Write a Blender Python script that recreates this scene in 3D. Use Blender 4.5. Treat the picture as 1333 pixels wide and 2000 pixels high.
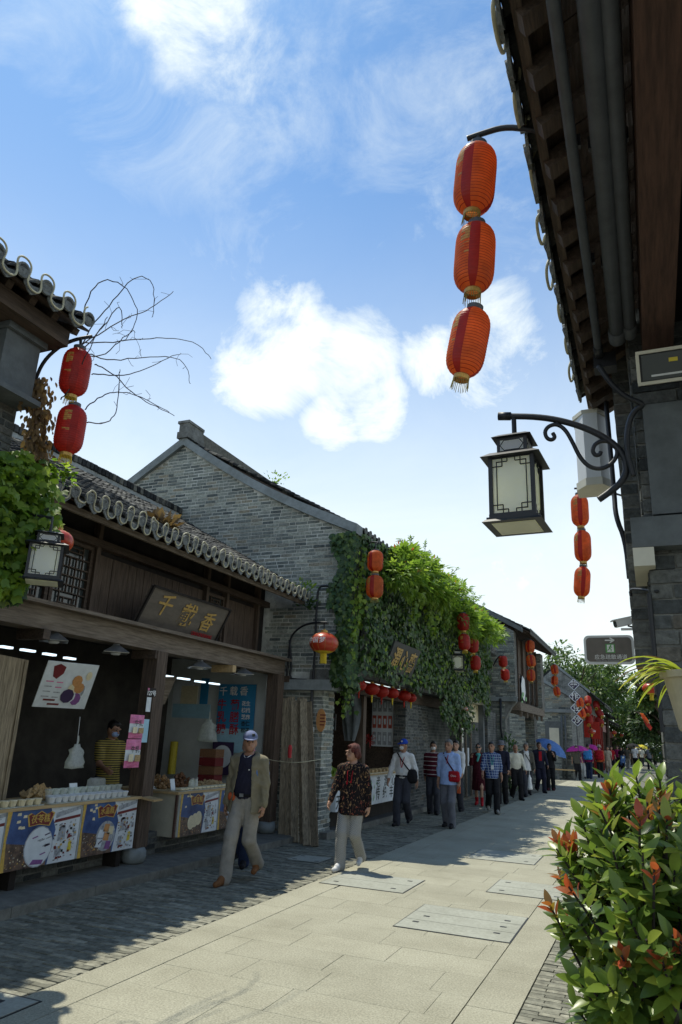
import bpy, bmesh, math, random
import numpy as np
from mathutils import Vector, Matrix, Quaternion
random.seed(7); RNG = np.random.default_rng(7)
R = math.radians
scene = bpy.context.scene
COL = scene.collection
for o in list(bpy.data.objects): bpy.data.objects.remove(o)

# ------------------------------------------------------------------ camera
CAMH = 1.70
FPX = 1384.0
_dY = np.array([610.5, 458, FPX]); _dY /= np.linalg.norm(_dY)
_up = np.array([178.5, -4420, FPX]); _up -= _dY*_up.dot(_dY); _up /= np.linalg.norm(_up)
_dX = np.cross(_dY, _up)
if _dX[0] < 0: _dX = -_dX
cam_d = bpy.data.cameras.new('camera'); cam = bpy.data.objects.new('camera', cam_d); COL.objects.link(cam)
cam_d.sensor_fit = 'VERTICAL'; cam_d.sensor_height = 36.0; cam_d.sensor_width = 24.0
cam_d.lens = 36.0*FPX/2000.0; cam_d.clip_start = 0.05; cam_d.clip_end = 3000
rx = Vector((_dX[0], _dY[0], _up[0])); dn = Vector((_dX[1], _dY[1], _up[1])); fw = Vector((_dX[2], _dY[2], _up[2]))
cam.matrix_world = Matrix(((rx.x, -dn.x, -fw.x, 0), (rx.y, -dn.y, -fw.y, 0), (rx.z, -dn.z, -fw.z, CAMH), (0, 0, 0, 1)))
scene.camera = cam

def _ray(px, py):
    c = np.array([px-666.5, py-1000.0, FPX])
    return c.dot(_dX), c.dot(_dY), c.dot(_up)
def at(px, py, X=None, Y=None, Z=None):
    """the point of the place that the survey sight line through (px,py) meets on a plane X=, Y= or Z="""
    d = _ray(px, py)
    if X is not None: t = X/d[0]
    elif Y is not None: t = Y/d[1]
    else: t = (Z-CAMH)/d[2]
    return Vector((t*d[0], t*d[1], CAMH+t*d[2]))
def to_px(p):
    v = (p[0], p[1], p[2]-CAMH)
    c = v[0]*_dX+v[1]*_dY+v[2]*_up
    if c[2] < 0.05: return (-9999, -9999, 0.01)
    return (666.5+c[0]/c[2]*FPX, 1000+c[1]/c[2]*FPX, c[2])

# ------------------------------------------------------------------ sky and sun
SUN = Vector((-0.36, 0.20, 1.0)).normalized()          # direction towards the sun
elev = math.asin(SUN.z)
world = bpy.data.worlds.new('World'); scene.world = world; world.use_nodes = True
wn = world.node_tree.nodes; wl = world.node_tree.links; wn.clear()
def wnode(t, **kw):
    n = wn.new(t)
    for k, v in kw.items(): setattr(n, k, v)
    return n
out = wnode('ShaderNodeOutputWorld'); bg = wnode('ShaderNodeBackground'); sky = wnode('ShaderNodeTexSky')
sky.sky_type = 'NISHITA'; sky.sun_disc = False; sky.sun_elevation = elev
sky.sun_rotation = math.atan2(SUN.x, SUN.y)
sky.air_density = 0.85; sky.dust_density = 0.4; sky.ozone_density = 3.0; sky.altitude = 0
bg.inputs['Strength'].default_value = 0.125
tc = wnode('ShaderNodeTexCoord')
sep = wnode('ShaderNodeSeparateXYZ'); wl.new(tc.outputs['Generated'], sep.inputs[0])
def wmath(op, a, b=None, clamp=False):
    n = wnode('ShaderNodeMath', operation=op, use_clamp=clamp)
    for i, v in enumerate((a, b)):
        if v is None: continue
        if isinstance(v, (int, float)): n.inputs[i].default_value = v
        else: wl.new(v, n.inputs[i])
    return n.outputs[0]
def wnoise(scale, detail, rough, zs=1.0, off=(0, 0, 0), dist=0.0):
    m = wnode('ShaderNodeMapping'); m.inputs['Scale'].default_value = (1, 1, zs); m.inputs['Location'].default_value = off
    wl.new(tc.outputs['Generated'], m.inputs[0])
    n = wnode('ShaderNodeTexNoise'); n.inputs['Scale'].default_value = scale; n.inputs['Detail'].default_value = detail
    n.inputs['Roughness'].default_value = rough; n.inputs['Distortion'].default_value = dist
    wl.new(m.outputs[0], n.inputs['Vector']); return n.outputs['Fac']
def wramp(v, a, b):
    n = wnode('ShaderNodeMapRange', interpolation_type='SMOOTHSTEP')
    n.inputs['From Min'].default_value = a; n.inputs['From Max'].default_value = b
    wl.new(v, n.inputs['Value']); return n.outputs[0]
def cloud_bank(px, py, rad, edge):
    d = Vector(_ray(px, py)).normalized()
    n = wnode('ShaderNodeVectorMath', operation='DOT_PRODUCT'); n.inputs[1].default_value = d
    nn = wnode('ShaderNodeVectorMath', operation='NORMALIZE'); wl.new(tc.outputs['Generated'], nn.inputs[0]); wl.new(nn.outputs[0], n.inputs[0])
    return wramp(n.outputs['Value'], math.cos(R(rad)), math.cos(R(rad*edge)))
fine = wnoise(7.0, 10, 0.66, 1.25, (3.1, 0.7, 0.2), 0.45)
broad = wnoise(2.6, 9, 0.66, 1.5, (0.4, 2.2, 1.3), 0.9)
banks = None
for b in ((575, 690, 6.5, .05), (690, 715, 6.0, .05), (945, 690, 7.5, .05), (865, 700, 5, .1), (390, 60, 7, .1), (330, 15, 5, .2), (1010, 1100, 4, .3), (500, 735, 6, .1), (730, 790, 5, .1), (655, 820, 4, .1), (555, 625, 5, .1)):
    c = cloud_bank(*b); banks = c if banks is None else wmath('MAXIMUM', banks, c)
puff = wmath('MULTIPLY', wramp(wmath('ADD', wmath('MULTIPLY', banks, 0.34), wmath('MULTIPLY', fine, 1.15)), 0.60, 1.06), wmath('POWER', banks, 0.6), True)
veil = wmath('MULTIPLY', wramp(broad, 0.46, 0.82), 0.42)
big = None
for b in ((600, 740, 19, 0), (980, 720, 17, 0), (390, 80, 15, 0), (880, 80, 14, 0)):
    c = cloud_bank(*b); big = c if big is None else wmath('MAXIMUM', big, c)
veil = wmath('MAXIMUM', veil, wmath('MULTIPLY', wmath('MULTIPLY', big, wramp(wnoise(5.0, 9, 0.68, 1.2, (7.4, 1.2, 3.3), 0.8), 0.36, 0.78)), 0.46))
low = wmath('MULTIPLY', wramp(sep.outputs['Z'], 0.76, 0.10), 0.94)          # thin haze gathers to the horizon
lowv = wmath('MULTIPLY', low, wmath('ADD', 0.70, wmath('MULTIPLY', broad, 0.45)))
cover = wmath('MAXIMUM', wmath('MAXIMUM', puff, veil), lowv, True)
mixc = wnode('ShaderNodeMix', data_type='RGBA'); mixc.inputs[7].default_value = (4.65, 4.95, 4.72, 1)
tn = wnode('ShaderNodeMix', data_type='RGBA', blend_type='MULTIPLY'); tn.inputs[0].default_value = 1.0; tn.inputs[7].default_value = (0.52, 0.74, 0.82, 1); wl.new(sky.outputs[0], tn.inputs[6])
wl.new(cover, mixc.inputs[0]); wl.new(tn.outputs[2], mixc.inputs[6]); wl.new(mixc.outputs[2], bg.inputs['Color']); wl.new(bg.outputs[0], out.inputs[0])

sun_d = bpy.data.lights.new('sun', 'SUN'); sun_d.energy = 2.6; sun_d.angle = R(0.53); sun_d.color = (1.0, 0.95, 0.80)
sun = bpy.data.objects.new('sun', sun_d); COL.objects.link(sun); sun.rotation_euler = SUN.to_track_quat('Z', 'Y').to_euler(); sun.location = (-6, 4, 30)
vs = scene.view_settings; vs.view_transform = 'Standard'; vs.look = 'None'; vs.exposure = 0.92; vs.gamma = 1.0; vs.use_curve_mapping = False
scene.render.film_transparent = False
try:
    scene.cycles.use_denoising = True; scene.cycles.max_bounces = 6; scene.cycles.transparent_max_bounces = 8
    scene.cycles.diffuse_bounces = 4; scene.cycles.caustics_reflective = False; scene.cycles.caustics_refractive = False
except Exception: pass

# ------------------------------------------------------------------ materials
def mat(name, col, rough=0.7, metal=0.0, var=0.0, vscale=6.0, bump=0.0, bscale=40.0, stretch=(1, 1, 1), spec=0.4, col2=None,
        trans=0.0, emit=None, piece=0.0, ramp=None, alpha=1.0, coord='pos', coat=0.0, dirt=0.0):
    m = bpy.data.materials.new(name); m.use_nodes = True
    nt = m.node_tree; N = nt.nodes; L = nt.links; N.clear()
    o = N.new('ShaderNodeOutputMaterial'); b = N.new('ShaderNodeBsdfPrincipled'); L.new(b.outputs[0], o.inputs[0])
    b.inputs['Roughness'].default_value = rough; b.inputs['Metallic'].default_value = metal
    b.inputs['Specular IOR Level'].default_value = spec; b.inputs['Coat Weight'].default_value = coat
    c4 = (*col, 1)
    if coord == 'pos': src = N.new('ShaderNodeNewGeometry').outputs['Position']
    else: src = N.new('ShaderNodeTexCoord').outputs['Object']
    mp = N.new('ShaderNodeMapping'); mp.inputs['Scale'].default_value = stretch; L.new(src, mp.inputs[0])
    cur = None
    if ramp:
        oi = N.new('ShaderNodeObjectInfo'); at_ = N.new('ShaderNodeAttribute'); at_.attribute_name = 'tint'
        ad = N.new('ShaderNodeMath'); ad.operation = 'ADD'; L.new(oi.outputs['Random'], ad.inputs[0]); L.new(at_.outputs['Fac'], ad.inputs[1])
        fr = N.new('ShaderNodeMath'); fr.operation = 'FRACT'; L.new(ad.outputs[0], fr.inputs[0])
        cr = N.new('ShaderNodeValToRGB'); cr.color_ramp.interpolation = 'LINEAR'
        els = cr.color_ramp.elements
        while len(els) < len(ramp): els.new(0.5)
        for e, (p, c) in zip(els, ramp): e.position = p; e.color = (*c, 1)
        L.new(fr.outputs[0], cr.inputs[0]); cur = cr.outputs[0]
    if var > 0 or col2:
        n = N.new('ShaderNodeTexNoise'); n.inputs['Scale'].default_value = vscale; n.inputs['Detail'].default_value = 6; n.inputs['Roughness'].default_value = 0.65
        L.new(mp.outputs[0], n.inputs['Vector'])
        mr = N.new('ShaderNodeMapRange'); mr.inputs['From Min'].default_value = 0.32; mr.inputs['From Max'].default_value = 0.68; L.new(n.outputs['Fac'], mr.inputs['Value'])
        mx = N.new('ShaderNodeMix'); mx.data_type = 'RGBA'; L.new(mr.outputs[0], mx.inputs[0])
        if cur is not None:
            k = N.new('ShaderNodeMix'); k.data_type = 'RGBA'; k.blend_type = 'MULTIPLY'; k.inputs[0].default_value = 1.0
            mx.inputs[6].default_value = (1-var,)*3+(1,); mx.inputs[7].default_value = (1+var,)*3+(1,)
            L.new(cur, k.inputs[6]); L.new(mx.outputs[2], k.inputs[7]); cur = k.outputs[2]
        else:
            mx.inputs[6].default_value = (*[c*(1-var) for c in col], 1)
            mx.inputs[7].default_value = (*(col2 if col2 else [c*(1+var) for c in col]), 1); cur = mx.outputs[2]
    if dirt > 0:
        n2 = N.new('ShaderNodeTexNoise'); n2.inputs['Scale'].default_value = 1.3; n2.inputs['Detail'].default_value = 8; n2.inputs['Roughness'].default_value = 0.7
        L.new(src, n2.inputs['Vector'])
        m2 = N.new('ShaderNodeMapRange'); m2.inputs['From Min'].default_value = 0.40; m2.inputs['From Max'].default_value = 0.68; m2.inputs['To Max'].default_value = dirt
        L.new(n2.outputs['Fac'], m2.inputs['Value'])
        k2 = N.new('ShaderNodeMix'); k2.data_type = 'RGBA'; k2.blend_type = 'MULTIPLY'; k2.inputs[7].default_value = (0.45, 0.43, 0.38, 1)
        L.new(m2.outputs[0], k2.inputs[0])
        if cur is not None: L.new(cur, k2.inputs[6])
        else: k2.inputs[6].default_value = c4
        cur = k2.outputs[2]
    if cur is not None: L.new(cur, b.inputs['Base Color'])
    else: b.inputs['Base Color'].default_value = c4
    if bump > 0:
        n = N.new('ShaderNodeTexNoise'); n.inputs['Scale'].default_value = bscale; n.inputs['Detail'].default_value = 5; L.new(mp.outputs[0], n.inputs['Vector'])
        bp = N.new('ShaderNodeBump'); bp.inputs['Strength'].default_value = bump; bp.inputs['Distance'].default_value = 0.02
        L.new(n.outputs['Fac'], bp.inputs['Height']); L.new(bp.outputs[0], b.inputs['Normal'])
    if trans > 0:
        t = N.new('ShaderNodeBsdfTranslucent'); ms = N.new('ShaderNodeMixShader'); ms.inputs[0].default_value = trans
        if cur is not None:
            br = N.new('ShaderNodeMix'); br.data_type = 'RGBA'; br.blend_type = 'MULTIPLY'; br.inputs[0].default_value = 1; br.inputs[7].default_value = (1.5, 1.5, 1.1, 1)
            L.new(cur, br.inputs[6]); L.new(br.outputs[2], t.inputs['Color'])
        else: t.inputs['Color'].default_value = c4
        L.new(b.outputs[0], ms.inputs[1]); L.new(t.outputs[0], ms.inputs[2]); L.new(ms.outputs[0], o.inputs[0])
    if emit:
        b.inputs['Emission Color'].default_value = (*emit[0], 1); b.inputs['Emission Strength'].default_value = emit[1]
    if alpha < 1: b.inputs['Alpha'].default_value = alpha
    return m

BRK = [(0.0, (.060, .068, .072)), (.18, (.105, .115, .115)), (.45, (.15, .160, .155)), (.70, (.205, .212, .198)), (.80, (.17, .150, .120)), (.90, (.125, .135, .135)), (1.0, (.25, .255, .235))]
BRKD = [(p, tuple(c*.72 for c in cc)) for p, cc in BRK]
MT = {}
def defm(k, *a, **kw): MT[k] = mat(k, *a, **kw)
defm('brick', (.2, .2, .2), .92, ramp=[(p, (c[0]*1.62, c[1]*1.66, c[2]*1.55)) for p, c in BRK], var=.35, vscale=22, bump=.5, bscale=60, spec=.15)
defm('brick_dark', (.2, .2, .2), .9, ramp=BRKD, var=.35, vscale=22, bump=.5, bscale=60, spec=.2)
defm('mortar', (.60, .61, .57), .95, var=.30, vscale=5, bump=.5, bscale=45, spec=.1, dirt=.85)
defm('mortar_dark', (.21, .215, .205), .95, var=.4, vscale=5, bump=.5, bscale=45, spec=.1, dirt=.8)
defm('far_brick', (.155, .165, .16), .95, var=.45, vscale=11, stretch=(1, 1, 4.5), bump=.4, bscale=25, spec=.1, dirt=.6)
def brick_print(k, c1, c2, cm):
    m = bpy.data.materials.new(k); m.use_nodes = True; N = m.node_tree.nodes; L = m.node_tree.links; b = N['Principled BSDF']; b.inputs['Roughness'].default_value = .95; b.inputs['Specular IOR Level'].default_value = .1
    g_ = N.new('ShaderNodeNewGeometry'); sp = N.new('ShaderNodeSeparateXYZ'); L.new(g_.outputs['Position'], sp.inputs[0]); a = N.new('ShaderNodeMath'); a.operation = 'ADD'; L.new(sp.outputs['X'], a.inputs[0]); L.new(sp.outputs['Y'], a.inputs[1]); cb = N.new('ShaderNodeCombineXYZ'); L.new(a.outputs[0], cb.inputs[0]); L.new(sp.outputs['Z'], cb.inputs[1])
    t = N.new('ShaderNodeTexBrick'); t.inputs['Scale'].default_value = 1.0; t.inputs['Brick Width'].default_value = .27; t.inputs['Row Height'].default_value = .075; t.inputs['Mortar Size'].default_value = .008; t.inputs['Color1'].default_value = (*c1, 1); t.inputs['Color2'].default_value = (*c2, 1); t.inputs['Mortar'].default_value = (*cm, 1); L.new(cb.outputs[0], t.inputs['Vector'])
    n = N.new('ShaderNodeTexNoise'); n.inputs['Scale'].default_value = 3; n.inputs['Detail'].default_value = 8; L.new(g_.outputs['Position'], n.inputs['Vector']); mr = N.new('ShaderNodeMapRange'); mr.inputs['From Min'].default_value = .3; mr.inputs['From Max'].default_value = .7; mr.inputs['To Min'].default_value = .55; mr.inputs['To Max'].default_value = 1.35; L.new(n.outputs['Fac'], mr.inputs['Value'])
    x = N.new('ShaderNodeMix'); x.data_type = 'RGBA'; x.blend_type = 'MULTIPLY'; x.inputs[0].default_value = 1; L.new(t.outputs['Color'], x.inputs[6]); L.new(mr.outputs[0], x.inputs[7]); L.new(x.outputs[2], b.inputs['Base Color']); MT[k] = m
brick_print('far_brick', (.13, .14, .137), (.19, .195, .185), (.30, .305, .285)); brick_print('brick_sheet', (.085, .092, .092), (.125, .13, .125), (.17, .17, .16))
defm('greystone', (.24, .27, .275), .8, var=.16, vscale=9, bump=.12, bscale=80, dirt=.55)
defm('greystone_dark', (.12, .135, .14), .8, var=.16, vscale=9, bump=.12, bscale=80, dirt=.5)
defm('granite', (.42, .40, .345), .85, var=.34, vscale=70, bump=.2, bscale=110, spec=.25, dirt=.38,
     ramp=[(0, (.315, .305, .235)), (.5, (.330, .320, .247)), (1, (.345, .334, .258))])
defm('granite_bed', (.21, .20, .165), .95, var=.3, vscale=8)
defm('cover', (.33, .34, .29), .85, var=.14, vscale=30, bump=.1, bscale=90, dirt=.45)
defm('paver', (.12, .125, .12), .88, var=.4, vscale=14, bump=.4, bscale=50, spec=.25, dirt=.45,
     ramp=[(0, (.145, .145, .115)), (.4, (.205, .204, .163)), (.75, (.25, .246, .195)), (1, (.30, .292, .232))])
defm('paver_bed', (.125, .122, .10), .95, var=.3, vscale=10)
defm('ground', (.13, .13, .115), .95, var=.3, vscale=2)
defm('kerb', (.17, .168, .145), .85, var=.3, vscale=8, bump=.2, bscale=60, dirt=.5)
defm('tile', (.07, .073, .075), .85, var=.4, vscale=18, bump=.3, bscale=40, spec=.25, ramp=[(0, (.018, .019, .020)), (.55, (.034, .036, .036)), (.85, (.065, .066, .062)), (1, (.15, .145, .12))])
defm('tile_end', (.16, .17, .165), .9, var=.45, vscale=25, bump=.6, bscale=70)
defm('plaster', (.36, .385, .38), .9, var=.25, vscale=7, bump=.2, bscale=30, dirt=.75)
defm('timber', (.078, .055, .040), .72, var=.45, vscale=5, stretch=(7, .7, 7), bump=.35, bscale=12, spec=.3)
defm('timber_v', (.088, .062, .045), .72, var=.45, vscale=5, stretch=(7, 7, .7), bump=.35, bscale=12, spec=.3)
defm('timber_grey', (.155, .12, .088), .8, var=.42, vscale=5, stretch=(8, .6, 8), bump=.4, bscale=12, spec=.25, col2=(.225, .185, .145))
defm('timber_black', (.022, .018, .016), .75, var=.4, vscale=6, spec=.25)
defm('beam_red', (.085, .045, .032), .8, var=.4, vscale=6, stretch=(7, .6, 7), bump=.3, bscale=12)
defm('plank', (.17, .135, .095), .85, var=.5, vscale=6, stretch=(9, 9, .7), bump=.45, bscale=14, spec=.2, ramp=[(0, (.15, .12, .08)), (.5, (.26, .21, .14)), (1, (.34, .285, .20))])
defm('iron', (.016, .018, .022), .5, var=.2, vscale=30, spec=.45)
defm('pipe', (.085, .093, .105), .55, var=.18, vscale=10, spec=.4)
defm('white_glass', (.92, .92, .90), .4, var=.05, vscale=5, trans=.5, spec=.4)
defm('white_plastic', (.62, .64, .64), .4, var=.06, vscale=4)
defm('cream_plastic', (.58, .56, .46), .45, var=.08, vscale=5)
defm('rope', (.46, .43, .29), .6, var=.2, vscale=20)
defm('gold', (.50, .30, .075), .42, metal=.35, var=.25, vscale=60)
defm('gold_text', (.42, .27, .075), .5, var=.2, vscale=40)
defm('red_text', (.42, .02, .025), .6)
defm('white_text', (.8, .8, .78), .6)
defm('black_text', (.02, .03, .028), .6)
defm('green_text', (.03, .20, .13), .6)
defm('sign_board', (.105, .088, .072), .42, var=.25, vscale=4, stretch=(3, 1, 3), spec=.45)
defm('sign_dark', (.022, .025, .024), .55, var=.3, vscale=8)
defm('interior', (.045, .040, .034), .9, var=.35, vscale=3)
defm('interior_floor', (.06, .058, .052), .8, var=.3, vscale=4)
defm('pale_wall', (.56, .59, .58), .8, var=.08, vscale=3, dirt=.35)
defm('beige', (.47, .45, .36), .6, var=.1, vscale=4, dirt=.4)
defm('pine', (.44, .31, .155), .65, var=.2, vscale=5, stretch=(6, .8, 6))
defm('tube_light', (.8, .85, .9), .4, emit=((.72, .9, 1.0), .9))
defm('steel', (.35, .36, .36), .35, metal=.8, var=.2, vscale=10)
defm('clear_bag', (.75, .78, .8), .25, var=.15, vscale=30, bump=.6, bscale=25, alpha=.55, trans=.3)
defm('glass', (.05, .06, .06), .08, spec=.6)
defm('ink_blue', (.010, .035, .15), .4, var=.35, vscale=2.2, col2=(.07, .15, .36))
defm('ink_dusk', (.05, .035, .04), .4, var=.5, vscale=16, col2=(.20, .13, .09))
defm('ink_white', (.62, .66, .68), .45, var=.1, vscale=8)
defm('ink_grey', (.32, .34, .36), .5, var=.45, vscale=25)
defm('ink_maroon', (.15, .018, .02), .45, var=.2, vscale=9)
defm('ink_gold', (.55, .36, .08), .45, var=.25, vscale=30)
defm('ink_orange', (.52, .25, .09), .5, var=.15, vscale=30)
defm('ink_cream', (.68, .60, .40), .5, var=.12, vscale=25)
defm('ink_purple', (.21, .08, .24), .5, var=.2, vscale=25)
defm('ink_dkpurple', (.05, .03, .08), .5)
defm('ink_pink', (.60, .16, .31), .45, var=.2, vscale=10)
defm('ink_paleblue', (.33, .55, .66), .5, var=.12, vscale=5)
defm('ink_sky', (.035, .24, .46), .5, var=.18, vscale=2)
defm('ink_green', (.10, .33, .08), .5, var=.3, vscale=20)
defm('ink_yellow', (.62, .50, .05), .5, var=.15, vscale=20)
defm('cookie', (.33, .19, .08), .8, var=.4, vscale=60, bump=.5, bscale=60)
defm('cookie_dark', (.19, .09, .04), .7, var=.4, vscale=60, bump=.5, bscale=60)
defm('nuts', (.42, .29, .14), .8, var=.45, vscale=70, bump=.6, bscale=60)
defm('sky_sheet', (.5, .6, .7), .5)
def leafmat(k, ramp, rough=.42, trans=.32, spec=.45, var=.18):
    MT[k] = mat(k, (.05, .1, .02), rough, ramp=ramp, trans=trans, spec=spec, var=var, vscale=9)
leafmat('ivy', [(0, (.024, .058, .020)), (.5, (.046, .102, .027)), (.85, (.078, .145, .032)), (1, (.14, .20, .04))], .45, .32)
leafmat('ivy_young', [(0, (.10, .19, .026)), (.6, (.18, .29, .036)), (1, (.28, .38, .055))], .5, .5)
leafmat('trumpet', [(0, (.085, .16, .024)), (.6, (.16, .26, .035)), (.93, (.23, .33, .05)), (1, (.25, .33, .05))], .45, .48)
leafmat('flower', [(0, (.55, .10, .03)), (1, (.65, .17, .05))], .6, .3)
leafmat('photinia', [(0, (.062, .118, .026)), (.4, (.115, .185, .034)), (.8, (.185, .26, .04)), (1, (.29, .33, .05))], .32, .42, .45)
leafmat('photinia_young', [(0, (.24, .20, .035)), (.35, (.26, .13, .03)), (.7, (.38, .10, .035)), (1, (.42, .075, .035))], .3, .4, .5)
leafmat('treeleaf', [(0, (.035, .075, .022)), (.5, (.07, .125, .034)), (1, (.13, .19, .05))], .5, .42)
leafmat('treeleaf_dark', [(0, (.018, .040, .014)), (.5, (.036, .07, .020)), (1, (.06, .10, .03))], .5, .3)
leafmat('spider', [(0, (.22, .30, .035)), (.6, (.33, .38, .06)), (1, (.45, .44, .10))], .4, .4)
leafmat('dryleaf', [(0, (.10, .065, .03)), (.5, (.17, .11, .05)), (1, (.25, .17, .07))], .8, .2)
defm('bark', (.085, .065, .048), .95, var=.4, vscale=8, stretch=(6, 6, 1), bump=.6, bscale=20)
defm('twig', (.035, .028, .026), .9, var=.3, vscale=20)
defm('soil', (.05, .035, .025), .95, var=.4, vscale=30, bump=.6)
defm('pot', (.50, .44, .32), .7, var=.15, vscale=5, bump=.1, dirt=.4)
defm('lan_orange', (.64, .20, .055), .6, var=.25, vscale=9, trans=.62)
defm('lan_red', (.46, .035, .022), .5, var=.2, vscale=14, trans=.45)
defm('lan_dark', (.34, .024, .016), .5, var=.16, vscale=14, trans=.36)
defm('lan_gold', (.48, .27, .06), .5, var=.3, vscale=60, trans=.15)
defm('lan_faded', (.55, .14, .10), .5, var=.2, vscale=14, trans=.35)
defm('lan_gloss', (.50, .055, .022), .32, var=.1, vscale=6, spec=.6, trans=.25)
defm('fringe', (.30, .25, .07), .7, var=.4, vscale=80)
defm('fringe_yellow', (.62, .46, .03), .7, var=.3, vscale=80)
defm('skin', (.43, .245, .165), .55, var=.1, vscale=12, spec=.4, coord='obj')
defm('skin_tan', (.33, .175, .11), .55, var=.1, vscale=12, spec=.4, coord='obj')
defm('hair_black', (.012, .010, .010), .5, var=.4, vscale=60, spec=.4)
defm('hair_grey', (.14, .135, .13), .6, var=.45, vscale=60, spec=.3)
defm('hair_white', (.36, .35, .34), .6, var=.35, vscale=60, spec=.3)
defm('hair_red', (.105, .024, .016), .6, var=.6, vscale=50, spec=.3, bump=.8, bscale=90)
def cloth(k, col, var=.16, **kw): defm(k, col, .85, var=var, vscale=9, bump=.25, bscale=35, spec=.2, coord='obj', **kw)

# ------------------------------------------------------------------ geometry helpers
WL = {}                                   # world place of every object that has children
def tag(o, label=None, cat=None, group=None, kind=None):
    if label: o['label'] = label
    if cat: o['category'] = cat
    if group: o['group'] = group
    if kind: o['kind'] = kind
    return o
def thing(name, label, cat, loc=(0, 0, 0), group=None, rz=0.0):
    o = bpy.data.objects.new(name, None); COL.objects.link(o); o.empty_display_size = .1
    o.location = loc; o.rotation_euler = (0, 0, rz); WL[o] = Vector(loc)
    return tag(o, label, cat, group)
def link_mesh(name, me, parent=None, loc=None, scale=None, rot=None):
    o = bpy.data.objects.new(name, me); COL.objects.link(o)
    if parent is not None:
        o.parent = parent
        if loc is not None: o.location = Vector(loc)-WL[parent]
        WL[o] = Vector(loc) if loc is not None else WL[parent]
    else:
        if loc is not None: o.location = loc
        WL[o] = Vector(o.location)
    if scale is not None: o.scale = scale
    if rot is not None: o.rotation_euler = rot
    return o
class MB:
    """collects shapes given in world coordinates; build() links them as ONE mesh object"""
    def __init__(s): s.v = []; s.f = []; s.m = []; s.t = []; s.cm = 0; s.ct = 0.0
    def add(s, vs, fs):
        b = len(s.v); s.v.extend([tuple(v) for v in vs])
        for f in fs: s.f.append(tuple(i+b for i in f)); s.m.append(s.cm); s.t.append(s.ct)
    def box(s, x0, x1, y0, y1, z0, z1):
        s.add([(x0, y0, z0), (x1, y0, z0), (x1, y1, z0), (x0, y1, z0), (x0, y0, z1), (x1, y0, z1), (x1, y1, z1), (x0, y1, z1)],
              [(0, 3, 2, 1), (4, 5, 6, 7), (0, 1, 5, 4), (1, 2, 6, 5), (2, 3, 7, 6), (3, 0, 4, 7)]); return s
    def obox(s, c, ax, h):
        c = Vector(c); a = [Vector(v)*k for v, k in zip(ax, h)]; V = []
        for sz in (-1, 1):
            for sx, sy in ((-1, -1), (1, -1), (1, 1), (-1, 1)): V.append(c+a[0]*sx+a[1]*sy+a[2]*sz)
        s.add(V, [(0, 3, 2, 1), (4, 5, 6, 7), (0, 1, 5, 4), (1, 2, 6, 5), (2, 3, 7, 6), (3, 0, 4, 7)]); return s
    def bar(s, p, q, w, h, up=(0, 0, 1)):
        p = Vector(p); q = Vector(q); d = (q-p); L = d.length
        if L < 1e-6: return s
        d /= L; u = Vector(up)
        if abs(d.dot(u)) > .98: u = Vector((1, 0, 0))
        a = d.cross(u).normalized(); b = a.cross(d)
        return s.obox((p+q)/2, (d, a, b), (L/2, w/2, h/2))
    def prism(s, pts, off):
        """closed outline pts (list of 3D) pushed along off"""
        n = len(pts); o = Vector(off); V = [Vector(p) for p in pts]+[Vector(p)+o for p in pts]
        F = [tuple(range(n-1, -1, -1)), tuple(range(n, 2*n))]+[(i, (i+1) % n, (i+1) % n+n, i+n) for i in range(n)]
        s.add(V, F); return s
    def tube(s, path, r, n=8, cap=True):
        P = [Vector(p) for p in path]; k = len(P); rs = r if isinstance(r, (list, tuple)) else [r]*k
        V = []; F = []; prev = None
        for i in range(k):
            t = (P[min(i+1, k-1)]-P[max(i-1, 0)])
            t = t.normalized() if t.length > 1e-9 else Vector((0, 0, 1))
            if prev is None:
                u = Vector((0, 0, 1)) if abs(t.z) < .9 else Vector((1, 0, 0)); a = t.cross(u).normalized()
            else:
                a = prev-t*prev.dot(t); a = a.normalized() if a.length > 1e-6 else t.orthogonal().normalized()
            prev = a; b = t.cross(a)
            for j in range(n):
                w = 2*math.pi*j/n; V.append(P[i]+(a*math.cos(w)+b*math.sin(w))*rs[i])
        for i in range(k-1):
            for j in range(n): F.append((i*n+j, i*n+(j+1) % n, (i+1)*n+(j+1) % n, (i+1)*n+j))
        if cap: F.append(tuple(range(n-1, -1, -1))); F.append(tuple((k-1)*n+j for j in range(n)))
        s.add(V, F); return s
    def lathe(s, c, prof, n=20, axis=None, cap=True, matf=None):
        """prof: list of (r, z) along the axis through c"""
        c = Vector(c); d = Vector(axis).normalized() if axis is not None else Vector((0, 0, 1))
        a = d.orthogonal().normalized() if axis is not None else Vector((1, 0, 0)); b = d.cross(a)
        V = []
        for r, z in prof:
            for j in range(n):
                w = 2*math.pi*j/n; V.append(c+d*z+(a*math.cos(w)+b*math.sin(w))*r)
        base = len(s.v); s.v.extend([tuple(v) for v in V])
        for i in range(len(prof)-1):
            for j in range(n):
                s.f.append((base+i*n+j, base+i*n+(j+1) % n, base+(i+1)*n+(j+1) % n, base+(i+1)*n+j))
                s.m.append(matf(i, j) if matf else s.cm); s.t.append(s.ct)
        if cap:
            for e, rev in ((0, True), (len(prof)-1, False)):
                if prof[e][0] > 1e-5:
                    f = [base+e*n+j for j in range(n)]; s.f.append(tuple(f[::-1] if rev else f)); s.m.append(s.cm); s.t.append(s.ct)
        return s
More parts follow.
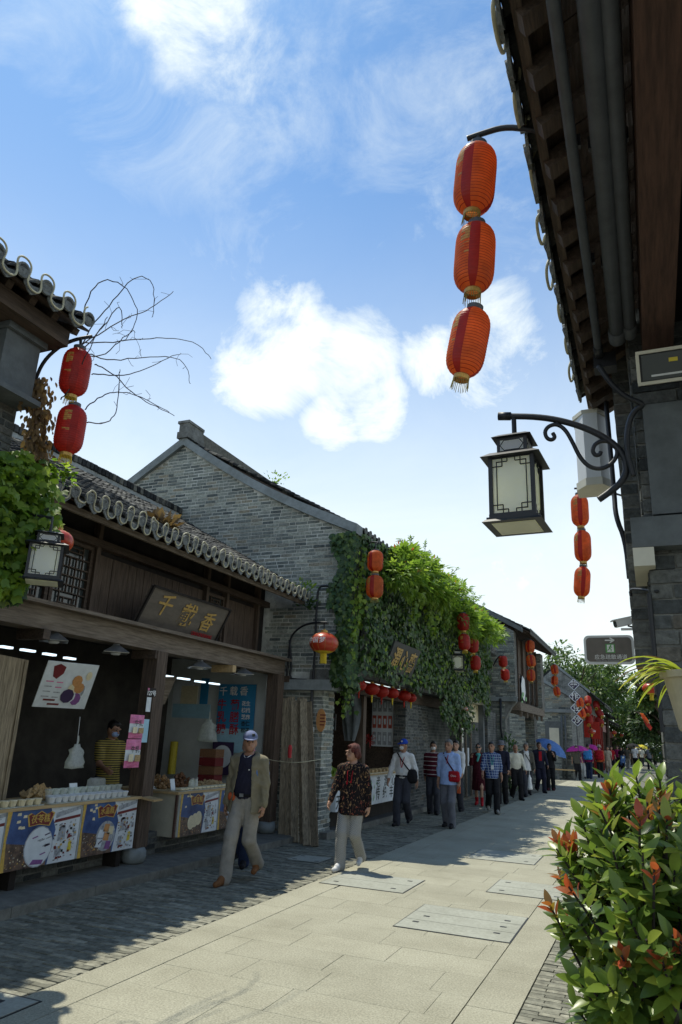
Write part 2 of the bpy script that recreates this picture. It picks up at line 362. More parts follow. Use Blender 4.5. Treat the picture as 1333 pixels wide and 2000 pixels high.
    def mesh(s, name, mats, org=(0, 0, 0), smooth=False, tint=False):
        me = bpy.data.meshes.new(name); o = Vector(org)
        me.from_pydata([(v[0]-o.x, v[1]-o.y, v[2]-o.z) for v in s.v], [], s.f)
        if not isinstance(mats, (list, tuple)): mats = [mats]
        for m in mats: me.materials.append(MT[m] if isinstance(m, str) else m)
        if len(mats) > 1: me.polygons.foreach_set('material_index', s.m)
        if smooth: me.polygons.foreach_set('use_smooth', [True]*len(s.f))
        if tint:
            a = me.attributes.new('tint', 'FLOAT', 'FACE'); a.data.foreach_set('value', s.t)
        me.update(); return me
    def build(s, name, mats, parent=None, smooth=False, tint=False, label=None, cat=None, group=None, kind=None):
        if parent is not None: me = s.mesh(name, mats, WL[parent], smooth, tint); o = link_mesh(name, me, parent)
        else:
            V = np.array(s.v); org = Vector(((V[:, 0].min()+V[:, 0].max())/2, (V[:, 1].min()+V[:, 1].max())/2, V[:, 2].min()))
            me = s.mesh(name, mats, org, smooth, tint); o = link_mesh(name, me, None, org)
        if smooth == 'auto':
            try: me.set_sharp_from_angle(angle=R(35))
            except Exception: pass
        return tag(o, label, cat, group, kind)
def autosmooth(o, ang=35):
    me = o.data; me.polygons.foreach_set('use_smooth', [True]*len(me.polygons))
    try: me.set_sharp_from_angle(angle=R(ang))
    except Exception: pass
    return o
def dup(src, loc, label=None, group=None, rot=None, scale=None, mats=None):
    """a copy of a thing with copies of its parts and sub-parts; mats maps a part name to another material"""
    r = src.copy(); COL.objects.link(r); r.location = loc; WL[r] = Vector(loc)
    if rot is not None: r.rotation_euler = rot
    if scale is not None: r.scale = (scale,)*3 if isinstance(scale, (int, float)) else scale
    if label: r['label'] = label
    if group: r['group'] = group
    def rec(a, b):
        for ch in list(a.children):
            c = ch.copy(); COL.objects.link(c); c.parent = b
            key = ch.name.split('.')[0]
            if mats and key in mats:
                c.data = c.data.copy(); ms = mats[key]; ms = ms if isinstance(ms, (list, tuple)) else [ms]
                for i, mm in enumerate(ms): c.data.materials[i] = MT[mm]
            rec(ch, c)
    rec(src, r); return r

# unit chamfered block shared by all bricks, slabs and pavers
def unit_block(name, m, cx=.03, cy=.03, cz=.06):
    bm = bmesh.new(); bmesh.ops.create_cube(bm, size=1.0)
    me = bpy.data.meshes.new(name); bm.to_mesh(me); bm.free()
    # chamfer: 24 verts, one per corner and axis
    V = []; F = []
    idx = {}
    for sx in (-1, 1):
        for sy in (-1, 1):
            for sz in (-1, 1):
                for a, p in enumerate((((.5)*sx, (.5-cy)*sy, (.5-cz)*sz), ((.5-cx)*sx, .5*sy, (.5-cz)*sz), ((.5-cx)*sx, (.5-cy)*sy, .5*sz))):
                    idx[(sx, sy, sz, a)] = len(V); V.append(p)
    S = (-1, 1)
    for s in S:
        F.append([idx[(s, a, b, 0)] for a, b in ((-1, -1), (1, -1), (1, 1), (-1, 1))])
        F.append([idx[(a, s, b, 1)] for a, b in ((-1, -1), (1, -1), (1, 1), (-1, 1))])
        F.append([idx[(a, b, s, 2)] for a, b in ((-1, -1), (1, -1), (1, 1), (-1, 1))])
    for a in S:
        for b in S:
            F.append([idx[(-1, a, b, 1)], idx[(1, a, b, 1)], idx[(1, a, b, 2)], idx[(-1, a, b, 2)]])
            F.append([idx[(a, -1, b, 0)], idx[(a, 1, b, 0)], idx[(a, 1, b, 2)], idx[(a, -1, b, 2)]])
            F.append([idx[(a, b, -1, 0)], idx[(a, b, 1, 0)], idx[(a, b, 1, 1)], idx[(a, b, -1, 1)]])
            for c in S: F.append([idx[(a, b, c, 0)], idx[(a, b, c, 1)], idx[(a, b, c, 2)]])
    me.clear_geometry(); me.from_pydata(V, [], F)
    bm = bmesh.new(); bm.from_mesh(me); bmesh.ops.recalc_face_normals(bm, faces=bm.faces); bm.to_mesh(me); bm.free()
    me.materials.append(MT[m]); return me
BLOCK = {}
def pieces(parent, boxes, m, name, mass_name, most=300, rot=None):
    """boxes: (cx,cy,cz,lx,ly,lz). The pieces that show largest become objects of their own, the rest one mass"""
    if m not in BLOCK: BLOCK[m] = unit_block('block_'+m, m, *((.002, .004, .04) if m == 'granite' else (.03, .03, .06)))
    sc = []
    for b in boxes:
        x, y, d = to_px(b[:3]); vis = (-30 < x < 1363 and -30 < y < 2030)
        sc.append(((0 if vis else 1), d))
    order = sorted(range(len(boxes)), key=lambda i: sc[i])
    for i in order[:most]:
        b = boxes[i]
        rj = (random.gauss(0, .006), random.gauss(0, .006), random.gauss(0, .004)) if m != 'granite' else None
        link_mesh(name, BLOCK[m], parent, b[:3], b[3:6], rj)
    rest = order[most:]
    if rest:
        mb = MB()
        for i in rest:
            cx, cy, cz, lx, ly, lz = boxes[i]; mb.ct = random.random()
            mb.box(cx-lx/2, cx+lx/2, cy-ly/2, cy+ly/2, cz-lz/2, cz+lz/2)
        mb.build(mass_name, m, parent, tint=True, kind='stuff')
def brick_wall(parent, plane, c, u0, u1, z0, z1, inside=None, L=.24, H=.054, j=.016, depth=.03, proud=.005, m='brick', most=300, ragged=0.0, face=1):
    """plane 'Y': wall in X-Z at Y=c facing -Y (face -1 in y); plane 'X': wall in Y-Z at X=c facing +X (face=1) or -X (face=-1)"""
    B = []; row = 0; z = z0
    while z < z1-.02:
        h = min(H, z1-z); u = u0-(L+j)*(.5 if row % 2 else 0)-random.random()*.04
        while u < u1:
            l = L*random.uniform(.93, 1.05)
            if random.random() < .16: l *= .5
            a, b = max(u, u0), min(u+l, u1)
            if b-a > .03 and (inside is None or inside((a+b)/2, z+h/2, a, b)):
                p = proud+random.uniform(-.003, .004); hh = h-j*.1+random.uniform(-.003, .002)
                zc = z+h/2+random.uniform(-.003, .003)
                if plane == 'Y': B.append(((a+b)/2, c-p+depth/2, zc, b-a, depth, hh))
                else: B.append((c+face*(p-depth/2), (a+b)/2, zc, depth, b-a, hh))
            u += l+j
        z += H+j; row += 1
    pieces(parent, B, m, 'brick', 'brick_mass', most)
def text_mesh(txt, size, m, pos, ux, uz, name, parent, depth=.002, align='CENTER', italic=0.0, bold=0.0, kind=None):
    """flat lettering as a mesh: ux = reading direction, uz = up"""
    cu = bpy.data.curves.new(name, 'FONT'); cu.body = txt; cu.size = size; cu.align_x = align; cu.align_y = 'CENTER'; cu.extrude = depth; cu.shear = italic; cu.offset = bold
    cu.resolution_u = 3; cu.space_line = 1.0
    o = bpy.data.objects.new(name, cu); COL.objects.link(o)
    dg = bpy.context.evaluated_depsgraph_get(); me = bpy.data.meshes.new_from_object(o.evaluated_get(dg))
    bpy.data.objects.remove(o); bpy.data.curves.remove(cu)
    ux = Vector(ux).normalized(); uz = Vector(uz); uz = (uz-ux*uz.dot(ux)).normalized(); un = ux.cross(uz)
    W = WL[parent] if parent is not None else Vector((0, 0, 0)); pos = Vector(pos)-W
    me.transform(Matrix(((ux.x, uz.x, un.x, pos.x), (ux.y, uz.y, un.y, pos.y), (ux.z, uz.z, un.z, pos.z), (0, 0, 0, 1))))
    me.materials.clear(); me.materials.append(MT[m])
    r = link_mesh(name, me, parent)
    return r
def leaf_fan(shape):
    """outline of a leaf in its own plane (x across, y along, z up)"""
    if shape == 'ivy':      # lobed
        return [(0, 0, 0), (.38, .12, .02), (.50, .50, -.08), (.22, .62, .02), (0, 1.0, -.10), (-.22, .62, .02), (-.50, .50, -.08), (-.38, .12, .02)], [(0, 1, 2, 3), (0, 3, 4), (0, 4, 5), (0, 5, 6, 7)]
    if shape == 'blade':    # glossy leaf with a folded midrib
        V = []; ys = (0, .16, .36, .58, .78, .92, 1.0); ws = (.015, .14, .205, .20, .135, .06, 0)
        for y, w in zip(ys, ws): V += [(-w, y, .22*w-.16*y*y), (0, y, -.16*y*y), (w, y, .22*w-.16*y*y)]
        F = []
        for k in range(len(ys)-1): F += [(k*3, k*3+1, k*3+4, k*3+3), (k*3+1, k*3+2, k*3+5, k*3+4)]
        return V, F
    if shape == 'oval':
        return [(0, 0, 0), (.22, .30, .05), (.20, .66, .02), (0, 1.0, -.10), (-.20, .66, .02), (-.22, .30, .05), (0, .35, 0), (0, .68, -.03)], [(0, 1, 6), (1, 2, 7, 6), (2, 3, 7), (3, 4, 7), (4, 5, 6, 7), (5, 0, 6)]
    if shape == 'pair':     # three leaflets in one
        V = []; F = []
        for k, (a, l) in enumerate(((0, 1), (.9, .75), (-.9, .75))):
            c, s_ = math.cos(a), math.sin(a); b = len(V)
            for x, y, z in ((0, .05, 0), (.17, .45, .04), (0, 1, -.08), (-.17, .45, .04)):
                x *= l; y *= l; V.append((x*c+y*s_, -x*s_+y*c, z))
            F += [(b, b+1, b+2), (b, b+2, b+3)]
        return V, F
    return [(0, 0, 0), (.3, .5, .05), (0, 1, 0), (-.3, .5, .05)], [(0, 1, 2), (0, 2, 3)]
class Leaves:
    """thousands of leaves as one mesh, each leaf placed by numpy"""
    def __init__(s, shape): s.V, s.F = leaf_fan(shape); s.V = np.array(s.V, float); s.P = []; s.X = []; s.Yv = []; s.S = []; s.T = []
    def put(s, p, along, normal, size, tint=None):
        y = Vector(along).normalized(); n = Vector(normal); x = y.cross(n)
        if x.length < 1e-4: x = y.orthogonal()
        s.P.append(tuple(p)); s.X.append(tuple(x.normalized())); s.Yv.append(tuple(y)); s.S.append(size); s.T.append(random.random() if tint is None else tint)
    def mesh(s, name, m, org):
        P = np.array(s.P); X = np.array(s.X); Y = np.array(s.Yv); Z = np.cross(X, Y); S = np.array(s.S)[:, None, None]; n = len(P); k = len(s.V)
        co = (P[:, None, :]+S*(s.V[None, :, 0:1]*X[:, None, :]+s.V[None, :, 1:2]*Y[:, None, :]+s.V[None, :, 2:3]*Z[:, None, :])).reshape(-1, 3)-np.array(org)
        faces = []; tint = []
        me = bpy.data.meshes.new(name)
        sizes = [len(f) for f in s.F]; flat = np.concatenate([np.array(f) for f in s.F])
        allv = (np.arange(n)[:, None]*k+flat[None, :]).reshape(-1)
        me.vertices.add(n*k); me.vertices.foreach_set('co', co.reshape(-1))
        me.loops.add(len(allv)); me.loops.foreach_set('vertex_index', allv.astype(np.int32))
        tot = np.tile(np.array(sizes), n); me.polygons.add(len(tot)); me.polygons.foreach_set('loop_start', (np.cumsum(tot)-tot).astype(np.int32))
        me.update(calc_edges=True)
        a = me.attributes.new('tint', 'FLOAT', 'FACE'); a.data.foreach_set('value', np.repeat(np.array(s.T), len(s.F)).astype(np.float32))
        me.polygons.foreach_set('use_smooth', [True]*len(tot)); me.materials.append(MT[m]); me.validate(); return me
    def build(s, name, m, parent, kind='stuff'):
        return tag(link_mesh(name, s.mesh(name, m, WL[parent]), parent), kind=kind)
    def build_split(s, m, parent, most=300, name='leaf', mass='foliage', rank=None):
        """the leaves that show largest as objects of their own"""
        n = len(s.P); sc = []
        for i in range(n):
            x, y, d = to_px(s.P[i]); vis = (-5 < x < 1338 and -5 < y < 2005); sc.append((0 if vis else 1, d/ s.S[i]+random.random()*.5*d/s.S[i]))
        order = sorted(range(n), key=lambda i: sc[i])
        u = bpy.data.meshes.new('leaf_'+m); u.from_pydata([tuple(v) for v in s.V], [], s.F); u.materials.append(MT[m])
        u.polygons.foreach_set('use_smooth', [True]*len(u.polygons))
        for i in order[:most]:
            X = Vector(s.X[i]); Y = Vector(s.Yv[i]); Z = X.cross(Y)
            o = link_mesh(name, u, parent, s.P[i], (s.S[i],)*3)
            o.rotation_euler = Matrix(((X.x, Y.x, Z.x), (X.y, Y.y, Z.y), (X.z, Y.z, Z.z))).to_euler()
        rest = order[most:]
        if rest:
            for k in ('P', 'X', 'Yv', 'S', 'T'): setattr(s, k, [getattr(s, k)[i] for i in rest])
            s.build(mass, m, parent)
def rvec(): 
    v = Vector((random.gauss(0, 1), random.gauss(0, 1), random.gauss(0, 1))); return v.normalized()
def lerp(a, b, t): return a+(b-a)*t

# ------------------------------------------------------------------ ground, road, pavements
g = MB(); g.add([(-300, -300, -.06), (300, -300, -.06), (300, 300, -.06), (-300, 300, -.06)], [(0, 1, 2, 3)])
g.build('ground', 'ground', kind='structure')
RX0, RX1 = -3.88, -.96
road = MB().box(RX0, RX1, -3, 110, -.05, -.010).build('road', 'granite_bed', kind='structure')
B = []
y = 1.0
while y < 95:                                     # edge courses
    l = .9*random.uniform(.97, 1.03)
    for xc in (RX0+.17, RX1-.17): B.append((xc, y+l/2, -.02+random.uniform(-.0006, .0006), .337, l-.003, .04))
    y += l
y = 1.0; k = 0
while y < 95:
    d = .46; x = RX0+.345-(0 if k % 2 else .42)-random.random()*.2
    while x < RX1-.345:
        l = .84*random.choice((1, 1, 1, .72)); a = max(x, RX0+.345); b = min(x+l, RX1-.345)
        if b-a > .06: B.append(((a+b)/2, y+d/2, -.02+random.uniform(-.0007, .0007), b-a-.003, d-.003, .04))
        x += l
    y += d; k += 1
pieces(road, B, 'granite', 'slab', 'slab_mass')
def paving(name, x0, x1, ys, ye, m='paver'):
    p = MB().box(x0, x1, -3, 110, -.05, -.012).build(name, 'paver_bed', kind='structure')
    B = []; y = ys; k = 0
    while y < ye:
        h = .062 if y < 22 else .13; x = x0-(.125 if k % 2 else 0)-random.random()*.03
        while x < x1:
            a = max(x, x0); b = min(x+.25, x1)
            if b-a > .03: B.append(((a+b)/2, y+h/2, -.021+random.gauss(0, .0022), b-a-.006, h-.006, .04))
            x += .25
        y += h; k += 1
    pieces(p, B, m, 'paver', 'paver_mass'); return p
paving('pavement_left', -5.52, RX0-.004, 3.2, 38)
paving('pavement_right', RX1+.004, .45, 3.2, 24)
kb = MB(); 
pl = MB().box(-6.6, -5.56, -2, 11.75, -.05, .085).build('shop_step', 'kerb', kind='structure')
kerbm = unit_block('kerb_block', 'kerb', .01, .01, .08)
y = 0.0
while y < 11.7:
    l = min(1.1, 11.72-y); link_mesh('kerb_stone', kerbm, pl, (-5.54, y+l/2, .02), (.15, l-.008, .14)); y += 1.1
pl2 = MB().box(-7.5, -5.18, 11.9, 25.6, -.05, .10).build('shop_step', 'kerb', kind='structure')
# manhole covers inset in the granite
def manhole(label, x0, x1, y0, y1, strips=3, along='x'):
    t = thing('manhole_cover', label, 'manhole cover', ((x0+x1)/2, (y0+y1)/2, 0), 'covers set into the paving')
    MB().box(x0, x1, y0, y1, -.005, .0035).build('frame', 'iron', t)
    n = strips
    for i in range(n):
        a = lerp(y0+.012, y1-.012, i/n); b = lerp(y0+.012, y1-.012, (i+1)/n)-.008
        MB().box(x0+.012, x1-.012, a, b, 0, .0065).build('panel', 'cover', t)
    for fx in (.15, .85):
        for fy in ((.2, .8) if n < 3 else (.25, .5, .75)):
            if random.random() < .8:
                c = (lerp(x0, x1, fx)+random.uniform(-.02, .02), lerp(y0, y1, fy))
                MB().box(c[0]-.03, c[0]+.03, c[1]-.018, c[1]+.018, .0, .0085).build('lift_hole', 'iron', t)
    return t
manhole('large paved manhole cover with three strips in the middle of the granite road', -2.39, -1.30, 7.12, 8.18, 3)
manhole('paved manhole cover at the feet of the woman in the patterned blouse', -3.80, -2.75, 8.55, 9.45, 2)
manhole('paved manhole cover in the road beyond the large three-strip one', -2.72, -1.72, 11.5, 12.55, 2)
manhole('paved manhole cover half hidden by the photinia bush', -1.95, -1.02, 9.2, 10.1, 2)
manhole('pale manhole cover in the shaded corner nearest the camera', -5.1, -3.72, 3.45, 4.12, 2)
manhole('small square cover in brick paving by the leaning planks', -4.85, -4.35, 9.75, 10.25, 1)

# ------------------------------------------------------------------ tiled roofs
def tile_shape(mb, c, s, n, yv, r, L, up=True, seg=5):
    V = []
    for e in (-.5, .5):
        lift = .012 if e > 0 else 0.0
        rr = r*(1.0 if e > 0 else .92)
        for k in range(seg+1):
            w = math.pi*k/seg; h = math.sin(w)*rr*.72
            V.append(c+s*(e*L)+yv*(-math.cos(w)*rr)+n*((h if up else -h)+lift))
    o = seg+1; F = [(k, k+1, k+1+o, k+o) for k in range(seg)]
    b = len(V)                                        # visible thickness at the lower end
    for k in range(seg+1): V.append(V[o+k]-n*.016)
    F += [(o+k, o+k+1, b+k+1, b+k) for k in range(seg)]
    mb.add(V, F)
def tiled_roof(parent, y0, y1, xe, ze, xr, zr, pitch=.23, expo=.115, most=300, ends=True, m='tile', flat_ends=True, curve=0.0):
    e = Vector((xe, 0, ze)); r_ = Vector((xr, 0, zr)); up = (r_-e); SL = up.length; s = -up.normalized(); yv = Vector((0, 1, 0))
    n = Vector((-s.z, 0, s.x)); n = n if n.z > 0 else -n
    ncol = int((y1-y0)/pitch); rows = int(SL/expo)
    deck = MB(); deck.prism([(xe, y0, ze-.045), (xr, y0, zr-.045), (xr, y0, zr-.02), (xe, y0, ze-.02)], (0, y1-y0, 0)).build('roof_deck', 'timber', parent)
    spots = []
    for c in range(ncol+1):
        yy = y0+.05+c*pitch
        for k in range(rows):
            q = e+up*(min(1, (k+.45)*expo/SL)); q.y = yy+random.gauss(0, .006)
            q = q+n*random.gauss(0, .004); spots.append((q, True))
            if c < ncol:
                q2 = e+up*(min(1, (k+.45)*expo/SL)); q2.y = yy+pitch/2; spots.append((q2-n*.0, False))
    sc = []
    for q, u in spots:
        x, y_, d = to_px(q); sc.append((0 if (u and -20 < x < 1350 and -20 < y_ < 2020) else 1, d))
    order = sorted(range(len(spots)), key=lambda i: sc[i])
    one = MB(); tile_shape(one, Vector((0, 0, 0)), s, n, yv, pitch*.30, expo*1.5); ume = one.mesh('roof_tile', m); ume.polygons.foreach_set('use_smooth', [True]*len(ume.polygons))
    for i in order[:most]:
        q, u = spots[i]; link_mesh('tile', ume, parent, q+n*.03, None, (random.gauss(0, .02), random.gauss(0, .02), random.gauss(0, .03)))
    mass = MB()
    for i in order[most:]:
        q, u = spots[i]; mass.ct = random.random()
        tile_shape(mass, q+n*(.03 if u else .035), s, n, yv, pitch*(.30 if u else .34), expo*1.5, u, 4)
    mass.build('tile_mass', m, parent, tint=True, kind='stuff')
    if ends:
        disc = MB(); disc.lathe((0, 0, 0), [(.02, .016), (.045, .014), (.05, .02), (.066, .02), (.068, 0.0), (.0, 0)], 14, axis=(s.x, 0, s.z*.25)); dm = disc.mesh('eave_disc', 'tile_end')
        drip = MB(); o = Vector((s.x, 0, s.z*.2)).normalized()
        sh = [(-.095, .03), (-.06, .0), (0, -.02), (.06, 0), (.095, .03), (.085, -.035), (.035, -.085), (0, -.105), (-.035, -.085), (-.085, -.035)]
        drip.prism([Vector((0, a, b)) for a, b in sh], o*.015); pm = drip.mesh('drip_tile', 'tile_end')
        for c in range(ncol+1):
            q = e+s*.03+n*.055; q.y = y0+.05+c*pitch
            link_mesh('eave_disc', dm, parent, q)
            if c < ncol:
                q2 = e+s*.035+n*.005; q2.y = q.y+pitch/2; link_mesh('drip_tile', pm, parent, q2)
    return s, n, rows
def ridge(parent, x, z, y0, y1, h=.22, w=.22, band=True):
    MB().box(x-w*.36, x+w*.36, y0, y1, z-.1, z+h*.55).build('ridge_plaster', 'plaster', parent)
    tm = unit_block('ridge_tile_'+parent.name, 'tile', .06, .06, .1)
    y = y0
    while y < y1:
        link_mesh('ridge_tile', tm, parent, (x, y+.05, z+h*.55+.06+random.uniform(-.004, .004)), (w, .085, .13), (random.gauss(0, .05), 0, 0)); y += .1
def rafters(parent, y0, y1, xe, ze, xr, zr, pitch=.23, sz=.065, m='timber', drop=.08, inset=.12):
    n = int((y1-y0)/pitch); d = Vector((xr-xe, 0, zr-ze)); a = Vector((xe, 0, ze-drop))+d.normalized()*inset; b = Vector((xr, 0, zr-drop))
    mm = MB(); mm.bar(a-(a+b)/2, b-(a+b)/2, sz, sz); me = mm.mesh('rafter', m)
    for i in range(n+1):
        c = (a+b)/2; c.y = y0+.1+i*pitch; link_mesh('rafter', me, parent, c)

# ------------------------------------------------------------------ house B: the open-fronted sweet shop
BX = -6.0
tB = thing('timber_shop', 'single-storey timber sweet shop with tiled eaves and dark open front', 'building', (-7.2, 7.8, 0))
sB, nB, _ = tiled_roof(tB, 3.2, 11.66, -5.62, 4.06, -8.85, 5.86)
ridge(tB, -8.85, 5.88, 3.2, 11.72, .2, .2)
rafters(tB, 3.2, 11.6, -5.62, 4.06, -7.3, 5.0)
MB().box(-5.74, -5.70, 3.2, 11.66, 3.93, 4.0).build('fascia', 'timber_grey', tB)
# the back slope and the wall under it close the house
MB().prism([(-8.85, 3.2, 5.82), (-11.6, 3.2, 4.3), (-11.6, 3.2, 4.2), (-8.85, 3.2, 5.72)], (0, 8.5, 0)).build('back_roof', 'tile', tB)
MB().box(-11.5, -11.3, 3.2, 11.6, 0, 4.3).build('back_wall', 'brick_sheet', tB)
MB().box(-6.25, -5.98, 3.0, 11.55, 2.66, 2.90).build('beam', 'timber_grey', tB)
MB().box(-6.32, -5.86, 3.0, 11.58, 2.903, 2.945).build('beam_cap', 'timber_grey', tB)
for i in range(5):
    y = 3.9+i*1.95
    MB().box(-6.32, -5.93, y-.05, y+.05, 2.55, 2.657).build('beam_bracket', 'pine' if i == 3 else 'timber', tB)
for y, nm in ((3.9, 0), (7.9, 1), (11.33, 2)):
    MB().box(-6.14, -5.92, y-.11, y+.11, .27, 2.655).build('post', 'timber_v', tB)
    MB().lathe((-6.03, y, .085), [(.10, 0), (.135, .02), (.155, .08), (.15, .14), (.12, .185)], 20).build('post_base', 'greystone', tB, smooth=True)
# upper wall: plank panels and lattice windows
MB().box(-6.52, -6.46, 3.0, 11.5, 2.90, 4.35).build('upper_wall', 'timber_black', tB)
plm = unit_block('plank_block', 'timber_v', .04, .06, .01)
def planks(y0, y1, z0, z1, x=-6.445):
    n = max(2, int((y1-y0)/.16)); w = (y1-y0)/n
    for i in range(n): link_mesh('wall_plank', plm, tB, (x+random.uniform(-.003, .003), y0+w*(i+.5), (z0+z1)/2), (.03, w-.008, z1-z0))
def lattice(parent, y0, y1, z0, z1, x=-6.42, m='timber', n=4, d=.02):
    w = MB(); t = .05
    for a, b in ((y0, y0+t), (y1-t, y1)): w.box(x-d, x+d, a, b, z0, z1)
    for a, b in ((z0, z0+t), (z1-t, z1)): w.box(x-d, x+d, y0+t, y1-t, a, b)
    win = w.build('window', m, parent)
    L = MB(); iy0, iy1, iz0, iz1 = y0+t, y1-t, z0+t, z1-t; hh = (iz1-iz0); th = .013
    def hb(z, a=iy0, b=iy1): L.box(x-.012, x+.010, a, b, z-th/2, z+th/2)
    def vb(y, a=iz0, b=iz1): L.box(x-.010, x+.012, y-th/2, y+th/2, a, b)
    for i in range(1, n+1): vb(lerp(iy0, iy1, i/(n+1)), iz0+hh*.24, iz0+hh*.80)
    for f in (.24, .36, .50, .64, .80): hb(iz0+hh*f)
    for f in (.07, .16, .88, .95): hb(iz0+hh*f, lerp(iy0, iy1, .22), lerp(iy0, iy1, .78))
    for f in (.22, .78): vb(lerp(iy0, iy1, f), iz0, iz0+hh*.24); vb(lerp(iy0, iy1, f), iz0+hh*.8, iz1)
    for f in (.36, .64): vb(lerp(iy0, iy1, f), iz0+hh*.07, iz0+hh*.16); vb(lerp(iy0, iy1, f), iz0+hh*.88, iz0+hh*.95)
    L.build('lattice', m, win)
    MB().box(x-.030, x-.024, iy0, iy1, iz0, iz1).build('pane', 'glass', win)
    return win
planks(3.4, 5.52, 2.96, 3.75)
lattice(tB, 5.58, 6.22, 2.97, 3.86); lattice(tB, 6.24, 6.88, 2.97, 3.86)
planks(6.95, 9.45, 2.96, 3.8)
lattice(tB, 9.5, 10.05, 2.97, 3.8, n=3)
planks(10.1, 11.1, 2.96, 3.8)
for y in (5.54, 6.92, 9.47, 10.08, 11.14): MB().box(-6.47, -6.36, y-.035, y+.035, 2.95, 4.2).build('stud', 'timber_v', tB)
MB().box(-6.45, -6.34, 3.2, 11.5, 3.87, 3.97).build('wall_plate', 'timber', tB)
# interior
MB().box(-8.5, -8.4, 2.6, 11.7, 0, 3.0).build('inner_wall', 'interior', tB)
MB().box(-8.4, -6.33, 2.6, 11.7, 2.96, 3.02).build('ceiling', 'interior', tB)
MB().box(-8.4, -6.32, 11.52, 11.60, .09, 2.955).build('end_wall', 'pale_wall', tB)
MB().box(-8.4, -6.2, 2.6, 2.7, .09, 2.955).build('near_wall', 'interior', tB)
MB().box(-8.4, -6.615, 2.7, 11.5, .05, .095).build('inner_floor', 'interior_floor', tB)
plinth = MB().box(-6.42, -6.24, 2.7, 11.3, .086, .36).build('plinth', 'mortar_dark', tB)
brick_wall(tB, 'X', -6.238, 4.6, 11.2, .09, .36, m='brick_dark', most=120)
for (a, b) in (((0, 1262), (28, 1267)), ((40, 1268), (72, 1272)), ((84, 1276), (112, 1281)), ((125, 1284), (150, 1288)), ((316, 1319), (340, 1323)), ((348, 1324), (372, 1328)), ((382, 1330), (402, 1333)), ((410, 1334), (430, 1338))):
    p, q = at(*a, X=-6.7), at(*b, X=-6.7)
    MB().box(-6.74, -6.68, p.y+.03, q.y-.03, p.z-.012, p.z+.012).build('tube_lamp', 'tube_light', tB)
# sign of the shop
t = thing('shop_sign', 'dark slanting wooden signboard with three gold brush characters above the beam', 'sign', (-5.97, 8.38, 2.95))
p0 = Vector((-6.08, 7.43, 2.95)); ux = Vector((0, 1, 0)); uz = Vector((.25, 0, .50)); nn = ux.cross(uz).normalized()
MB().prism([p0, p0+ux*1.9, p0+ux*1.9+uz, p0+uz], -nn*.045).build('board', 'sign_board', t)
fr = MB()
for a, b in ((p0, p0+ux*1.9), (p0+uz, p0+uz+ux*1.9)): fr.bar(a+nn*.006, b+nn*.006, .03, .03, nn)
for a, b in ((p0, p0+uz), (p0+ux*1.9, p0+ux*1.9+uz)): fr.bar(a+nn*.006, b+nn*.006, .03, .03, nn)
fr.build('frame', 'timber_black', t)
for ch, fx, fz, s in (('千', .38, .60, .33), ('載', .93, .50, .36), ('香', 1.47, .47, .32)):
    text_mesh(ch, s, 'gold_text', p0+ux*fx+uz*fz+nn*.008, ux, uz, 'character', t, italic=.12, bold=.004)
text_mesh('QIANZAIXIANG', .075, 'red_text', p0+ux*1.50+uz*.13+nn*.006, ux, uz, 'small_lettering', t, bold=.001)
# rope light looped round the eave tiles
path = []; ncol = int((11.66-3.2)/.23)
for c in range(ncol):
    yb = 3.25+c*.23
    am = random.uniform(.070, .130); sk = random.uniform(-.05, .05)
    for k in range(16):
        u = k/16; w = 2*math.pi*u
        path.append(Vector((-5.555+.015*math.cos(w), yb+.23*u+.030*math.sin(2*w)+sk*math.sin(w/2), 4.085+am*math.cos(w))))
def smooth_path(P, n=2):
    for _ in range(n):
        Q = [P[0]]
        for a, b in zip(P, P[1:]): Q += [a*.75+b*.25, a*.25+b*.75]
        P = Q+[P[-1]]
    return P
MB().tube(smooth_path(path, 1), .0092, 6).build('rope_light', 'rope', smooth=True, label='cream rope light looping round the eave tiles of the sweet shop', cat='rope light')

# ------------------------------------------------------------------ house C: brick gable house hung with creeper
CY = 11.8
apex = at(362, 862, Y=CY); ef = at(692, 1030, Y=CY); gl = at(232, 962, Y=CY)
slope_b = (apex.z-gl.z)/(apex.x-gl.x)
tC = thing('brick_house', 'two-storey grey brick gable house hung with creeper beside the timber shop', 'building', (-8, 16, 0))
XL = -12.6
def zroof(x):
    if x > apex.x:
        u = (x-apex.x)/(ef.x-apex.x); return lerp(apex.z, ef.z, u)-.16*math.sin(math.pi*u)
    return apex.z+(x-apex.x)*slope_b
gab = [(-4.90, CY+.03, 2.75)]
for i in range(13):
    x = lerp(-4.90, apex.x, i/12); gab.append((x, CY+.03, zroof(x)-.05))
gab += [(XL, CY+.03, zroof(XL)-.05), (XL, CY+.03, 0), (-5.32, CY+.03, 0), (-5.32, CY+.03, 2.52), (-5.12, CY+.03, 2.62)]
MB().prism(gab, (0, .3, 0)).build('wall', 'mortar', tC)
def zB(x): return 4.06+(x+5.62)/(-8.85+5.62)*(5.86-4.06)      # top of the neighbour's roof
def insideC(x, z, a, b):
    if z > zroof(x)-.10: return False
    if z > 2.74: 
        if b > -4.90: return False
        if x < -6.1 and z < min(zB(x), 5.9)-.25 and z > 3.9: return False
        if x < -6.5 and z < 3.9: return False
        return x > -10.9
    return False
brick_wall(tC, 'Y', CY+.03, -11, -4.90, .02, 7.8, insideC)
brick_wall(tC, 'Y', CY+.03, -6.55, -5.33, .02, 2.42, most=260)
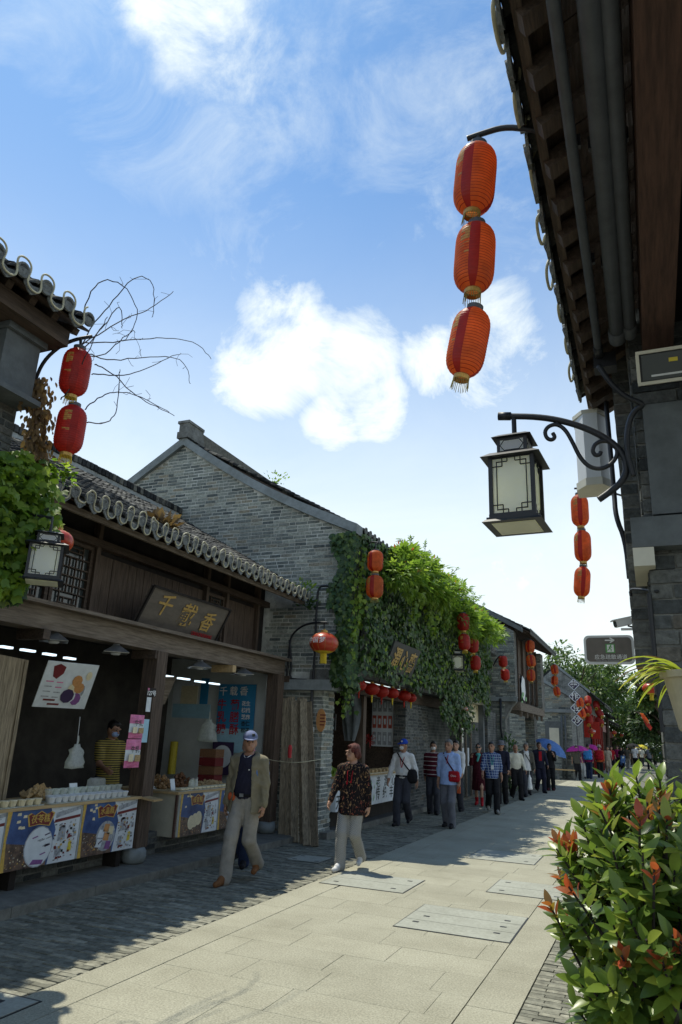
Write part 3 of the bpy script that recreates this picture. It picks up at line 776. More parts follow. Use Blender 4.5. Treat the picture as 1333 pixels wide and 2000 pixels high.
# second brick skin: the pilaster strip at the right of the gable
# corbel, ledge and kneeler
lz0, lz1 = 2.42, 2.60
MB().box(-6.62, -5.14, CY-.14, CY+.028, lz0, lz1).build('ledge', 'greystone', tC)
MB().box(-5.30, -5.10, CY-.138, 12.45, lz0+.002, lz1-.002).build('ledge', 'greystone', tC)
MB().box(-6.60, -6.28, CY-.13, CY+.027, lz1+.002, 3.05).build('stone_block', 'greystone', tC)
c = MB()
for i, (x1, z0, z1) in enumerate(((-5.22, 2.60, 2.66), (-5.08, 2.66, 2.72), (-4.95, 2.72, 2.78))): c.box(-5.6, x1, CY+.0+.002*i, 12.6, z0, z1)
c.build('corbel', 'mortar_dark', tC)
# verge stones along the rake
vg = MB(); prev = None
xs = [lerp(ef.x+.08, apex.x, i/14) for i in range(15)]
for a, b in zip(xs, xs[1:]): vg.prism([(a, CY-.06, zroof(a)-.10), (b, CY-.06, zroof(b)-.10), (b, CY-.06, zroof(b)+.09), (a, CY-.06, zroof(a)+.09)], (0, .30, 0))
vg.prism([(apex.x, CY-.06, zroof(apex.x)-.10), (XL, CY-.06, zroof(XL)-.10), (XL, CY-.06, zroof(XL)+.09), (apex.x, CY-.06, zroof(apex.x)+.09)], (0, .30, 0))
vg.build('verge', 'greystone', tC)
kn = MB().box(apex.x-.16, apex.x+.14, CY-.1, CY+.5, apex.z+.05, apex.z+.20); kn.box(apex.x-.13, apex.x+.11, CY-.08, CY+.5, apex.z+.20, apex.z+.40); kn.box(apex.x-.17, apex.x+.13, CY-.1, CY+.5, apex.z+.40, apex.z+.46)
kn.build('ridge_end', 'mortar_dark', tC)
MB().box(apex.x-.12, apex.x+.10, CY+.5, 21, apex.z+.02, apex.z+.36).build('ridge', 'tile', tC)
tiled_roof(tC, CY+.28, 20.9, ef.x+.05, ef.z-.02, apex.x, apex.z+.02, .24, .13, 120)
MB().prism([(apex.x, CY+.2, apex.z), (XL, CY+.2, zroof(XL)), (XL, CY+.2, zroof(XL)-.1), (apex.x, CY+.2, apex.z-.1)], (0, 9, 0)).build('back_roof', 'tile', tC)
rafters(tC, CY+.3, 20.9, ef.x+.05, ef.z-.02, -6.0, ef.z+.75, .24)
MB().box(-5.2, -4.92, CY+.34, 20.9, 2.72, 5.55).build('front_wall', 'brick_sheet', tC)
MB().box(-12.5, -12.3, CY+.3, 20.9, 0, 5.0).build('back_wall', 'brick_sheet', tC)
# shop opening below
MB().box(-5.52, -5.28, 12.33, 21, 2.46, 2.72).build('beam', 'timber', tC)
pier = MB().box(-5.60, -5.31, 16.55, 18.4, .1, 2.458).build('pier', 'mortar_dark', tC)
brick_wall(tC, 'X', -5.308, 16.55, 18.4, .1, 2.45, m='brick_dark', most=150)
brick_wall(tC, 'Y', 16.548, -5.6, -5.31, .1, 2.45, m='brick_dark', most=60)
nearp = MB().box(-5.62, -5.33, CY+.34, 12.32, 0.0, 2.458).build('pier', 'mortar', tC)
brick_wall(tC, 'X', -5.317, CY+.02, 12.32, .02, 2.42, m='brick', most=80)
MB().box(-5.60, -5.36, 18.42, 20.9, .1, 2.458).build('lower_wall', 'brick_sheet', tC)
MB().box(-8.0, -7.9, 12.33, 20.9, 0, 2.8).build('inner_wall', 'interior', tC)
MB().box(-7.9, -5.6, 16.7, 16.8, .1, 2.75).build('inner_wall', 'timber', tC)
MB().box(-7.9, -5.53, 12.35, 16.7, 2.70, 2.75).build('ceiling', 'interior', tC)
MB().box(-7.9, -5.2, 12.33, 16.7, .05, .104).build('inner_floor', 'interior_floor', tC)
for y in (at(706, 1400, X=-5.42).y,): MB().box(-5.50, -5.34, y-.08, y+.08, .105, 2.458).build('post', 'timber_v', tC)
# conduit pipes fixed to the gable
cd = thing('conduit', 'black conduit pipe bent along the brick gable beside the creeper', 'pipe', at(617, 1400, Y=CY))
def ppath(pts, Y): return [at(x, y, Y=Y) for x, y in pts]
MB().tube(smooth_path(ppath(((700, 1147), (660, 1147), (630, 1143), (622, 1150), (619, 1180), (614, 1300), (611, 1345), (609, 1420)), CY-.06), 1), .022, 8).build('pipe', 'iron', cd, smooth=True)
MB().tube(smooth_path(ppath(((566, 1250), (570, 1300), (566, 1322), (572, 1327), (606, 1328), (610, 1340), (606, 1420)), CY-.10), 1), .020, 8).build('pipe', 'iron', cd, smooth=True)
p = at(609, 1423, Y=CY-.06); MB().box(p.x-.05, p.x+.03, CY-.12, CY-.01, p.z-.06, p.z+.03).build('socket_box', 'white_plastic', cd)
p = at(631, 1408, Y=12.05)
t = thing('oval_plaque', 'orange oval plaque on the brick pier beside the planks', 'plaque', (p.x, CY-.05, p.z))
q = at(630, 1407, Y=CY-.03)
MB().lathe((q.x+.02, CY-.035, q.z), [(0, 0), (.125, 0), (.125, .02), (0, .02)], 28, axis=(0, -1, 0)).build('plate', 'ink_orange', t)
for pl_ in t.children: pl_.scale = (.72, 1, 1.55)
for i in range(4): MB().box(q.x-.035, q.x+.075-.02*(i%2), CY-.060, CY-.056, q.z+.08-.055*i, q.z+.10-.055*i).build('lettering', 'ink_maroon', t)

# ------------------------------------------------------------------ stock and fittings of the sweet shop
def poster(t, O, u, v, W, H, title, kind, nrm):
    """printed counter panel: O lower-left corner, u right, v up; flat print pieces 1.5 mm apart"""
    O = Vector(O); u = Vector(u).normalized(); v = Vector(v).normalized(); n = Vector(nrm)
    def q(pts, m, name, k, par): 
        P = [O+u*(a*W)+v*(b*H)+n*(.0015*k) for a, b in pts]; mb = MB(); mb.add(P, [tuple(range(len(P)))]); return mb.build(name, m, par)
    pan = MB(); pan.prism([O, O+u*W, O+u*W+v*H, O+v*H], -n*.02); pan = pan.build('poster', 'ink_white', t)
    q(((0, 0), (.60, 0), (.66, .6), (.56, 1), (0, 1)), 'ink_blue', 'print', 1, pan)
    q(((0, 0), (.58, 0), (.60, .42), (.3, .40), (0, .48)), 'ink_dusk', 'print', 2, pan)
    q(((0, 0), (.055, 0), (.03, .5), (.055, 1), (0, 1)), 'ink_gold', 'print', 3, pan)
    # eaves drawn at the top right, houses and figures below
    q(((.64, .80), (1, .93), (1, .99), (.64, .90)), 'ink_grey', 'print', 2, pan)
    q(((.62, .72), (1, .78), (1, .83), (.64, .78)), 'ink_maroon', 'print', 2, pan)
    for (a, b, w, h, m) in ((.70, .38, .11, .28, 'ink_grey'), (.72, .60, .07, .06, 'ink_maroon'), (.84, .40, .05, .09, 'ink_maroon'), (.92, .42, .05, .12, 'ink_grey'), (.68, .10, .09, .20, 'ink_grey'), (.86, .16, .06, .20, 'ink_yellow'), (.70, .06, .10, .05, 'ink_maroon'), (.82, .5, .03, .07, 'black_text')):
        q(((a, b), (a+w, b+.02), (a+w*.9, b+h), (a+.01, b+h*.93)), m, 'print', 2, pan)
    # scroll-shaped emblem
    sc = [(.30, .72), (.27, .90), (.31, .93), (.36, .89), (.43, .95), (.50, .89), (.56, .93), (.60, .90), (.55, .70), (.42, .74)]
    q([(x+(x-.43)*.12, y+(y-.83)*.14) for x, y in sc], 'ink_gold', 'emblem', 3, pan); q(sc, 'ink_maroon', 'emblem', 4, pan)
    text_mesh(title, .135*W*.62, 'ink_gold', O+u*(.43*W)+v*(.82*H)+n*.008, u, v, 'lettering', pan, .0004, bold=.001)
    c = (.46, .32)
    def ell(cx, cy, rx_, ry_, n_=18): return [(cx+rx_*math.cos(2*math.pi*i/n_), cy+ry_*math.sin(2*math.pi*i/n_)) for i in range(n_)]
    ar = W/H
    det = MB(); mats_ = ['ink_grey', 'ink_maroon', 'black_text', 'ink_gold', 'ink_cream', 'ink_orange']
    def speck(a, b, w, h, mi, k): det.cm = mi; det.add([O+u*(x_*W)+v*(y_*H)+n*(.0015*k) for x_, y_ in ((a, b), (a+w, b+random.uniform(-.01, .01)), (a+w*random.uniform(.7, 1), b+h), (a+w*.1, b+h*random.uniform(.8, 1)))], [(0, 1, 2, 3)])
    for i_ in range(70): speck(random.uniform(.64, .95), random.uniform(.04, .70), random.uniform(.008, .035), random.uniform(.012, .05), random.choice((0, 0, 0, 1, 2, 3)), 2.6)
    for i_ in range(60): speck(random.uniform(.06, .56), random.uniform(.03, .40), random.uniform(.006, .02), random.uniform(.008, .03), random.choice((3, 4, 5, 5, 0)), 2.6)
    for i_ in range(14): speck(random.uniform(.66, .95), random.uniform(.86, .97), random.uniform(.02, .05), random.uniform(.01, .02), 0, 2.6)
    for i_ in range(5): speck(random.uniform(.08, .25), random.uniform(.66, .95), .05, .05, 4, 2.4)
    det.build('print_detail', mats_, pan, kind='stuff')
    if kind == 0:
        q(ell(.45, .34, .19, .19*ar), 'ink_grey', 'print', 4, pan); q(ell(.45, .34, .18, .18*ar), 'ink_white', 'print', 5, pan)
        for i in range(9):
            a = random.uniform(0, 6.28); r_ = random.uniform(.03, .13); x, y = .45+r_*math.cos(a), .34+r_*math.sin(a)*ar
            q(((x, y), (x+.07, y+.03), (x+.06, y+.05), (x-.01, y+.02)), random.choice(('ink_grey', 'ink_dkpurple', 'ink_purple')), 'print', 6, pan)
        q(((.36, .05), (.52, .03), (.54, .10), (.40, .13)), 'ink_purple', 'print', 6, pan)
    elif kind == 1:
        q(ell(.45, .34, .17, .17*ar), 'ink_grey', 'print', 4, pan)
        for (x, y, m) in ((.36, .40, 'ink_white'), (.45, .50, 'ink_orange'), (.53, .44, 'ink_cream'), (.34, .22, 'ink_white'), (.46, .33, 'ink_orange'), (.50, .16, 'ink_purple')):
            q(((x-.06, y-.07), (x+.04, y-.09), (x+.06, y+.06), (x-.03, y+.08)), m, 'print', 5, pan)
        for i in range(3): q(ell(.34+.02*i, .21+.02*i, .012, .02, 6), 'ink_dkpurple', 'print', 6, pan)
    else:
        for k in range(3): q(ell(.30+.09*k, .30+.04*k, .085, .17, 16), 'ink_cream', 'print', 4+k, pan)
def cup_row(t, y0, y1, x, z, n, m1='white_plastic', r=.045, h=.05):
    base = MB(); base.lathe((0, 0, 0), [(r*.75, 0), (r, h), (r*1.08, h), (r*1.08, h+.006), (r*.95, h+.012), (0, h+.016)], 10); me = base.mesh('cup', [m1])
    for i in range(n): link_mesh('cup', me, t, (x+random.uniform(-.006, .006), lerp(y0, y1, (i+.5)/n), z), None, (0, 0, random.random()*6))
# first counter
CX = -5.93; cz0, cz1 = .285, .835
t = thing('sweet_counter', 'long front counter with three printed posters beside the timber post', 'counter', (-6.2, 6.2, .086))
MB().box(-6.22, CX-.022, 4.0, 7.74, cz0, cz1).build('cabinet', 'beige', t)
for y in (4.2, 6.0, 7.6): MB().box(-6.21, -6.02, y-.04, y+.04, .086, cz0).build('leg', 'timber_black', t)
MB().box(-6.75, CX+.02, 3.9, 7.78, cz1+.001, cz1+.03).build('counter_top', 'pine', t)
poster(t, (CX, 4.72, cz0), (0, 1, 0), (0, 0, 1), .98, cz1-cz0, '桂花糕', 0, (1, 0, 0))
poster(t, (CX, 5.72, cz0), (0, 1, 0), (0, 0, 1), 1.03, cz1-cz0, '茯苓糕', 0, (1, 0, 0))
poster(t, (CX, 6.78, cz0), (0, 1, 0), (0, 0, 1), .95, cz1-cz0, '水晶糕', 1, (1, 0, 0))
ct = cz1+.031
sh = thing('folding_shelf', 'small pine shelf jutting from the end of the front counter', 'shelf', (-5.98, 7.9, .8)); MB().obox((-5.84, 7.86, .838), ((1, 0, -.1), (0, 1, 0), (.1, 0, 1)), (.12, .09, .012)).build('board', 'pine', sh)
k = 0
for x, y0, y1, n, wh in ((-6.0, 4.6, 6.2, 15, 'a'), (-6.0, 6.3, 7.6, 13, 'the right end of'), (-6.13, 6.4, 7.65, 12, 'second row at')):
    tr = thing('sweet_tray', {'a': 'tray of small cups in front row on left half of front counter', 'the right end of': 'tray of white cups along the front edge near the timber post', 'second row at': 'second row of white cups stacked behind the front row near the post'}[wh], 'tray', (x, (y0+y1)/2, ct), 'trays on the front counter')
    MB().box(x-.055, x+.055, y0, y1, ct, ct+.008).build('tray', 'clear_bag', tr)
    cup_row(tr, y0, y1, x, ct+.009, n, 'ink_cream' if wh == 'a' else 'white_plastic')
    if wh == 'second row at': cup_row(tr, y0, y1, x-.012, ct+.072, n, 'clear_bag')
    k += 1
def blob_pile(name, label, cat, c, rx_, ry_, rz, m, n=60, s=.03, group=None):
    t = thing(name, label, cat, c, group); c = Vector(c)
    lo = MB()
    for i in range(n):
        a = random.uniform(0, 6.28); r_ = math.sqrt(random.random()); h = (1-r_*r_)*random.random()
        p = c+Vector((rx_*r_*math.cos(a), ry_*r_*math.sin(a), s*.5+rz*h)); ax = rvec(); bx_ = ax.orthogonal().normalized()
        lo.obox(p, (ax, bx_, ax.cross(bx_)), (s, s*.6, s*.4))
    lo.build('heap', m, t, kind='stuff'); return t
blob_pile('food_bag', 'heap of brown paper food packets on front counter', 'packet', at(72, 1557, X=-6.25), .10, .18, .09, 'nuts', 30, .045)
def plastic_bag(label, c, w, h, d, m='clear_bag', strap=True, group=None):
    c = Vector(c); t = thing('plastic_bag', label, 'plastic bag', c, group)
    mb = MB(); n = 14; prof = []
    for i in range(9):
        u = i/8; wd = .85+.15*math.cos(u*5) if u < .8 else .45-.25*(u-.8)/.2; wd = .26 if u > .95 and strap else wd
        if not strap: wd = 1-.3*u
        row = []
        for j in range(n):
            a_ = 2*math.pi*j/n; cc_, ss_ = math.cos(a_), math.sin(a_); q_ = (abs(cc_)**4+abs(ss_)**4)**-.25*.86; jt = 1+.13*random.uniform(-1, 1)
            row.append((c.x+d*wd*ss_*q_*jt, c.y+w*wd*cc_*q_*jt, c.z+h*u+random.uniform(-.02, .02)*h))
        prof.append(row)
    V = [p for r_ in prof for p in r_]; F = [(i*n+j, i*n+(j+1) % n, (i+1)*n+(j+1) % n, (i+1)*n+j) for i in range(8) for j in range(n)]; F.append(tuple(range(n-1, -1, -1)))
    mb.add(V, F); mb.build('bag', m, t, smooth=True)
    if strap: MB().tube([c+Vector((0, 0, h*.95)), c+Vector((0, .012, h*1.15)), c+Vector((.0, 0, h*1.35))], .008, 6).build('handle', m, t)
    return t
p = at(145, 1500, X=-6.35); plastic_bag('clear plastic bag bundle hanging by a string over the front counter', p, .16, .27, .08)
MB().tube([at(150, 1460, X=-6.35), at(157, 1400, X=-6.33)], .004, 5).build('string', 'white_plastic', label='thin string that holds the plastic bag bundle under the white poster', cat='string')
p = at(187, 1545, X=-6.35); plastic_bag('crumpled clear plastic bag standing on the front counter', Vector((p.x, p.y, ct)), .16, .20, .12, strap=False)
def price_card(label, px, py, X, s=.10, z=None):
    p = at(px, py, X=X); t = thing('price_card', label, 'card', p if z is None else (p.x, p.y, z), 'payment cards on the counters'); z = p.z if z is None else z
    MB().obox((p.x, p.y, z+s*.75), ((0, 1, 0), (1, 0, .25), (-.25, 0, 1)), (s*.5, .004, s*.72)).build('card', 'ink_white', t)
    MB().obox((p.x+.008, p.y, z+s*.18), ((0, 1, 0), (1, 0, .25), (-.25, 0, 1)), (s*.48, .002, s*.14)).build('band', 'ink_sky', t); return t
price_card('white payment card with blue foot on the front counter', 143, 1553, -6.15, .12, ct)
price_card('small white payment card on the second counter', 337, 1538, -6.15, .10, .87)
# second counter
t = thing('sweet_counter', 'second counter with beige side and yellow sweets poster behind the man in a cap', 'counter', (-6.3, 9.5, .086))
MB().box(-6.95, CX-.022-.02, 8.62, 10.55, .30, .835).build('cabinet', 'beige', t)
MB().box(-6.9, -6.3, 8.75, 10.5, .086, .298).build('leg', 'timber_black', t)
MB().box(-7.05, CX+.0, 8.58, 10.6, .836, .868).build('counter_top', 'pine', t)
MB().box(-5.97, -5.94, 8.58, 8.612, .30, .83).build('corner_strip', 'beam_red', t)
poster(t, (CX-.02, 8.68, .30), (0, 1, 0), (0, 0, 1), .95, .535, '绿豆糕', 2, (1, 0, 0))
poster(t, (CX-.02, 9.66, .30), (0, 1, 0), (0, 0, 1), .88, .535, '山药糕', 0, (1, 0, 0))
for i, (x, y, rx_, ry_, rz, m, lb) in enumerate(((-6.55, 8.95, .22, .2, .16, 'cookie', 'bag of brown braided dough twists on the second counter'), (-6.5, 9.42, .2, .22, .17, 'cookie_dark', 'second heap of dark dough twists on the second counter'), (-6.25, 9.85, .2, .3, .07, 'nuts', 'low heap of golden crisps at the far end of second counter'))):
    blob_pile('sweet_heap', lb, 'sweets', (x, y, .869), rx_, ry_, rz, m, 90, .028, 'heaps of sweets on the second counter')
p = at(300, 1540, X=-6.4); plastic_bag('flat pale plastic bag at the near end of second counter', (-6.6, 8.72, .87), .12, .05, .2, strap=False)
for i in range(2):
    y = 9.12+.1*i; t = thing('sweet_jar', ('left' if i == 0 else 'right')+' of two small clear jars on the second counter', 'jar', (-6.1, y, .869), 'small clear jars'); 
    MB().lathe((-6.1, y, .869), [(.035, 0), (.038, .02), (.038, .10), (.03, .115), (.03, .135)], 12).build('glass', 'clear_bag', t, smooth=True); MB().lathe((-6.1, y, 1.003), [(.034, 0), (.034, .02), (0, .022)], 12).build('lid', 'steel', t)
tr = thing('sweet_tray', 'tray of pale flat sweets along the front of second counter', 'tray', (-6.02, 9.3, .868), 'trays on the second counter')
MB().box(-6.12, -5.95, 8.7, 10.2, .868, .876).build('tray', 'clear_bag', tr); 
bl = unit_block('sweet_block', 'ink_cream', .1, .1, .2)
for i in range(14): link_mesh('sweet', bl, tr, (-6.03, 8.76+i*.104, .892), (.11, .085, .03), (0, 0, random.uniform(-.1, .1)))
# hanging posters, packets and banner
t = thing('hanging_poster', 'white sheet poster with sweets hanging tilted under the beam', 'poster', at(130, 1380, X=-6.1))
A = at(96, 1290, X=-5.95); Bp = at(195, 1300, X=-5.95); D = at(63, 1380, X=-6.28); C_ = at(165, 1385, X=-6.28)
MB().prism([D, C_, Bp, A], (-.008, 0, .003)).build('sheet', 'ink_white', t)
nn = (C_-D).cross(A-D).normalized()
def pp(u, v, k=1): return lerp(lerp(D, C_, u), lerp(A, Bp, u), v)+nn*(.0025*k)
def pq(pts, m, k=1, name='print'): mb = MB(); mb.add([pp(u, v, k) for u, v in pts], [tuple(range(len(pts)))]); mb.build(name, m, t)
pq(((.17, .68), (.13, .90), (.24, .96), (.36, .90), (.35, .76), (.25, .63)), 'ink_maroon', 1, 'emblem')
for i in range(4):
    pq(((.08, .56-.11*i), (.22, .56-.11*i), (.22, .585-.11*i), (.08, .585-.11*i)), 'ink_pink' if i == 0 else 'ink_grey', 1); pq(((.28, .55-.11*i), (.40, .55-.11*i), (.40, .575-.11*i), (.28, .575-.11*i)), 'ink_pink' if i < 2 else 'ink_grey', 1)
for i in range(2): pq(((.14+.1*i, .15-.09*i), (.36+.1*i, .15-.09*i), (.36+.1*i, .19-.09*i), (.14+.1*i, .19-.09*i)), 'ink_maroon', 1)
for (x, y, w, h, m) in ((.66, .62, .10, .13, 'ink_orange'), (.62, .45, .10, .12, 'ink_cream'), (.74, .47, .10, .12, 'ink_orange'), (.56, .28, .13, .16, 'ink_dkpurple'), (.62, .27, .10, .13, 'ink_white'), (.74, .22, .10, .14, 'ink_purple'), (.83, .42, .03, .12, 'ink_grey'), (.86, .75, .06, .1, 'ink_cream')):
    pq([(x+w*math.cos(2*math.pi*i/9+.3), y+h*math.sin(2*math.pi*i/9+.3)) for i in range(9)], m, 2+random.random())
t = thing('price_board', 'dark-edged white board hung behind the timber post', 'board', at(300, 1370, X=-6.5))
mb = MB(); mb.prism([at(306, 1375, X=-6.62), at(322, 1376, X=-6.62), at(345, 1322, X=-6.5), at(312, 1322, X=-6.5)], (-.02, 0, 0)); mb.build('sheet', 'timber_grey', t)
t = thing('blue_banner', 'tall blue banner with white and red characters on the pale end wall', 'banner', at(455, 1460, Y=11.44))
a, b, c_, d = at(419, 1462, Y=11.46), at(492, 1466, Y=11.46), at(496, 1337, Y=11.46), at(424, 1332, Y=11.46)
W_ = b.x-a.x
MB().box(a.x, b.x, 11.45, 11.47, a.z-.05, c_.z).build('sheet', 'ink_sky', t); MB().box(a.x, b.x, 11.447, 11.449, a.z-.05, a.z+.35).build('sheet', 'ink_paleblue', t)
def bt(ch, px, py, s, m): text_mesh(ch, s, m, at(px, py, Y=11.44), (1, 0, 0), (0, 0, 1), 'character', t, .001, bold=.002)
for i, ch in enumerate('千载香'): bt(ch, 437+20*i, 1351, .17, 'white_text')
for i, ch in enumerate('牛乳糖'): bt(ch, 434-1*i, 1377+24*i, .20, 'red_text')
for i, ch in enumerate('葡膳酥'): bt(ch, 459-1*i, 1378+24*i, .20, 'red_text')
for i, ch in enumerate(('花生', '核桃', '芝麻', '杏仁', '松子')): bt(ch, 481-.5*i, 1375+13*i, .09, 'white_text' if i < 3 else 'black_text')
p = at(428, 1475, Y=11.43); t2 = thing('photo_board', 'dark board with an oval plate picture below the blue banner', 'board', at(435, 1500, Y=11.4))
a, b = at(413, 1500, Y=11.43), at(458, 1450, Y=11.43); MB().box(a.x, b.x, 11.415, 11.435, a.z-.1, b.z).build('sheet', 'ink_dkpurple', t2)
m_ = MB(); m_.lathe(((a.x+b.x)/2, 11.412, (a.z+b.z)/2-.02), [(0, 0), (.19, 0), (.19, .002), (0, .002)], 20, axis=(0, -1, 0)); m_.build('plate', 'ink_white', t2)
t = thing('notice_board', 'faded notices pinned on the pale end wall', 'notice', at(370, 1390, Y=11.5))
for (x0, y0, x1, y1, m) in ((334, 1400, 380, 1330, 'ink_white'), (352, 1375, 388, 1340, 'ink_cream'), (336, 1401, 412, 1376, 'ink_paleblue'), (390, 1375, 410, 1325, 'ink_sky')):
    a, b = at(x0, y0, Y=11.515), at(x1, y1, Y=11.515); MB().box(a.x, b.x, 11.512-.002*random.random(), 11.519, a.z, b.z).build('sheet', m, t)
p = at(405, 1448, Y=10.9); plastic_bag('white plastic carrier bag hanging against the pale wall beside the blue banner', p, .12, .36, .20)
p = at(335, 1510, Y=11.3); MB().lathe((p.x, 11.3, .9), [(.07, 0), (.07, .55), (0, .56)], 12).build('yellow_tube', 'ink_yellow', label='tall yellow tube standing by the pale wall', cat='tube')
p = at(435, 1480, X=-6.5); t = thing('box_stack', 'stack of reddish boxes behind the man in a cap', 'boxes', (-6.7, 10.4, .87))
for i in range(4): MB().box(-6.75, -6.45, 10.25, 10.5, .87+.13*i, .995+.13*i).build('carton', 'cookie_dark' if i % 2 else 'ink_maroon', t)
def packet(label, px0, py0, px1, py1, X):
    a, b = at(px0, py1, X=X), at(px1, py0, X=X); t = thing('sweet_packet', label, 'packet', ((a.x), (a.y+b.y)/2, a.z), 'pink sweet packets hung on posts')
    y0, y1, z0, z1 = a.y, b.y, a.z, b.z
    V = []; n = 8
    for i in range(n+1):
        u = i/n; th = .03*math.sin(math.pi*u)**.6
        for jj, wv in ((0, 0), (.5, 1), (1, 0)): V.append((X+.01+th*wv, lerp(y0, y1, jj), lerp(z0, z1, u)))
    F = [(i*3+j, i*3+j+1, i*3+j+4, i*3+j+3) for i in range(n) for j in range(2)]
    mb = MB(); mb.add(V, F)
    for i in range(len(F)): mb.m[i] = 0 if (i//2 in (0, 1, 5, 6, 7)) else 1
    mb.build('pouch', ['ink_pink', 'ink_white'], t)
    MB().box(X+.043, X+.045, lerp(y0, y1, .52), lerp(y0, y1, .88), lerp(z0, z1, .22), lerp(z0, z1, .45)).build('label', 'nuts', t)
    MB().box(X+.043, X+.045, lerp(y0, y1, .12), lerp(y0, y1, .42), lerp(z0, z1, .22), lerp(z0, z1, .48)).build('label', 'ink_cream', t)
    text_mesh('牛乳', .3*(y1-y0), 'black_text', (X+.044, (y0+y1)/2, lerp(z0, z1, .63)), (0, 1, 0), (0, 0, 1), 'lettering', t, .0008)
packet('upper pink sweet packet hanging on the timber post', 249, 1397, 282, 1442, -5.91)
packet('lower pink sweet packet hanging on the timber post', 240, 1444, 276, 1500, -5.90)
packet('pink sweet packet on the far post behind the cap', 481, 1431, 500, 1462, -5.91)
packet('lower pink packet on the far post behind the shoulder', 480, 1464, 498, 1500, -5.905)
a, b = at(276, 1450, X=-5.915), at(292, 1405, X=-5.915); MB().box(-5.918, -5.912, a.y, b.y, a.z, b.z).build('payment_card', ['ink_paleblue'], label='pale card with green edge pinned on the timber post', cat='card')
t = thing('number_plate', 'small house number plate on the timber post', 'plate', at(293, 1370, X=-5.915))
p = at(296, 1353, X=-5.917); MB().box(-5.919, -5.914, p.y-.10, p.y+.09, p.z-.05, p.z+.06).build('plate', 'timber_black', t); text_mesh('127号', .075, 'white_text', (-5.911, p.y, p.z-.01), (0, 1, 0), (0, 0, 1), 'number', t, .001, bold=.001); MB().box(-5.913, -5.911, p.y-.08, p.y-.05, p.z+.025, p.z+.055).build('mark', 'ink_pink', t)
p = at(291, 1376, X=-5.915); MB().box(-5.918, -5.913, p.y-.05, p.y+.04, p.z-.09, p.z+.09).build('torn_paper', 'ink_white', label='torn white paper strip stuck on the timber post', cat='paper')
# wall lamps under the beam
def shade_lamp(label, px, py, X=-6.05):
    p = at(px, py, X=X); t = thing('shade_lamp', label, 'lamp', p, 'flat metal lamps under the shop beam')
    mb = MB(); mb.lathe((p.x, p.y, p.z), [(.21, 0), (.215, .008), (.09, .075), (.05, .10), (.04, .14)], 4); mb.build('shade', 'steel', t)
    MB().lathe((p.x, p.y, p.z-.02), [(.0, 0), (.05, .0), (.07, .025)], 12).build('bulb', 'white_plastic', t)
    MB().tube([(p.x, p.y, p.z+.14), (p.x, p.y, 2.66)], .012, 6).build('stem', 'iron', t)
for i, (px, py) in enumerate(((105, 1253), (226, 1276), (390, 1305), (474, 1318))): shade_lamp(('first', 'second', 'third', 'fourth')[i]+' flat metal lamp from the left under the shop beam', px, py)
# leaning shutter boards
def board(label, foot, top, w, th, group, m='plank'):
    t = thing('shutter_board', label, 'board', foot, group)
    p = Vector(foot); q = Vector(top); d = (q-p).normalized(); a = Vector((1, .22, 0)).normalized(); a = (a-d*a.dot(d)).normalized()
    mb = MB(); mb.obox((p+q)/2, (d, a, d.cross(a)), ((q-p).length/2, w/2, th/2)); mb.ct = random.random(); mb.build('board', m, t, tint=True)
    g2 = MB(); n = d.cross(a); n = n if n.y < 0 else -n
    g2.obox((p+q)/2+a*(w*.42)+n*(th*.5), (d, a, n), ((q-p).length/2, w*.06, .008)); g2.build('rebate', m, t)
names = ('leftmost', 'second from the left', 'third from the left', 'fourth from the left', 'fifth from the left', 'rightmost')
for i, (fx, tx, ty) in enumerate(((551, 560, 1364), (562, 568, 1361), (576, 577, 1369), (590, 586, 1362), (600, 594, 1366), (613, 601, 1371))):
    f = at(fx, 1640+i*3, Z=0); f = Vector((f.x, f.y, 0.005)); tp = at(tx, ty, Y=CY-.16-.02*i)
    board(names[i]+' of the old shutter boards leaning on the brick wall', f+Vector((0, .05*(i % 2), 0)), tp+Vector((0, .06*(i % 2)-.02, 0)), .115, .05, 'old shutter boards leaning on the wall')
f = at(10, 1570, X=-6.2); t = thing('shutter_board', 'weathered board standing at the left edge behind the front counter', 'board', (-6.2, f.y-.17, .87)); zt = at(30, 1286, X=-6.2).z
mb = MB(); mb.prism([(-6.2, f.y-.42, .868), (-6.2, f.y, .868), (-6.2, f.y+.0, zt), (-6.2, f.y-.42, zt+.02)], (-.04, 0, 0)); mb.build('board', 'plank', t, tint=True); MB().box(-6.198, -6.185, f.y-.06, f.y-.035, .87, zt-.02).build('rebate', 'plank', t)
rp = [at(505, 1478, Y=11.0), at(540, 1487, Y=10.95), at(580, 1490, Y=10.95), at(610, 1486, Y=11.2), at(632, 1482, Y=11.6)]
MB().tube(smooth_path(rp), .006, 6).build('rope', 'rope', label='thin pale rope tied round the leaning shutter boards', cat='rope')
MB().lathe(at(566, 1480, Y=10.93), [(.03, 0), (.035, .16), (.02, .2)], 8).build('red_rag', 'red_text', label='red rag tucked between the shutter boards', cat='rag')
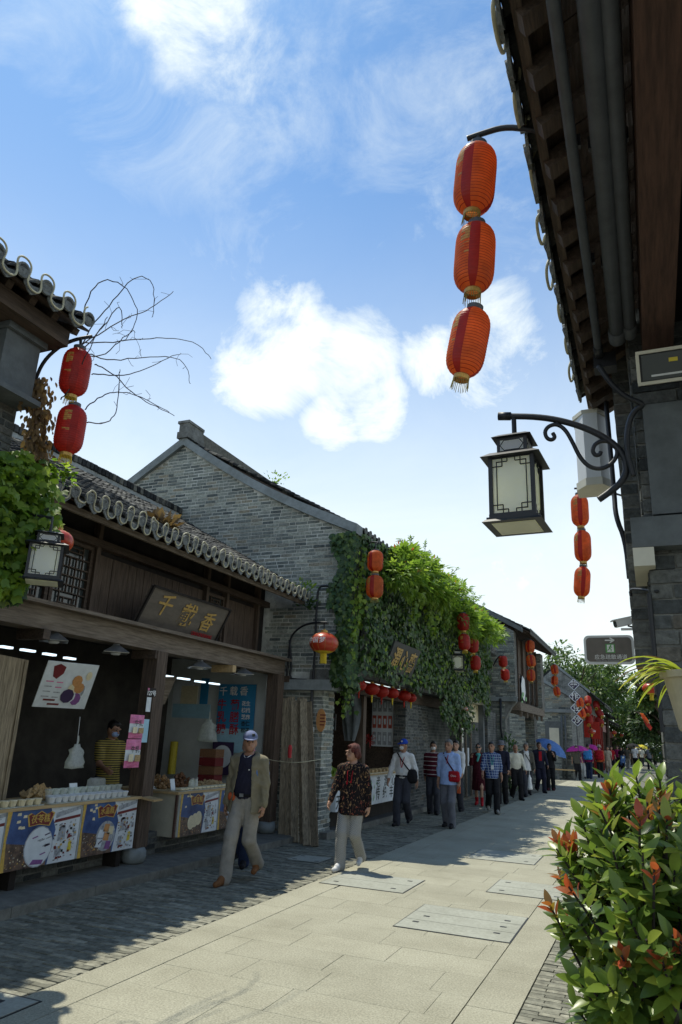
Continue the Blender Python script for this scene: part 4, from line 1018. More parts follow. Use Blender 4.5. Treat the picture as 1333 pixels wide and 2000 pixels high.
# ------------------------------------------------------------------ shop C stock
t = thing('pastry_counter', 'white counter with black and green lettering under the creeper', 'counter', (-5.4, 14, .1))
z0, z1 = .38, .93
MB().box(-6.0, -5.26, 12.42, 16.3, z0, z1).build('cabinet', 'ink_white', t); MB().box(-6.1, -5.22, 12.38, 16.34, z1+.001, z1+.03).build('counter_top', 'pine', t); MB().box(-5.9, -5.45, 12.5, 16.2, .105, z0).build('leg', 'timber_black', t)
for (yy, zz, s, ch, m) in ((12.62, .80, .2, '绿', 'green_text'), (12.55, .52, .26, '天', 'black_text')): text_mesh(ch, s, m, (-5.257, yy, zz), (0, 1, 0), (0, 0, 1), 'character', t, .001, bold=.003)
for i, ch in enumerate('老潤心齋'): text_mesh(ch, .24, 'black_text', (-5.257, 14.62+.47*i, .78), (0, 1, 0), (0, 0, 1), 'character', t, .001)
for i, ch in enumerate('传绝丰城'): text_mesh(ch, .26, 'black_text', (-5.257, 14.60+.42*i, .55), (0, 1, 0), (0, 0, 1), 'character', t, .001, bold=.002)
for i in range(26):
    yy = random.gauss(14.05, .16); zz = random.uniform(.42, .85); s = random.uniform(.03, .07); mb = MB(); mb.add([(-5.2575, yy, zz), (-5.2575, yy+s*.5, zz+s*.4), (-5.2575, yy+s*.3, zz+s*1.6), (-5.2575, yy-s*.2, zz+s*.7)], [(0, 1, 2, 3)]); mb.build('print', 'ink_green' if i % 4 else 'black_text', t)
tr = thing('pastry_tray', 'row of boxed pastries along the white lettered counter', 'tray', (-5.4, 14.5, .96)); MB().box(-5.7, -5.25, 12.6, 16.2, .961, .972).build('tray', 'ink_cream', tr)
bl2 = unit_block('pastry_block', 'nuts', .1, .1, .2)
for i in range(30): link_mesh('pastry', bl2, tr, (-5.33-.14*(i % 2), 12.75+i*.115, 1.0), (.11, .1, .055+.02*random.random()), (0, 0, random.uniform(-.1, .1)))
blob_pile('leaf_bundle', 'bundle of green leaf wraps at the near end of lettered counter', 'leaf bundle', (-5.55, 12.7, .965), .18, .25, .12, 'ivy_young', 50, .05)
price_card('payment card on the lettered counter beside green leaf bundle', 642, 1530, -5.35, .13, .965)
t = thing('stamp_sheet', 'white sheet with rows of red stamped squares hanging inside the creeper shop', 'poster', at(748, 1458, Y=16.6))
a, b = at(726, 1457, Y=16.62), at(779, 1362, Y=16.62); MB().box(a.x, b.x, 16.61, 16.63, a.z, b.z).build('sheet', 'ink_white', t)
for i in range(5):
    for j in range(3):
        x0 = lerp(a.x, b.x, (i+.14)/5); x1 = lerp(a.x, b.x, (i+.86)/5); za = lerp(a.z, b.z, (j+.10)/3); zb = lerp(a.z, b.z, (j+.86)/3)
        MB().box(x0, x1, 16.604, 16.608, za, zb).build('stamp', 'lan_faded' if j % 2 else 'ink_grey', t); MB().box(lerp(x0, x1, .25), lerp(x0, x1, .75), 16.600, 16.603, lerp(za, zb, .3), lerp(za, zb, .75)).build('print', 'ink_white', t)
t = thing('menu_board', 'small black framed menu board beside the orange plaque', 'board', at(650, 1420, Y=12.5)); a, b = at(637, 1426, Y=12.5), at(657, 1395, Y=12.5)
MB().box(a.x, b.x, 12.49, 12.51, a.z, b.z).build('board', 'sign_dark', t); MB().box(a.x+.05, b.x-.05, 12.484, 12.488, a.z+.05, a.z+.12).build('lettering', 'ink_yellow', t); MB().box(a.x+.08, b.x-.03, 12.484, 12.488, a.z+.17, b.z-.05).build('print', 'ink_maroon', t)
a, b = at(707, 1456, Y=15.2), at(712, 1415, Y=15.2); MB().box(a.x-.03, b.x+.03, 15.15, 15.168, a.z, b.z).build('hanging_plate', 'ink_orange', label='narrow orange plate hanging on the shop post', cat='plate')
t = thing('paper_flower', 'dark red paper flower hanging beside the stamped sheet', 'decoration', at(721, 1460, Y=15.4)); c0 = at(721, 1445, Y=15.4)
mb = MB()
for i in range(40): d = rvec(); mb.bar(c0, c0+d*random.uniform(.1, .22), .02, .004)
mb.build('petals', 'lan_dark', t)
t = thing('hanging_cloth', 'grey cloth hanging in the dark doorway behind the woman', 'cloth', at(685, 1440, Y=13.2)); mb = MB(); c0 = at(685, 1400, Y=13.4)
V = [];
for i in range(9):
    u = i/8
    for j in range(9): w = j/8-.5; V.append((c0.x+w*(.18+.25*math.sin(u*2.2)), c0.y+.06*math.sin(w*14+u*3), c0.z-.45+.95*u))
mb.add(V, [(i*9+j, i*9+j+1, i*9+j+10, i*9+j+9) for i in range(8) for j in range(8)]); mb.build('cloth', 'greystone_dark', t, smooth=True)
t = thing('shop_sign', 'small dark signboard with gold characters among the creeper', 'sign', at(778, 1330, X=-4.55))
A = at(751, 1310, X=-4.72); D_ = at(764, 1275, X=-4.42); y0, y1 = A.y, A.y+1.65; zA, zD = A.z, D_.z
O = Vector((-4.72, y0, zA)); ux = Vector((0, 1, 0)); uz = Vector((.22, 0, .58)); nn = ux.cross(uz).normalized()
MB().prism([O, O+ux*1.75, O+ux*1.75+uz, O+uz], -nn*.04).build('board', 'sign_dark', t)
for i, ch in enumerate('潤心齋'): text_mesh(ch, .46, 'gold_text', O+ux*(.38+.5*i)+uz*.45+nn*.01, ux, uz, 'character', t, bold=.006, italic=.1)
for i, (px, py) in enumerate(((742, 1331), (776, 1345))):
    p = at(px, py, X=-5.15); t = thing('shade_lamp', ('left' if i == 0 else 'right')+' flat lamp under the creeper shop sign', 'lamp', p, 'flat lamps under the creeper'); MB().lathe(p, [(.22, 0), (.1, .07), (.05, .13)], 4).build('shade', 'steel', t)
for i, (px, py, r_) in enumerate(((702, 1338, .13), (727, 1346, .14), (746, 1351, .14), (767, 1354, .13), (790, 1359, .14), (803, 1363, .12))):
    p = at(px, py, X=-5.05); t = thing('small_lantern', names[i]+' of the little red lanterns under the creeper sign', 'lantern', p, 'little red lanterns under the creeper')
    MB().lathe(p, [(r_*math.sin(math.pi*k/10)*1.08+.001, -r_*.85*math.cos(math.pi*k/10)) for k in range(11)], 18).build('globe', 'lan_red', t, smooth=True); MB().lathe(p+Vector((0, 0, -r_*.95)), [(.012, -.12), (.02, 0), (.04, .03)], 8).build('tassel', 'fringe_yellow' if i % 2 else 'lan_red', t); MB().lathe(p+Vector((0, 0, r_*.8)), [(.04, 0), (.04, .03), (.004, .04), (.004, .3)], 8).build('cap', 'gold', t)

# ------------------------------------------------------------------ house A: the corner at the left edge
AX = -4.72
tA = thing('corner_house', 'tall dark brick house corner with tiled eaves at the left edge', 'building', (-5.4, 3.4, 0))
ec = at(176, 612, X=AX+.12)                 # corner of the eaves
ye = ec.y; ze = ec.z-.20
wc = at(62, 700, X=AX-.30); wy = wc.y
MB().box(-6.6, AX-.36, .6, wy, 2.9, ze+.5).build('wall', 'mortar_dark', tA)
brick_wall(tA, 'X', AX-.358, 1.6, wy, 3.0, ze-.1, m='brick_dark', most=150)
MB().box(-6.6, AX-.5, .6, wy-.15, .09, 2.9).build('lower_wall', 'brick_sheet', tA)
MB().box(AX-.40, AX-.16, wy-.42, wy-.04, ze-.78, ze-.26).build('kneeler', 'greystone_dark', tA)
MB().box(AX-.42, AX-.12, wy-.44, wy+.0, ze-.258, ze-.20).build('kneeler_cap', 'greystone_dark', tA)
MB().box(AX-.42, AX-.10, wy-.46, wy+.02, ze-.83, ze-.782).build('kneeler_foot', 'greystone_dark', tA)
MB().box(AX-.40, AX+.02, .6, ye-.10, ze-.198, ze-.04).build('eave_board', 'timber', tA)
tiled_roof(tA, .9, ye-.02, AX+.16, ze+.02, -7.6, ze+1.6, .26, .13, 60)
rafters(tA, .9, ye-.05, AX+.14, ze+.02, -6.2, ze+.85, .26)
pA = []; 
for c in range(int((ye-.92)/.26)):
    yb = .95+c*.26
    for k in range(16):
        u = k/16; w = 2*math.pi*u; pA.append(Vector((AX+.225, yb+.26*u+.034*math.sin(2*w), ze+.05+.12*math.cos(w))))
MB().tube(smooth_path(pA, 1), .009, 6).build('rope_light', 'rope', smooth=True, label='cream rope light looping round the eave tiles of the corner house', cat='rope light')

# ------------------------------------------------------------------ house D: low front with lattice balcony
tD = thing('balcony_house', 'narrow brick house with lattice balcony and pale yellow band between creeper and gate', 'building', (-5.4, 23, 0))
MB().box(-6.9, -5.15, 20.95, 25.7, .1, 4.6).build('wall', 'brick_sheet', tD)
MB().box(-5.4, -4.78, 20.3, 22.9, 2.72, 2.93).build('balcony_band', 'beige', tD)
MB().box(-5.14, -4.95, 20.95, 22.8, 2.2, 2.715).build('door_head', 'ink_cream', tD)
dr = MB().box(-5.148, -5.10, 21.0, 22.3, .1, 2.2).build('door', 'glass', tD)
for y in (21.0, 21.6, 22.25): MB().box(-5.10, -5.06, y, y+.08, .1, 2.2).build('door_frame', 'timber_grey', dr)
for y in (21.25, 21.9): MB().box(-5.098, -5.09, y, y+.18, .95, 1.45).build('door_notice', 'ink_white', dr)
lat = MB(); x = -4.85
for i in range(11):
    y = lerp(20.4, 22.8, i/10); lat.box(x-.012, x+.012, y-.012, y+.012, 2.95, 3.95)
for i in range(6):
    z = lerp(2.98, 3.93, i/5); lat.box(x-.010, x+.014, 20.4, 22.8, z-.012, z+.012)
lat.build('balcony_lattice', 'timber', tD)
for i in range(9):
    y = random.uniform(20.5, 22.6); z = random.uniform(3.0, 3.8); MB().box(x+.0, x+.02, y, y+.16, z, z+.03).build('lattice_block', 'timber', tD)
MB().box(-4.95, -4.8, 22.8, 22.98, .1, 4.4).build('post', 'greystone_dark', tD)
MB().box(-5.2, -4.95, 24.2, 25.75, .05, 2.6).build('pier', 'brick_sheet', tD)
brick_wall(tD, 'Y', 24.198, -5.2, -4.96, .1, 2.55, m='brick_dark', most=40)
tiled_roof(tD, 20.95, 25.7, -4.9, 4.65, -7.2, 5.9, .26, .15, 20)

# ------------------------------------------------------------------ house E: brick house with timber upper front and gateway
EY = 25.8
tE = thing('gate_house', 'two-storey brick house with timber upper front over a dark gateway', 'building', (-5.5, 29, 0))
tl = at(960, 1205, Y=EY); cr = at(1012, 1232, Y=EY); led = at(1008, 1362, Y=EY); low = at(990, 1440, Y=EY)
xe = -4.28; zl = led.z; ztop = cr.z
sl = (tl.z-cr.z)/(cr.x-tl.x)
def zE(x): return ztop+(xe-x)*sl
xr_ = -8.2
MB().prism([(xe, EY, zl), (xe, EY, ztop), (xr_, EY, zE(xr_)), (xr_, EY, 0), (-4.66, EY, 0), (-4.66, EY, zl-.75), (-4.45, EY, zl-.35), (xe, EY, zl-.18)], (0, .3, 0)).build('wall', 'mortar_dark', tE)
brick_wall(tE, 'Y', EY, -6.6, xe, zl, 7.4, lambda x, z, a, b: z < zE(x)-.12, m='brick', most=180)
brick_wall(tE, 'Y', EY, -6.6, -4.66, .05, zl-.15, m='brick', most=120)
MB().box(-6.6, xe+.06, EY-.10, EY-.012, zl-.14, zl).build('ledge', 'greystone', tE)
MB().box(-5.62, -5.30, EY-.12, EY-.012, zl-.62, zE(-5.4)-.4).build('stone_pilaster', 'greystone', tE)
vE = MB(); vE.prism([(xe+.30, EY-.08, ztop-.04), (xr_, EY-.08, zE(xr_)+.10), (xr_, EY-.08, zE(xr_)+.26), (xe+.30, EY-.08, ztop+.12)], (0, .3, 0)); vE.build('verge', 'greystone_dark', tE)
tiled_roof(tE, EY+.22, 33.6, xe+.5, ztop+.02, xr_, zE(xr_)+.1, .26, .16, 30)
rafters(tE, EY+.25, 33.5, xe+.5, ztop+.02, -5.5, ztop+.75, .3, .08)
MB().box(xe-.25, xe, EY+.31, EY+.5, zl, ztop).build('end_pier', 'brick_sheet', tE)
MB().box(xe-.5, xe-.25, EY+.3, 32.4, zl-.1, ztop).build('upper_front', 'timber_black', tE)
n = 22
for i in range(n):
    y = lerp(EY+.55, 32.3, (i+.5)/n); link_mesh('wall_plank', plm, tE, (xe-.235, y, (zl+1.0+ztop)/2), (.03, .23, ztop-zl-1.0))
for i in range(6):
    y = lerp(EY+.55, 32.3, i/5); MB().box(xe-.24, xe-.14, y-.06, y+.06, zl, ztop).build('stud', 'timber_v', tE)
MB().box(xe-.245, xe-.22, EY+.6, 32.3, zl+.1, zl+.98).build('glazing', 'glass', tE)
q = at(1022, 1345, X=xe-.15); 
tS = thing('hexagon_board', 'white hexagon panel with green leaves on the glass balcony', 'board', q)
MB().lathe(q, [(0, 0), (.48, 0), (.48, .02), (0, .02)], 6, axis=(1, 0, 0)).build('panel', 'ink_white', tS)
for i in range(7): a = random.uniform(0, 6.28); c = q+Vector((.03, .5*math.cos(a), -.5+.3*math.sin(a))); MB().obox(c, ((0, 1, 0), (0, 0, 1), (1, 0, 0)), (.16, .07, .004)).build('leaf_print', 'ink_green', tS)
MB().box(xe-.75, xe+.10, EY+.34, 32.4, zl-.42, zl-.14).build('balcony_beam', 'timber_grey', tE)
for i in range(5): y = lerp(26.6, 32, i/4); MB().box(xe-.02, xe+.07, y-.06, y+.06, zl-.62, zl-.422).build('beam_tongue', 'timber_grey', tE)
MB().box(-5.0, -4.62, 32.35, 33.2, 0, ztop-.2).build('far_pier', 'brick_sheet', tE)
brick_wall(tE, 'Y', 32.348, -4.99, -4.63, .05, zl-.5, m='brick', most=30)
MB().box(xe-.35, xe+.02, 32.42, 33.2, zl-.15, ztop-.05).build('far_upper_pier', 'mortar_dark', tE)
brick_wall(tE, 'Y', 32.418, xe-.35, xe+.02, zl-.1, ztop-.1, m='brick', most=60)
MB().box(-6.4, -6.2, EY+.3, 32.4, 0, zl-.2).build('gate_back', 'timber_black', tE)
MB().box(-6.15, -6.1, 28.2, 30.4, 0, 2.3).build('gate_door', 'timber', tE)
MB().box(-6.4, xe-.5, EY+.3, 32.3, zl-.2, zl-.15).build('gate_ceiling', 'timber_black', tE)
MB().box(xr_, xr_-.2, EY, 33, 0, 6).build('back_wall', 'brick_sheet', tE)
MB().tube([at(978, 1364, Y=EY-.13), at(979, 1420, Y=EY-.13), at(985, 1470, Y=EY-.13)], .04, 8).build('drain_pipe', 'iron', tE, smooth=True)
MB().box(-5.28, -5.18, EY-.05, EY-.012, 1.55, 2.25).build('name_plate', 'ink_cream', tE)

# ------------------------------------------------------------------ house F: low pale brick gable and the houses beyond
def gable_house(name, label, Y, xf, x_apex, z_eave, z_apex, depth, m_wall='far_brick', bricks=0, ledge_z=None, eave_out=.35):
    t = thing(name, label, 'building', (x_apex, Y+depth/2, 0)); xb = 2*x_apex-xf
    MB().prism([(xf, Y, 0), (xf, Y, z_eave), (x_apex, Y, z_apex), (xb, Y, z_eave), (xb, Y, 0)], (0, depth, 0)).build('wall', m_wall, t)
    if bricks:
        s = (z_apex-z_eave)/(xf-x_apex)
        brick_wall(t, 'Y', Y, x_apex-.5, xf, .05, z_apex, lambda x, z, a, b: z < z_eave+(xf-x)*s-.1, L=.3, H=.075, j=.014, m='brick', most=bricks)
    s = (z_apex-z_eave)/(xf-x_apex)
    MB().prism([(xf+.15, Y-.07, z_eave-.06), (x_apex, Y-.07, z_apex+.02), (x_apex, Y-.07, z_apex+.20), (xf+.15, Y-.07, z_eave+.12)], (0, .3, 0)).build('verge', 'greystone', t)
    tiled_roof(t, Y+.2, Y+depth, xf+eave_out, z_eave-s*eave_out+.06, x_apex, z_apex+.08, .30, .2, 10)
    MB().prism([(x_apex, Y, z_apex+.1), (xb-.3, Y, z_eave), (xb-.3, Y, z_eave-.1), (x_apex, Y, z_apex)], (0, depth, 0)).build('back_roof', 'tile', t)
    if ledge_z: MB().box(x_apex, xf+.05, Y-.09, Y-.018, ledge_z, ledge_z+.16).build('ledge', 'greystone', t)
    return t
FY = 38.6
f0 = at(1116, 1400, Y=FY); fa = at(1050, 1322, Y=FY)
tF = gable_house('low_gable_house', 'low pale brick gable house behind the blue umbrella', FY, f0.x, fa.x-1.0, at(1118, 1362, Y=FY).z, fa.z+.4, 6.5, 'far_brick', 300, at(1100, 1392, Y=FY).z)
a, b = at(1075, 1460, Y=FY), at(1092, 1422, Y=FY)
w = MB().box(a.x-.2, b.x+.2, FY-.05, FY-.02, a.z, b.z+.3).build('niche_surround', 'greystone_dark', tF); MB().box(a.x, b.x, FY-.06, FY-.052, a.z+.1, b.z).build('niche_panel', 'cream_plastic', w)
for px in (1097, 1104): MB().tube([at(px, 1398, Y=FY-.08), at(px+4, 1520, Y=FY-.08)], .05, 6).build('drain_pipe', 'greystone_dark', tF, smooth=True)
p = at(1105, 1505, Y=FY-.5); t = thing('stone_bench', 'pale plank bench at the foot of the low gable house', 'bench', (p.x, FY-.4, 0)); MB().box(p.x-.55, p.x+.5, FY-.6, FY-.25, .42, .48).build('seat', 'pine', t)
for dx in (-.4, .35): MB().box(p.x+dx, p.x+dx+.1, FY-.55, FY-.3, 0, .419).build('leg', 'mortar_dark', t)
GY = 46.5
g0 = at(1150, 1400, Y=GY)
tG = gable_house('far_gable_house', 'grey gable house beyond the diamond shop banner', GY, g0.x, at(1085, 1300, Y=GY).x, at(1150, 1352, Y=GY).z, at(1085, 1302, Y=GY).z, 9, 'far_brick', 0, None, .9)
MB().box(g0.x, g0.x+.1, GY+.3, GY+8.7, 0, 2.9).build('shop_front', 'timber_black', tG)
for i in range(5): y = GY+.6+i*1.9; MB().box(g0.x+.1, g0.x+.24, y, y+.2, 0, 3.4).build('post', 'lan_dark', tG)
for i, (y0, y1, h, lb) in enumerate(((57, 66, 3.6, 'first low tiled shop in the far row with red lanterns'), (67, 78, 3.3, 'second low tiled shop in the far row under the trees'), (79, 95, 3.1, 'last low tiled shop where the street bends away'))):
    t = thing('far_shop', lb, 'building', (-5.5, (y0+y1)/2, 0), 'low shops at the far end'); xf = -3.7-.1*i
    MB().box(-8, xf, y0, y1, 0, h).build('wall', 'far_brick', t); MB().box(xf, xf+.08, y0+.4, y1-.4, .1, h-.7).build('shop_front', 'timber_black', t)
    for k in range(5): y = lerp(y0+.5, y1-.5, k/4); MB().box(xf+.08, xf+.28, y-.12, y+.12, 0, h-.3).build('post', 'beam_red', t)
    tiled_roof(t, y0, y1, xf+.9, h+.1, -6.2, h+1.7, .4, .3, 8, ends=False)
    MB().box(xf+.3, xf+.36, y0+1, y1-1, h-1.0, h-.5).build('fascia_sign', 'ink_maroon', t)

# ------------------------------------------------------------------ house R: eaves, pier and fittings at the right
RY = 4.70
tR = thing('eaves_house', 'dark house at the right with deep tiled eaves over a brick pier', 'building', (1.6, 4, 0))
ZE = 4.50; XE = at(1060, 330, Z=ZE).x
RYE = at(1146, 790, Z=ZE).y
tiled_roof(tR, .2, RYE, XE, ZE, 2.9, ZE+1.75, .25, .14, 60)
bd = unit_block('soffit_block', 'timber', .02, .02, .1)
y = .15
while y < RYE-.05:                                   # boards of the soffit lie across, rafters below them
    link_mesh('soffit_board', bd, tR, (1.05, y+.09, ZE+.62), (2.7, .17, .02), (0, -math.atan2(1.75, 2.9-XE), 0)); y += .178
rafters(tR, .15, RYE-.05, XE, ZE, 2.4, ZE+1.75*(2.4-XE)/(2.9-XE), .27, .09, 'timber', .13, .03)
MB().box(XE+.01, XE+.05, .2, RYE-.02, ZE-.105, ZE-.035).build('fascia', 'timber', tR)
pR = []
for c in range(int((RYE-.3)/.44)):
    am = random.uniform(.05, .085); ox = random.uniform(-.02, .02)
    for k in range(16):
        u = k/16; w = 2*math.pi*u; pR.append(Vector((XE-.055+ox+.02*math.cos(w), .25+.44*(c+u)+.05*math.sin(2*w), ZE+.03+am*math.cos(w))))
MB().tube(smooth_path(pR, 1), .0095, 6).build('rope_light', 'rope', smooth=True, label='cream rope light looping along the tile ends of the right eaves', cat='rope light')
c0 = at(1285, 100, Z=ZE-.25); 
MB().box(c0.x-.085, c0.x+.10, .2, RY+.2, ZE-.30, ZE-.02).build('eave_beam', 'beam_red', tR)
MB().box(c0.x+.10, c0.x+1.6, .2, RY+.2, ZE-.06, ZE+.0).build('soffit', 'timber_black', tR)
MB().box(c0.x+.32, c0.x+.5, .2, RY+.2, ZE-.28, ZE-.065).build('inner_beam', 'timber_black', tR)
cx = at(1269, 1120, Y=RY).x
MB().box(cx, 1.6, RY, RY+.55, 0, ZE+.1).build('pier', 'mortar_dark', tR)
pzt = at(1265, 801, Y=RY).z; pzb = at(1284, 1012, Y=RY).z
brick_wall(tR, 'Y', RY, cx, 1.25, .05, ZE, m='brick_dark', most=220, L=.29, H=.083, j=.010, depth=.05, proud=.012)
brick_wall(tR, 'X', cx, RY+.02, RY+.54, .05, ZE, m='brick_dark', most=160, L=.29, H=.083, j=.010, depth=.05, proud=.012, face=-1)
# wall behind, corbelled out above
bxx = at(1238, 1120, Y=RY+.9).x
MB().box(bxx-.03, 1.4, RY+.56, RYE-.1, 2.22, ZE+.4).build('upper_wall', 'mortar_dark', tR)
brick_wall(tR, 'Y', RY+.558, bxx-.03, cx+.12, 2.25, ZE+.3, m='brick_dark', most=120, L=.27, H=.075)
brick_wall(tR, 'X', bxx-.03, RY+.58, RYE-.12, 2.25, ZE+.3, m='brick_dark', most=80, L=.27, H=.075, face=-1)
for i in range(3): MB().box(bxx-.03+.05*(i+1), 1.4, RY+.57+.002*i, RYE-.12, 2.22-.08*(i+1), 2.218-.08*i).build('corbel', 'mortar_dark', tR)
MB().box(.35, 1.4, RY+.56, 13.5, 0, 2.3).build('lower_wall', 'brick_sheet', tR)
px_ = at(1265, 900, Y=RY-.05).x
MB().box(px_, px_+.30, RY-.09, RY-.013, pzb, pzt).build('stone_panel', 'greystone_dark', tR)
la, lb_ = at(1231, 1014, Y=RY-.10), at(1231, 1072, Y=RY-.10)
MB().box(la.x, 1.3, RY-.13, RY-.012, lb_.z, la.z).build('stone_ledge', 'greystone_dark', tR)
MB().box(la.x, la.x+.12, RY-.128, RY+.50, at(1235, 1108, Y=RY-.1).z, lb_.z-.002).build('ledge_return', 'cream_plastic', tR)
# pipes below the eaves
for nm, a, b, r_, zz, lb in (('thin', (1095, 100), (1170, 690), .026, ZE-.17, 'thin grey pipe running under the right eaves nearest the tiles'), ('mid', (1160, 100), (1206, 660), .045, ZE-.2, 'thick grey pipe in the middle of the three under the right eaves'), ('last', (1195, 100), (1231, 650), .038, ZE-.2, 'grey pipe closest to the red beam under the right eaves')):
    q = at(*a, Z=zz); w = at(*b, Z=zz); t = thing('eave_pipe', lb, 'pipe', (q.x, 2.5, zz), 'pipes under the right eaves')
    MB().tube([(q.x, .3, zz), (q.x, 1.6, zz), (w.x, w.y, zz)], r_, 12).build('pipe', 'pipe', t, smooth=True)
    MB().tube([(w.x, w.y-.10, zz), (w.x, w.y+.02, zz)], r_*1.22, 12).build('coupling', 'iron' if nm == 'thin' else 'pipe', t, smooth=True)
    for yy in (1.9, 2.8, 3.7): MB().box(q.x-r_*1.3, q.x+r_*1.3, yy-.012, yy+.012, zz-r_*.2, zz+.06).build('clip', 'iron', t)
q = at(1178, 712, Z=ZE-.2); MB().box(q.x-.06, q.x+.09, q.y-.08, q.y+.04, ZE-.26, ZE-.15).build('junction_box', 'iron', label='black junction box at the end of the thin eave pipe', cat='box')
# floodlight
q = at(1241, 690, Y=RY-.35); q2 = at(1333, 742, Y=RY-.35)
t = thing('floodlight', 'black floodlight with pale frame under the right eaves', 'floodlight', (q.x+.2, RY-.3, q2.z))
fx0, fx1, fz0, fz1 = q.x, q.x+.42, q2.z-.02, q.z+.02
tl_ = Vector((0, -.93, -.30)).normalized(); ub = Vector((1, 0, 0)); wb = ub.cross(tl_)
c = Vector(((fx0+fx1)/2, RY-.35, (fz0+fz1)/2)); hw, hh = .21, .105
MB().obox(c-tl_*.04, (ub, wb, tl_), (hw, hh, .04)).build('housing', 'iron', t)
fr = MB()
for s_ in (-1, 1): fr.obox(c+wb*(s_*(hh-.008))+tl_*.006, (ub, wb, tl_), (hw, .010, .010)); fr.obox(c+ub*(s_*(hw-.008))+tl_*.006, (ub, wb, tl_), (.010, hh-.018, .010))
fr.build('frame', 'cream_plastic', t)
MB().obox(c+tl_*.004, (ub, wb, tl_), (hw-.03, hh-.025, .002)).build('glass', 'glass', t); MB().obox(c+wb*(-.03)+tl_*.008, (ub, wb, tl_), (.025, .012, .002)).build('emitter', 'ink_yellow', t)
MB().obox(c+wb*(.055)+tl_*.008, (ub, wb, tl_), (.13, .006, .002)).build('reflector', 'white_plastic', t)
MB().tube([c-tl_*.08, c-tl_*.22+Vector((0, 0, .05))], .02, 8).build('bracket', 'iron', t)
# black hose and cables on the pier
MB().tube(smooth_path([at(1170, 715, Y=RY-.12), at(1190, 745, Y=RY-.12), at(1220, 775, Y=RY-.10), at(1262, 790, Y=RY-.10), at(1240, 800, Y=RY-.07), at(1226, 830, Y=RY-.06), at(1224, 880, Y=RY-.06), at(1238, 930, Y=RY-.05)], 2), .018, 8).build('hose', 'iron', smooth=True, label='black flexible hose curling round the top of the right pier', cat='hose')
MB().tube(smooth_path([at(1184, 785, Y=RYE-.3), at(1190, 850, Y=RYE-.4), at(1200, 960, Y=RYE-.4), at(1203, 1010, Y=RYE-.5), at(1222, 1055, Y=RYE-.5), at(1230, 1130, Y=RYE-.5)], 2), .018, 8).build('corrugated_conduit', 'iron', smooth=True, label='dark corrugated conduit down the edge of the right wall', cat='conduit')
MB().tube([at(1268, 1160, Y=RY-.02), at(1280, 1290, Y=RY+.0), at(1296, 1430, Y=RY+.0)], .014, 8).build('down_pipe', 'iron', label='thin black down pipe along the corner of the right pier', cat='pipe')
MB().tube(smooth_path([at(1285, 1155, Y=RY-.03), at(1240, 1150, Y=RY+.25), at(1231, 1153, Y=RY+.35), at(1233, 1165, Y=RY+.35)], 1), .010, 6).build('hook', 'iron', smooth=True, label='small black iron hook below the stone ledge of right pier', cat='hook')
t = thing('white_box_lamp', 'white plastic wall box with cream ends behind the lamp bracket', 'box', at(1160, 950, Y=RYE-.1))
c = [at(1122, 822, Y=RYE-.1), at(1180, 812, Y=RYE-.1), at(1196, 942, Y=RYE-.1), at(1138, 950, Y=RYE-.1)]
w0 = c[1].x-c[0].x; dpt = .28
def hexo(x0, x1, z): m_ = (x1-x0); return [Vector((x0, RYE-.1, z)), Vector((x0+m_*.3, RYE-.22, z)), Vector((x0+m_*.75, RYE-.22, z)), Vector((x1, RYE-.1, z)), Vector((x1, RYE+.1, z)), Vector((x0, RYE+.1, z))]
zt, zb = c[0].z, c[3].z
MB().prism(hexo(c[0].x, c[1].x+.01, zb+.03), (0, 0, zt-zb-.03)).build('body', 'white_plastic', t)
MB().prism(hexo(c[0].x-.015, c[1].x+.025, zt+.001), (0, 0, .035)).build('end_cap', 'cream_plastic', t); MB().prism(hexo(c[0].x-.015, c[1].x+.025, zb-.035), (0, 0, .064)).build('end_cap', 'cream_plastic', t)
# exit sign and camera
SY = 5.35
t = thing('exit_sign', 'dark rounded evacuation sign with green running figure on the right wall', 'sign', at(1190, 1297, Y=SY))
a, b = at(1143, 1297, Y=SY), at(1237, 1240, Y=SY); x0, x1, z0, z1 = a.x, b.x, a.z, b.z
def rrect(x0, x1, z0, z1, r_, Y):
    P = []
    for cx_, cz_, a0 in ((x1-r_, z1-r_, 0), (x0+r_, z1-r_, 90), (x0+r_, z0+r_, 180), (x1-r_, z0+r_, 270)):
        for k in range(6): w = R(a0+18*k); P.append((cx_+r_*math.cos(w), Y, cz_+r_*math.sin(w)))
    return P
MB().prism(rrect(x0, x1, z0, z1, .035, SY), (0, .03, 0)).build('frame', 'white_plastic', t)
MB().prism(rrect(x0+.016, x1-.016, z0+.016, z1-.016, .026, SY-.004), (0, .003, 0)).build('face', 'sign_board', t)
xm, zm = (x0+x1)/2+.01, lerp(z0, z1, .53); Hs = z1-z0
MB().box(xm-.031, xm+.031, SY-.008, SY-.005, zm-.03, zm+.032).build('symbol', 'ink_green', t)
MB().box(xm-.021, xm+.023, SY-.010, SY-.0085, zm-.024, zm+.026).build('symbol_door', 'white_text', t)
rm = MB()
for p_, q_, w_ in (((-.004, .002), (.002, .016), .007), ((.002, .016), (.002, .017), .008), ((-.004, .002), (-.012, -.009), .005), ((-.012, -.009), (-.02, -.012), .005), ((-.003, .002), (.006, -.008), .005), ((.006, -.008), (.004, -.02), .005), ((.001, .014), (-.01, .008), .004), ((.002, .013), (.012, .006), .004)):
    rm.bar((xm+p_[0], SY-.012, zm+p_[1]), (xm+q_[0], SY-.012, zm+q_[1]), w_, .002, (0, 1, 0))
rm.lathe((xm+.004, SY-.012, zm+.021), [(0, 0), (.0045, 0), (.0045, .002), (0, .002)], 10, axis=(0, -1, 0)); rm.build('running_figure', 'ink_green', t)
za = lerp(z0, z1, .82)
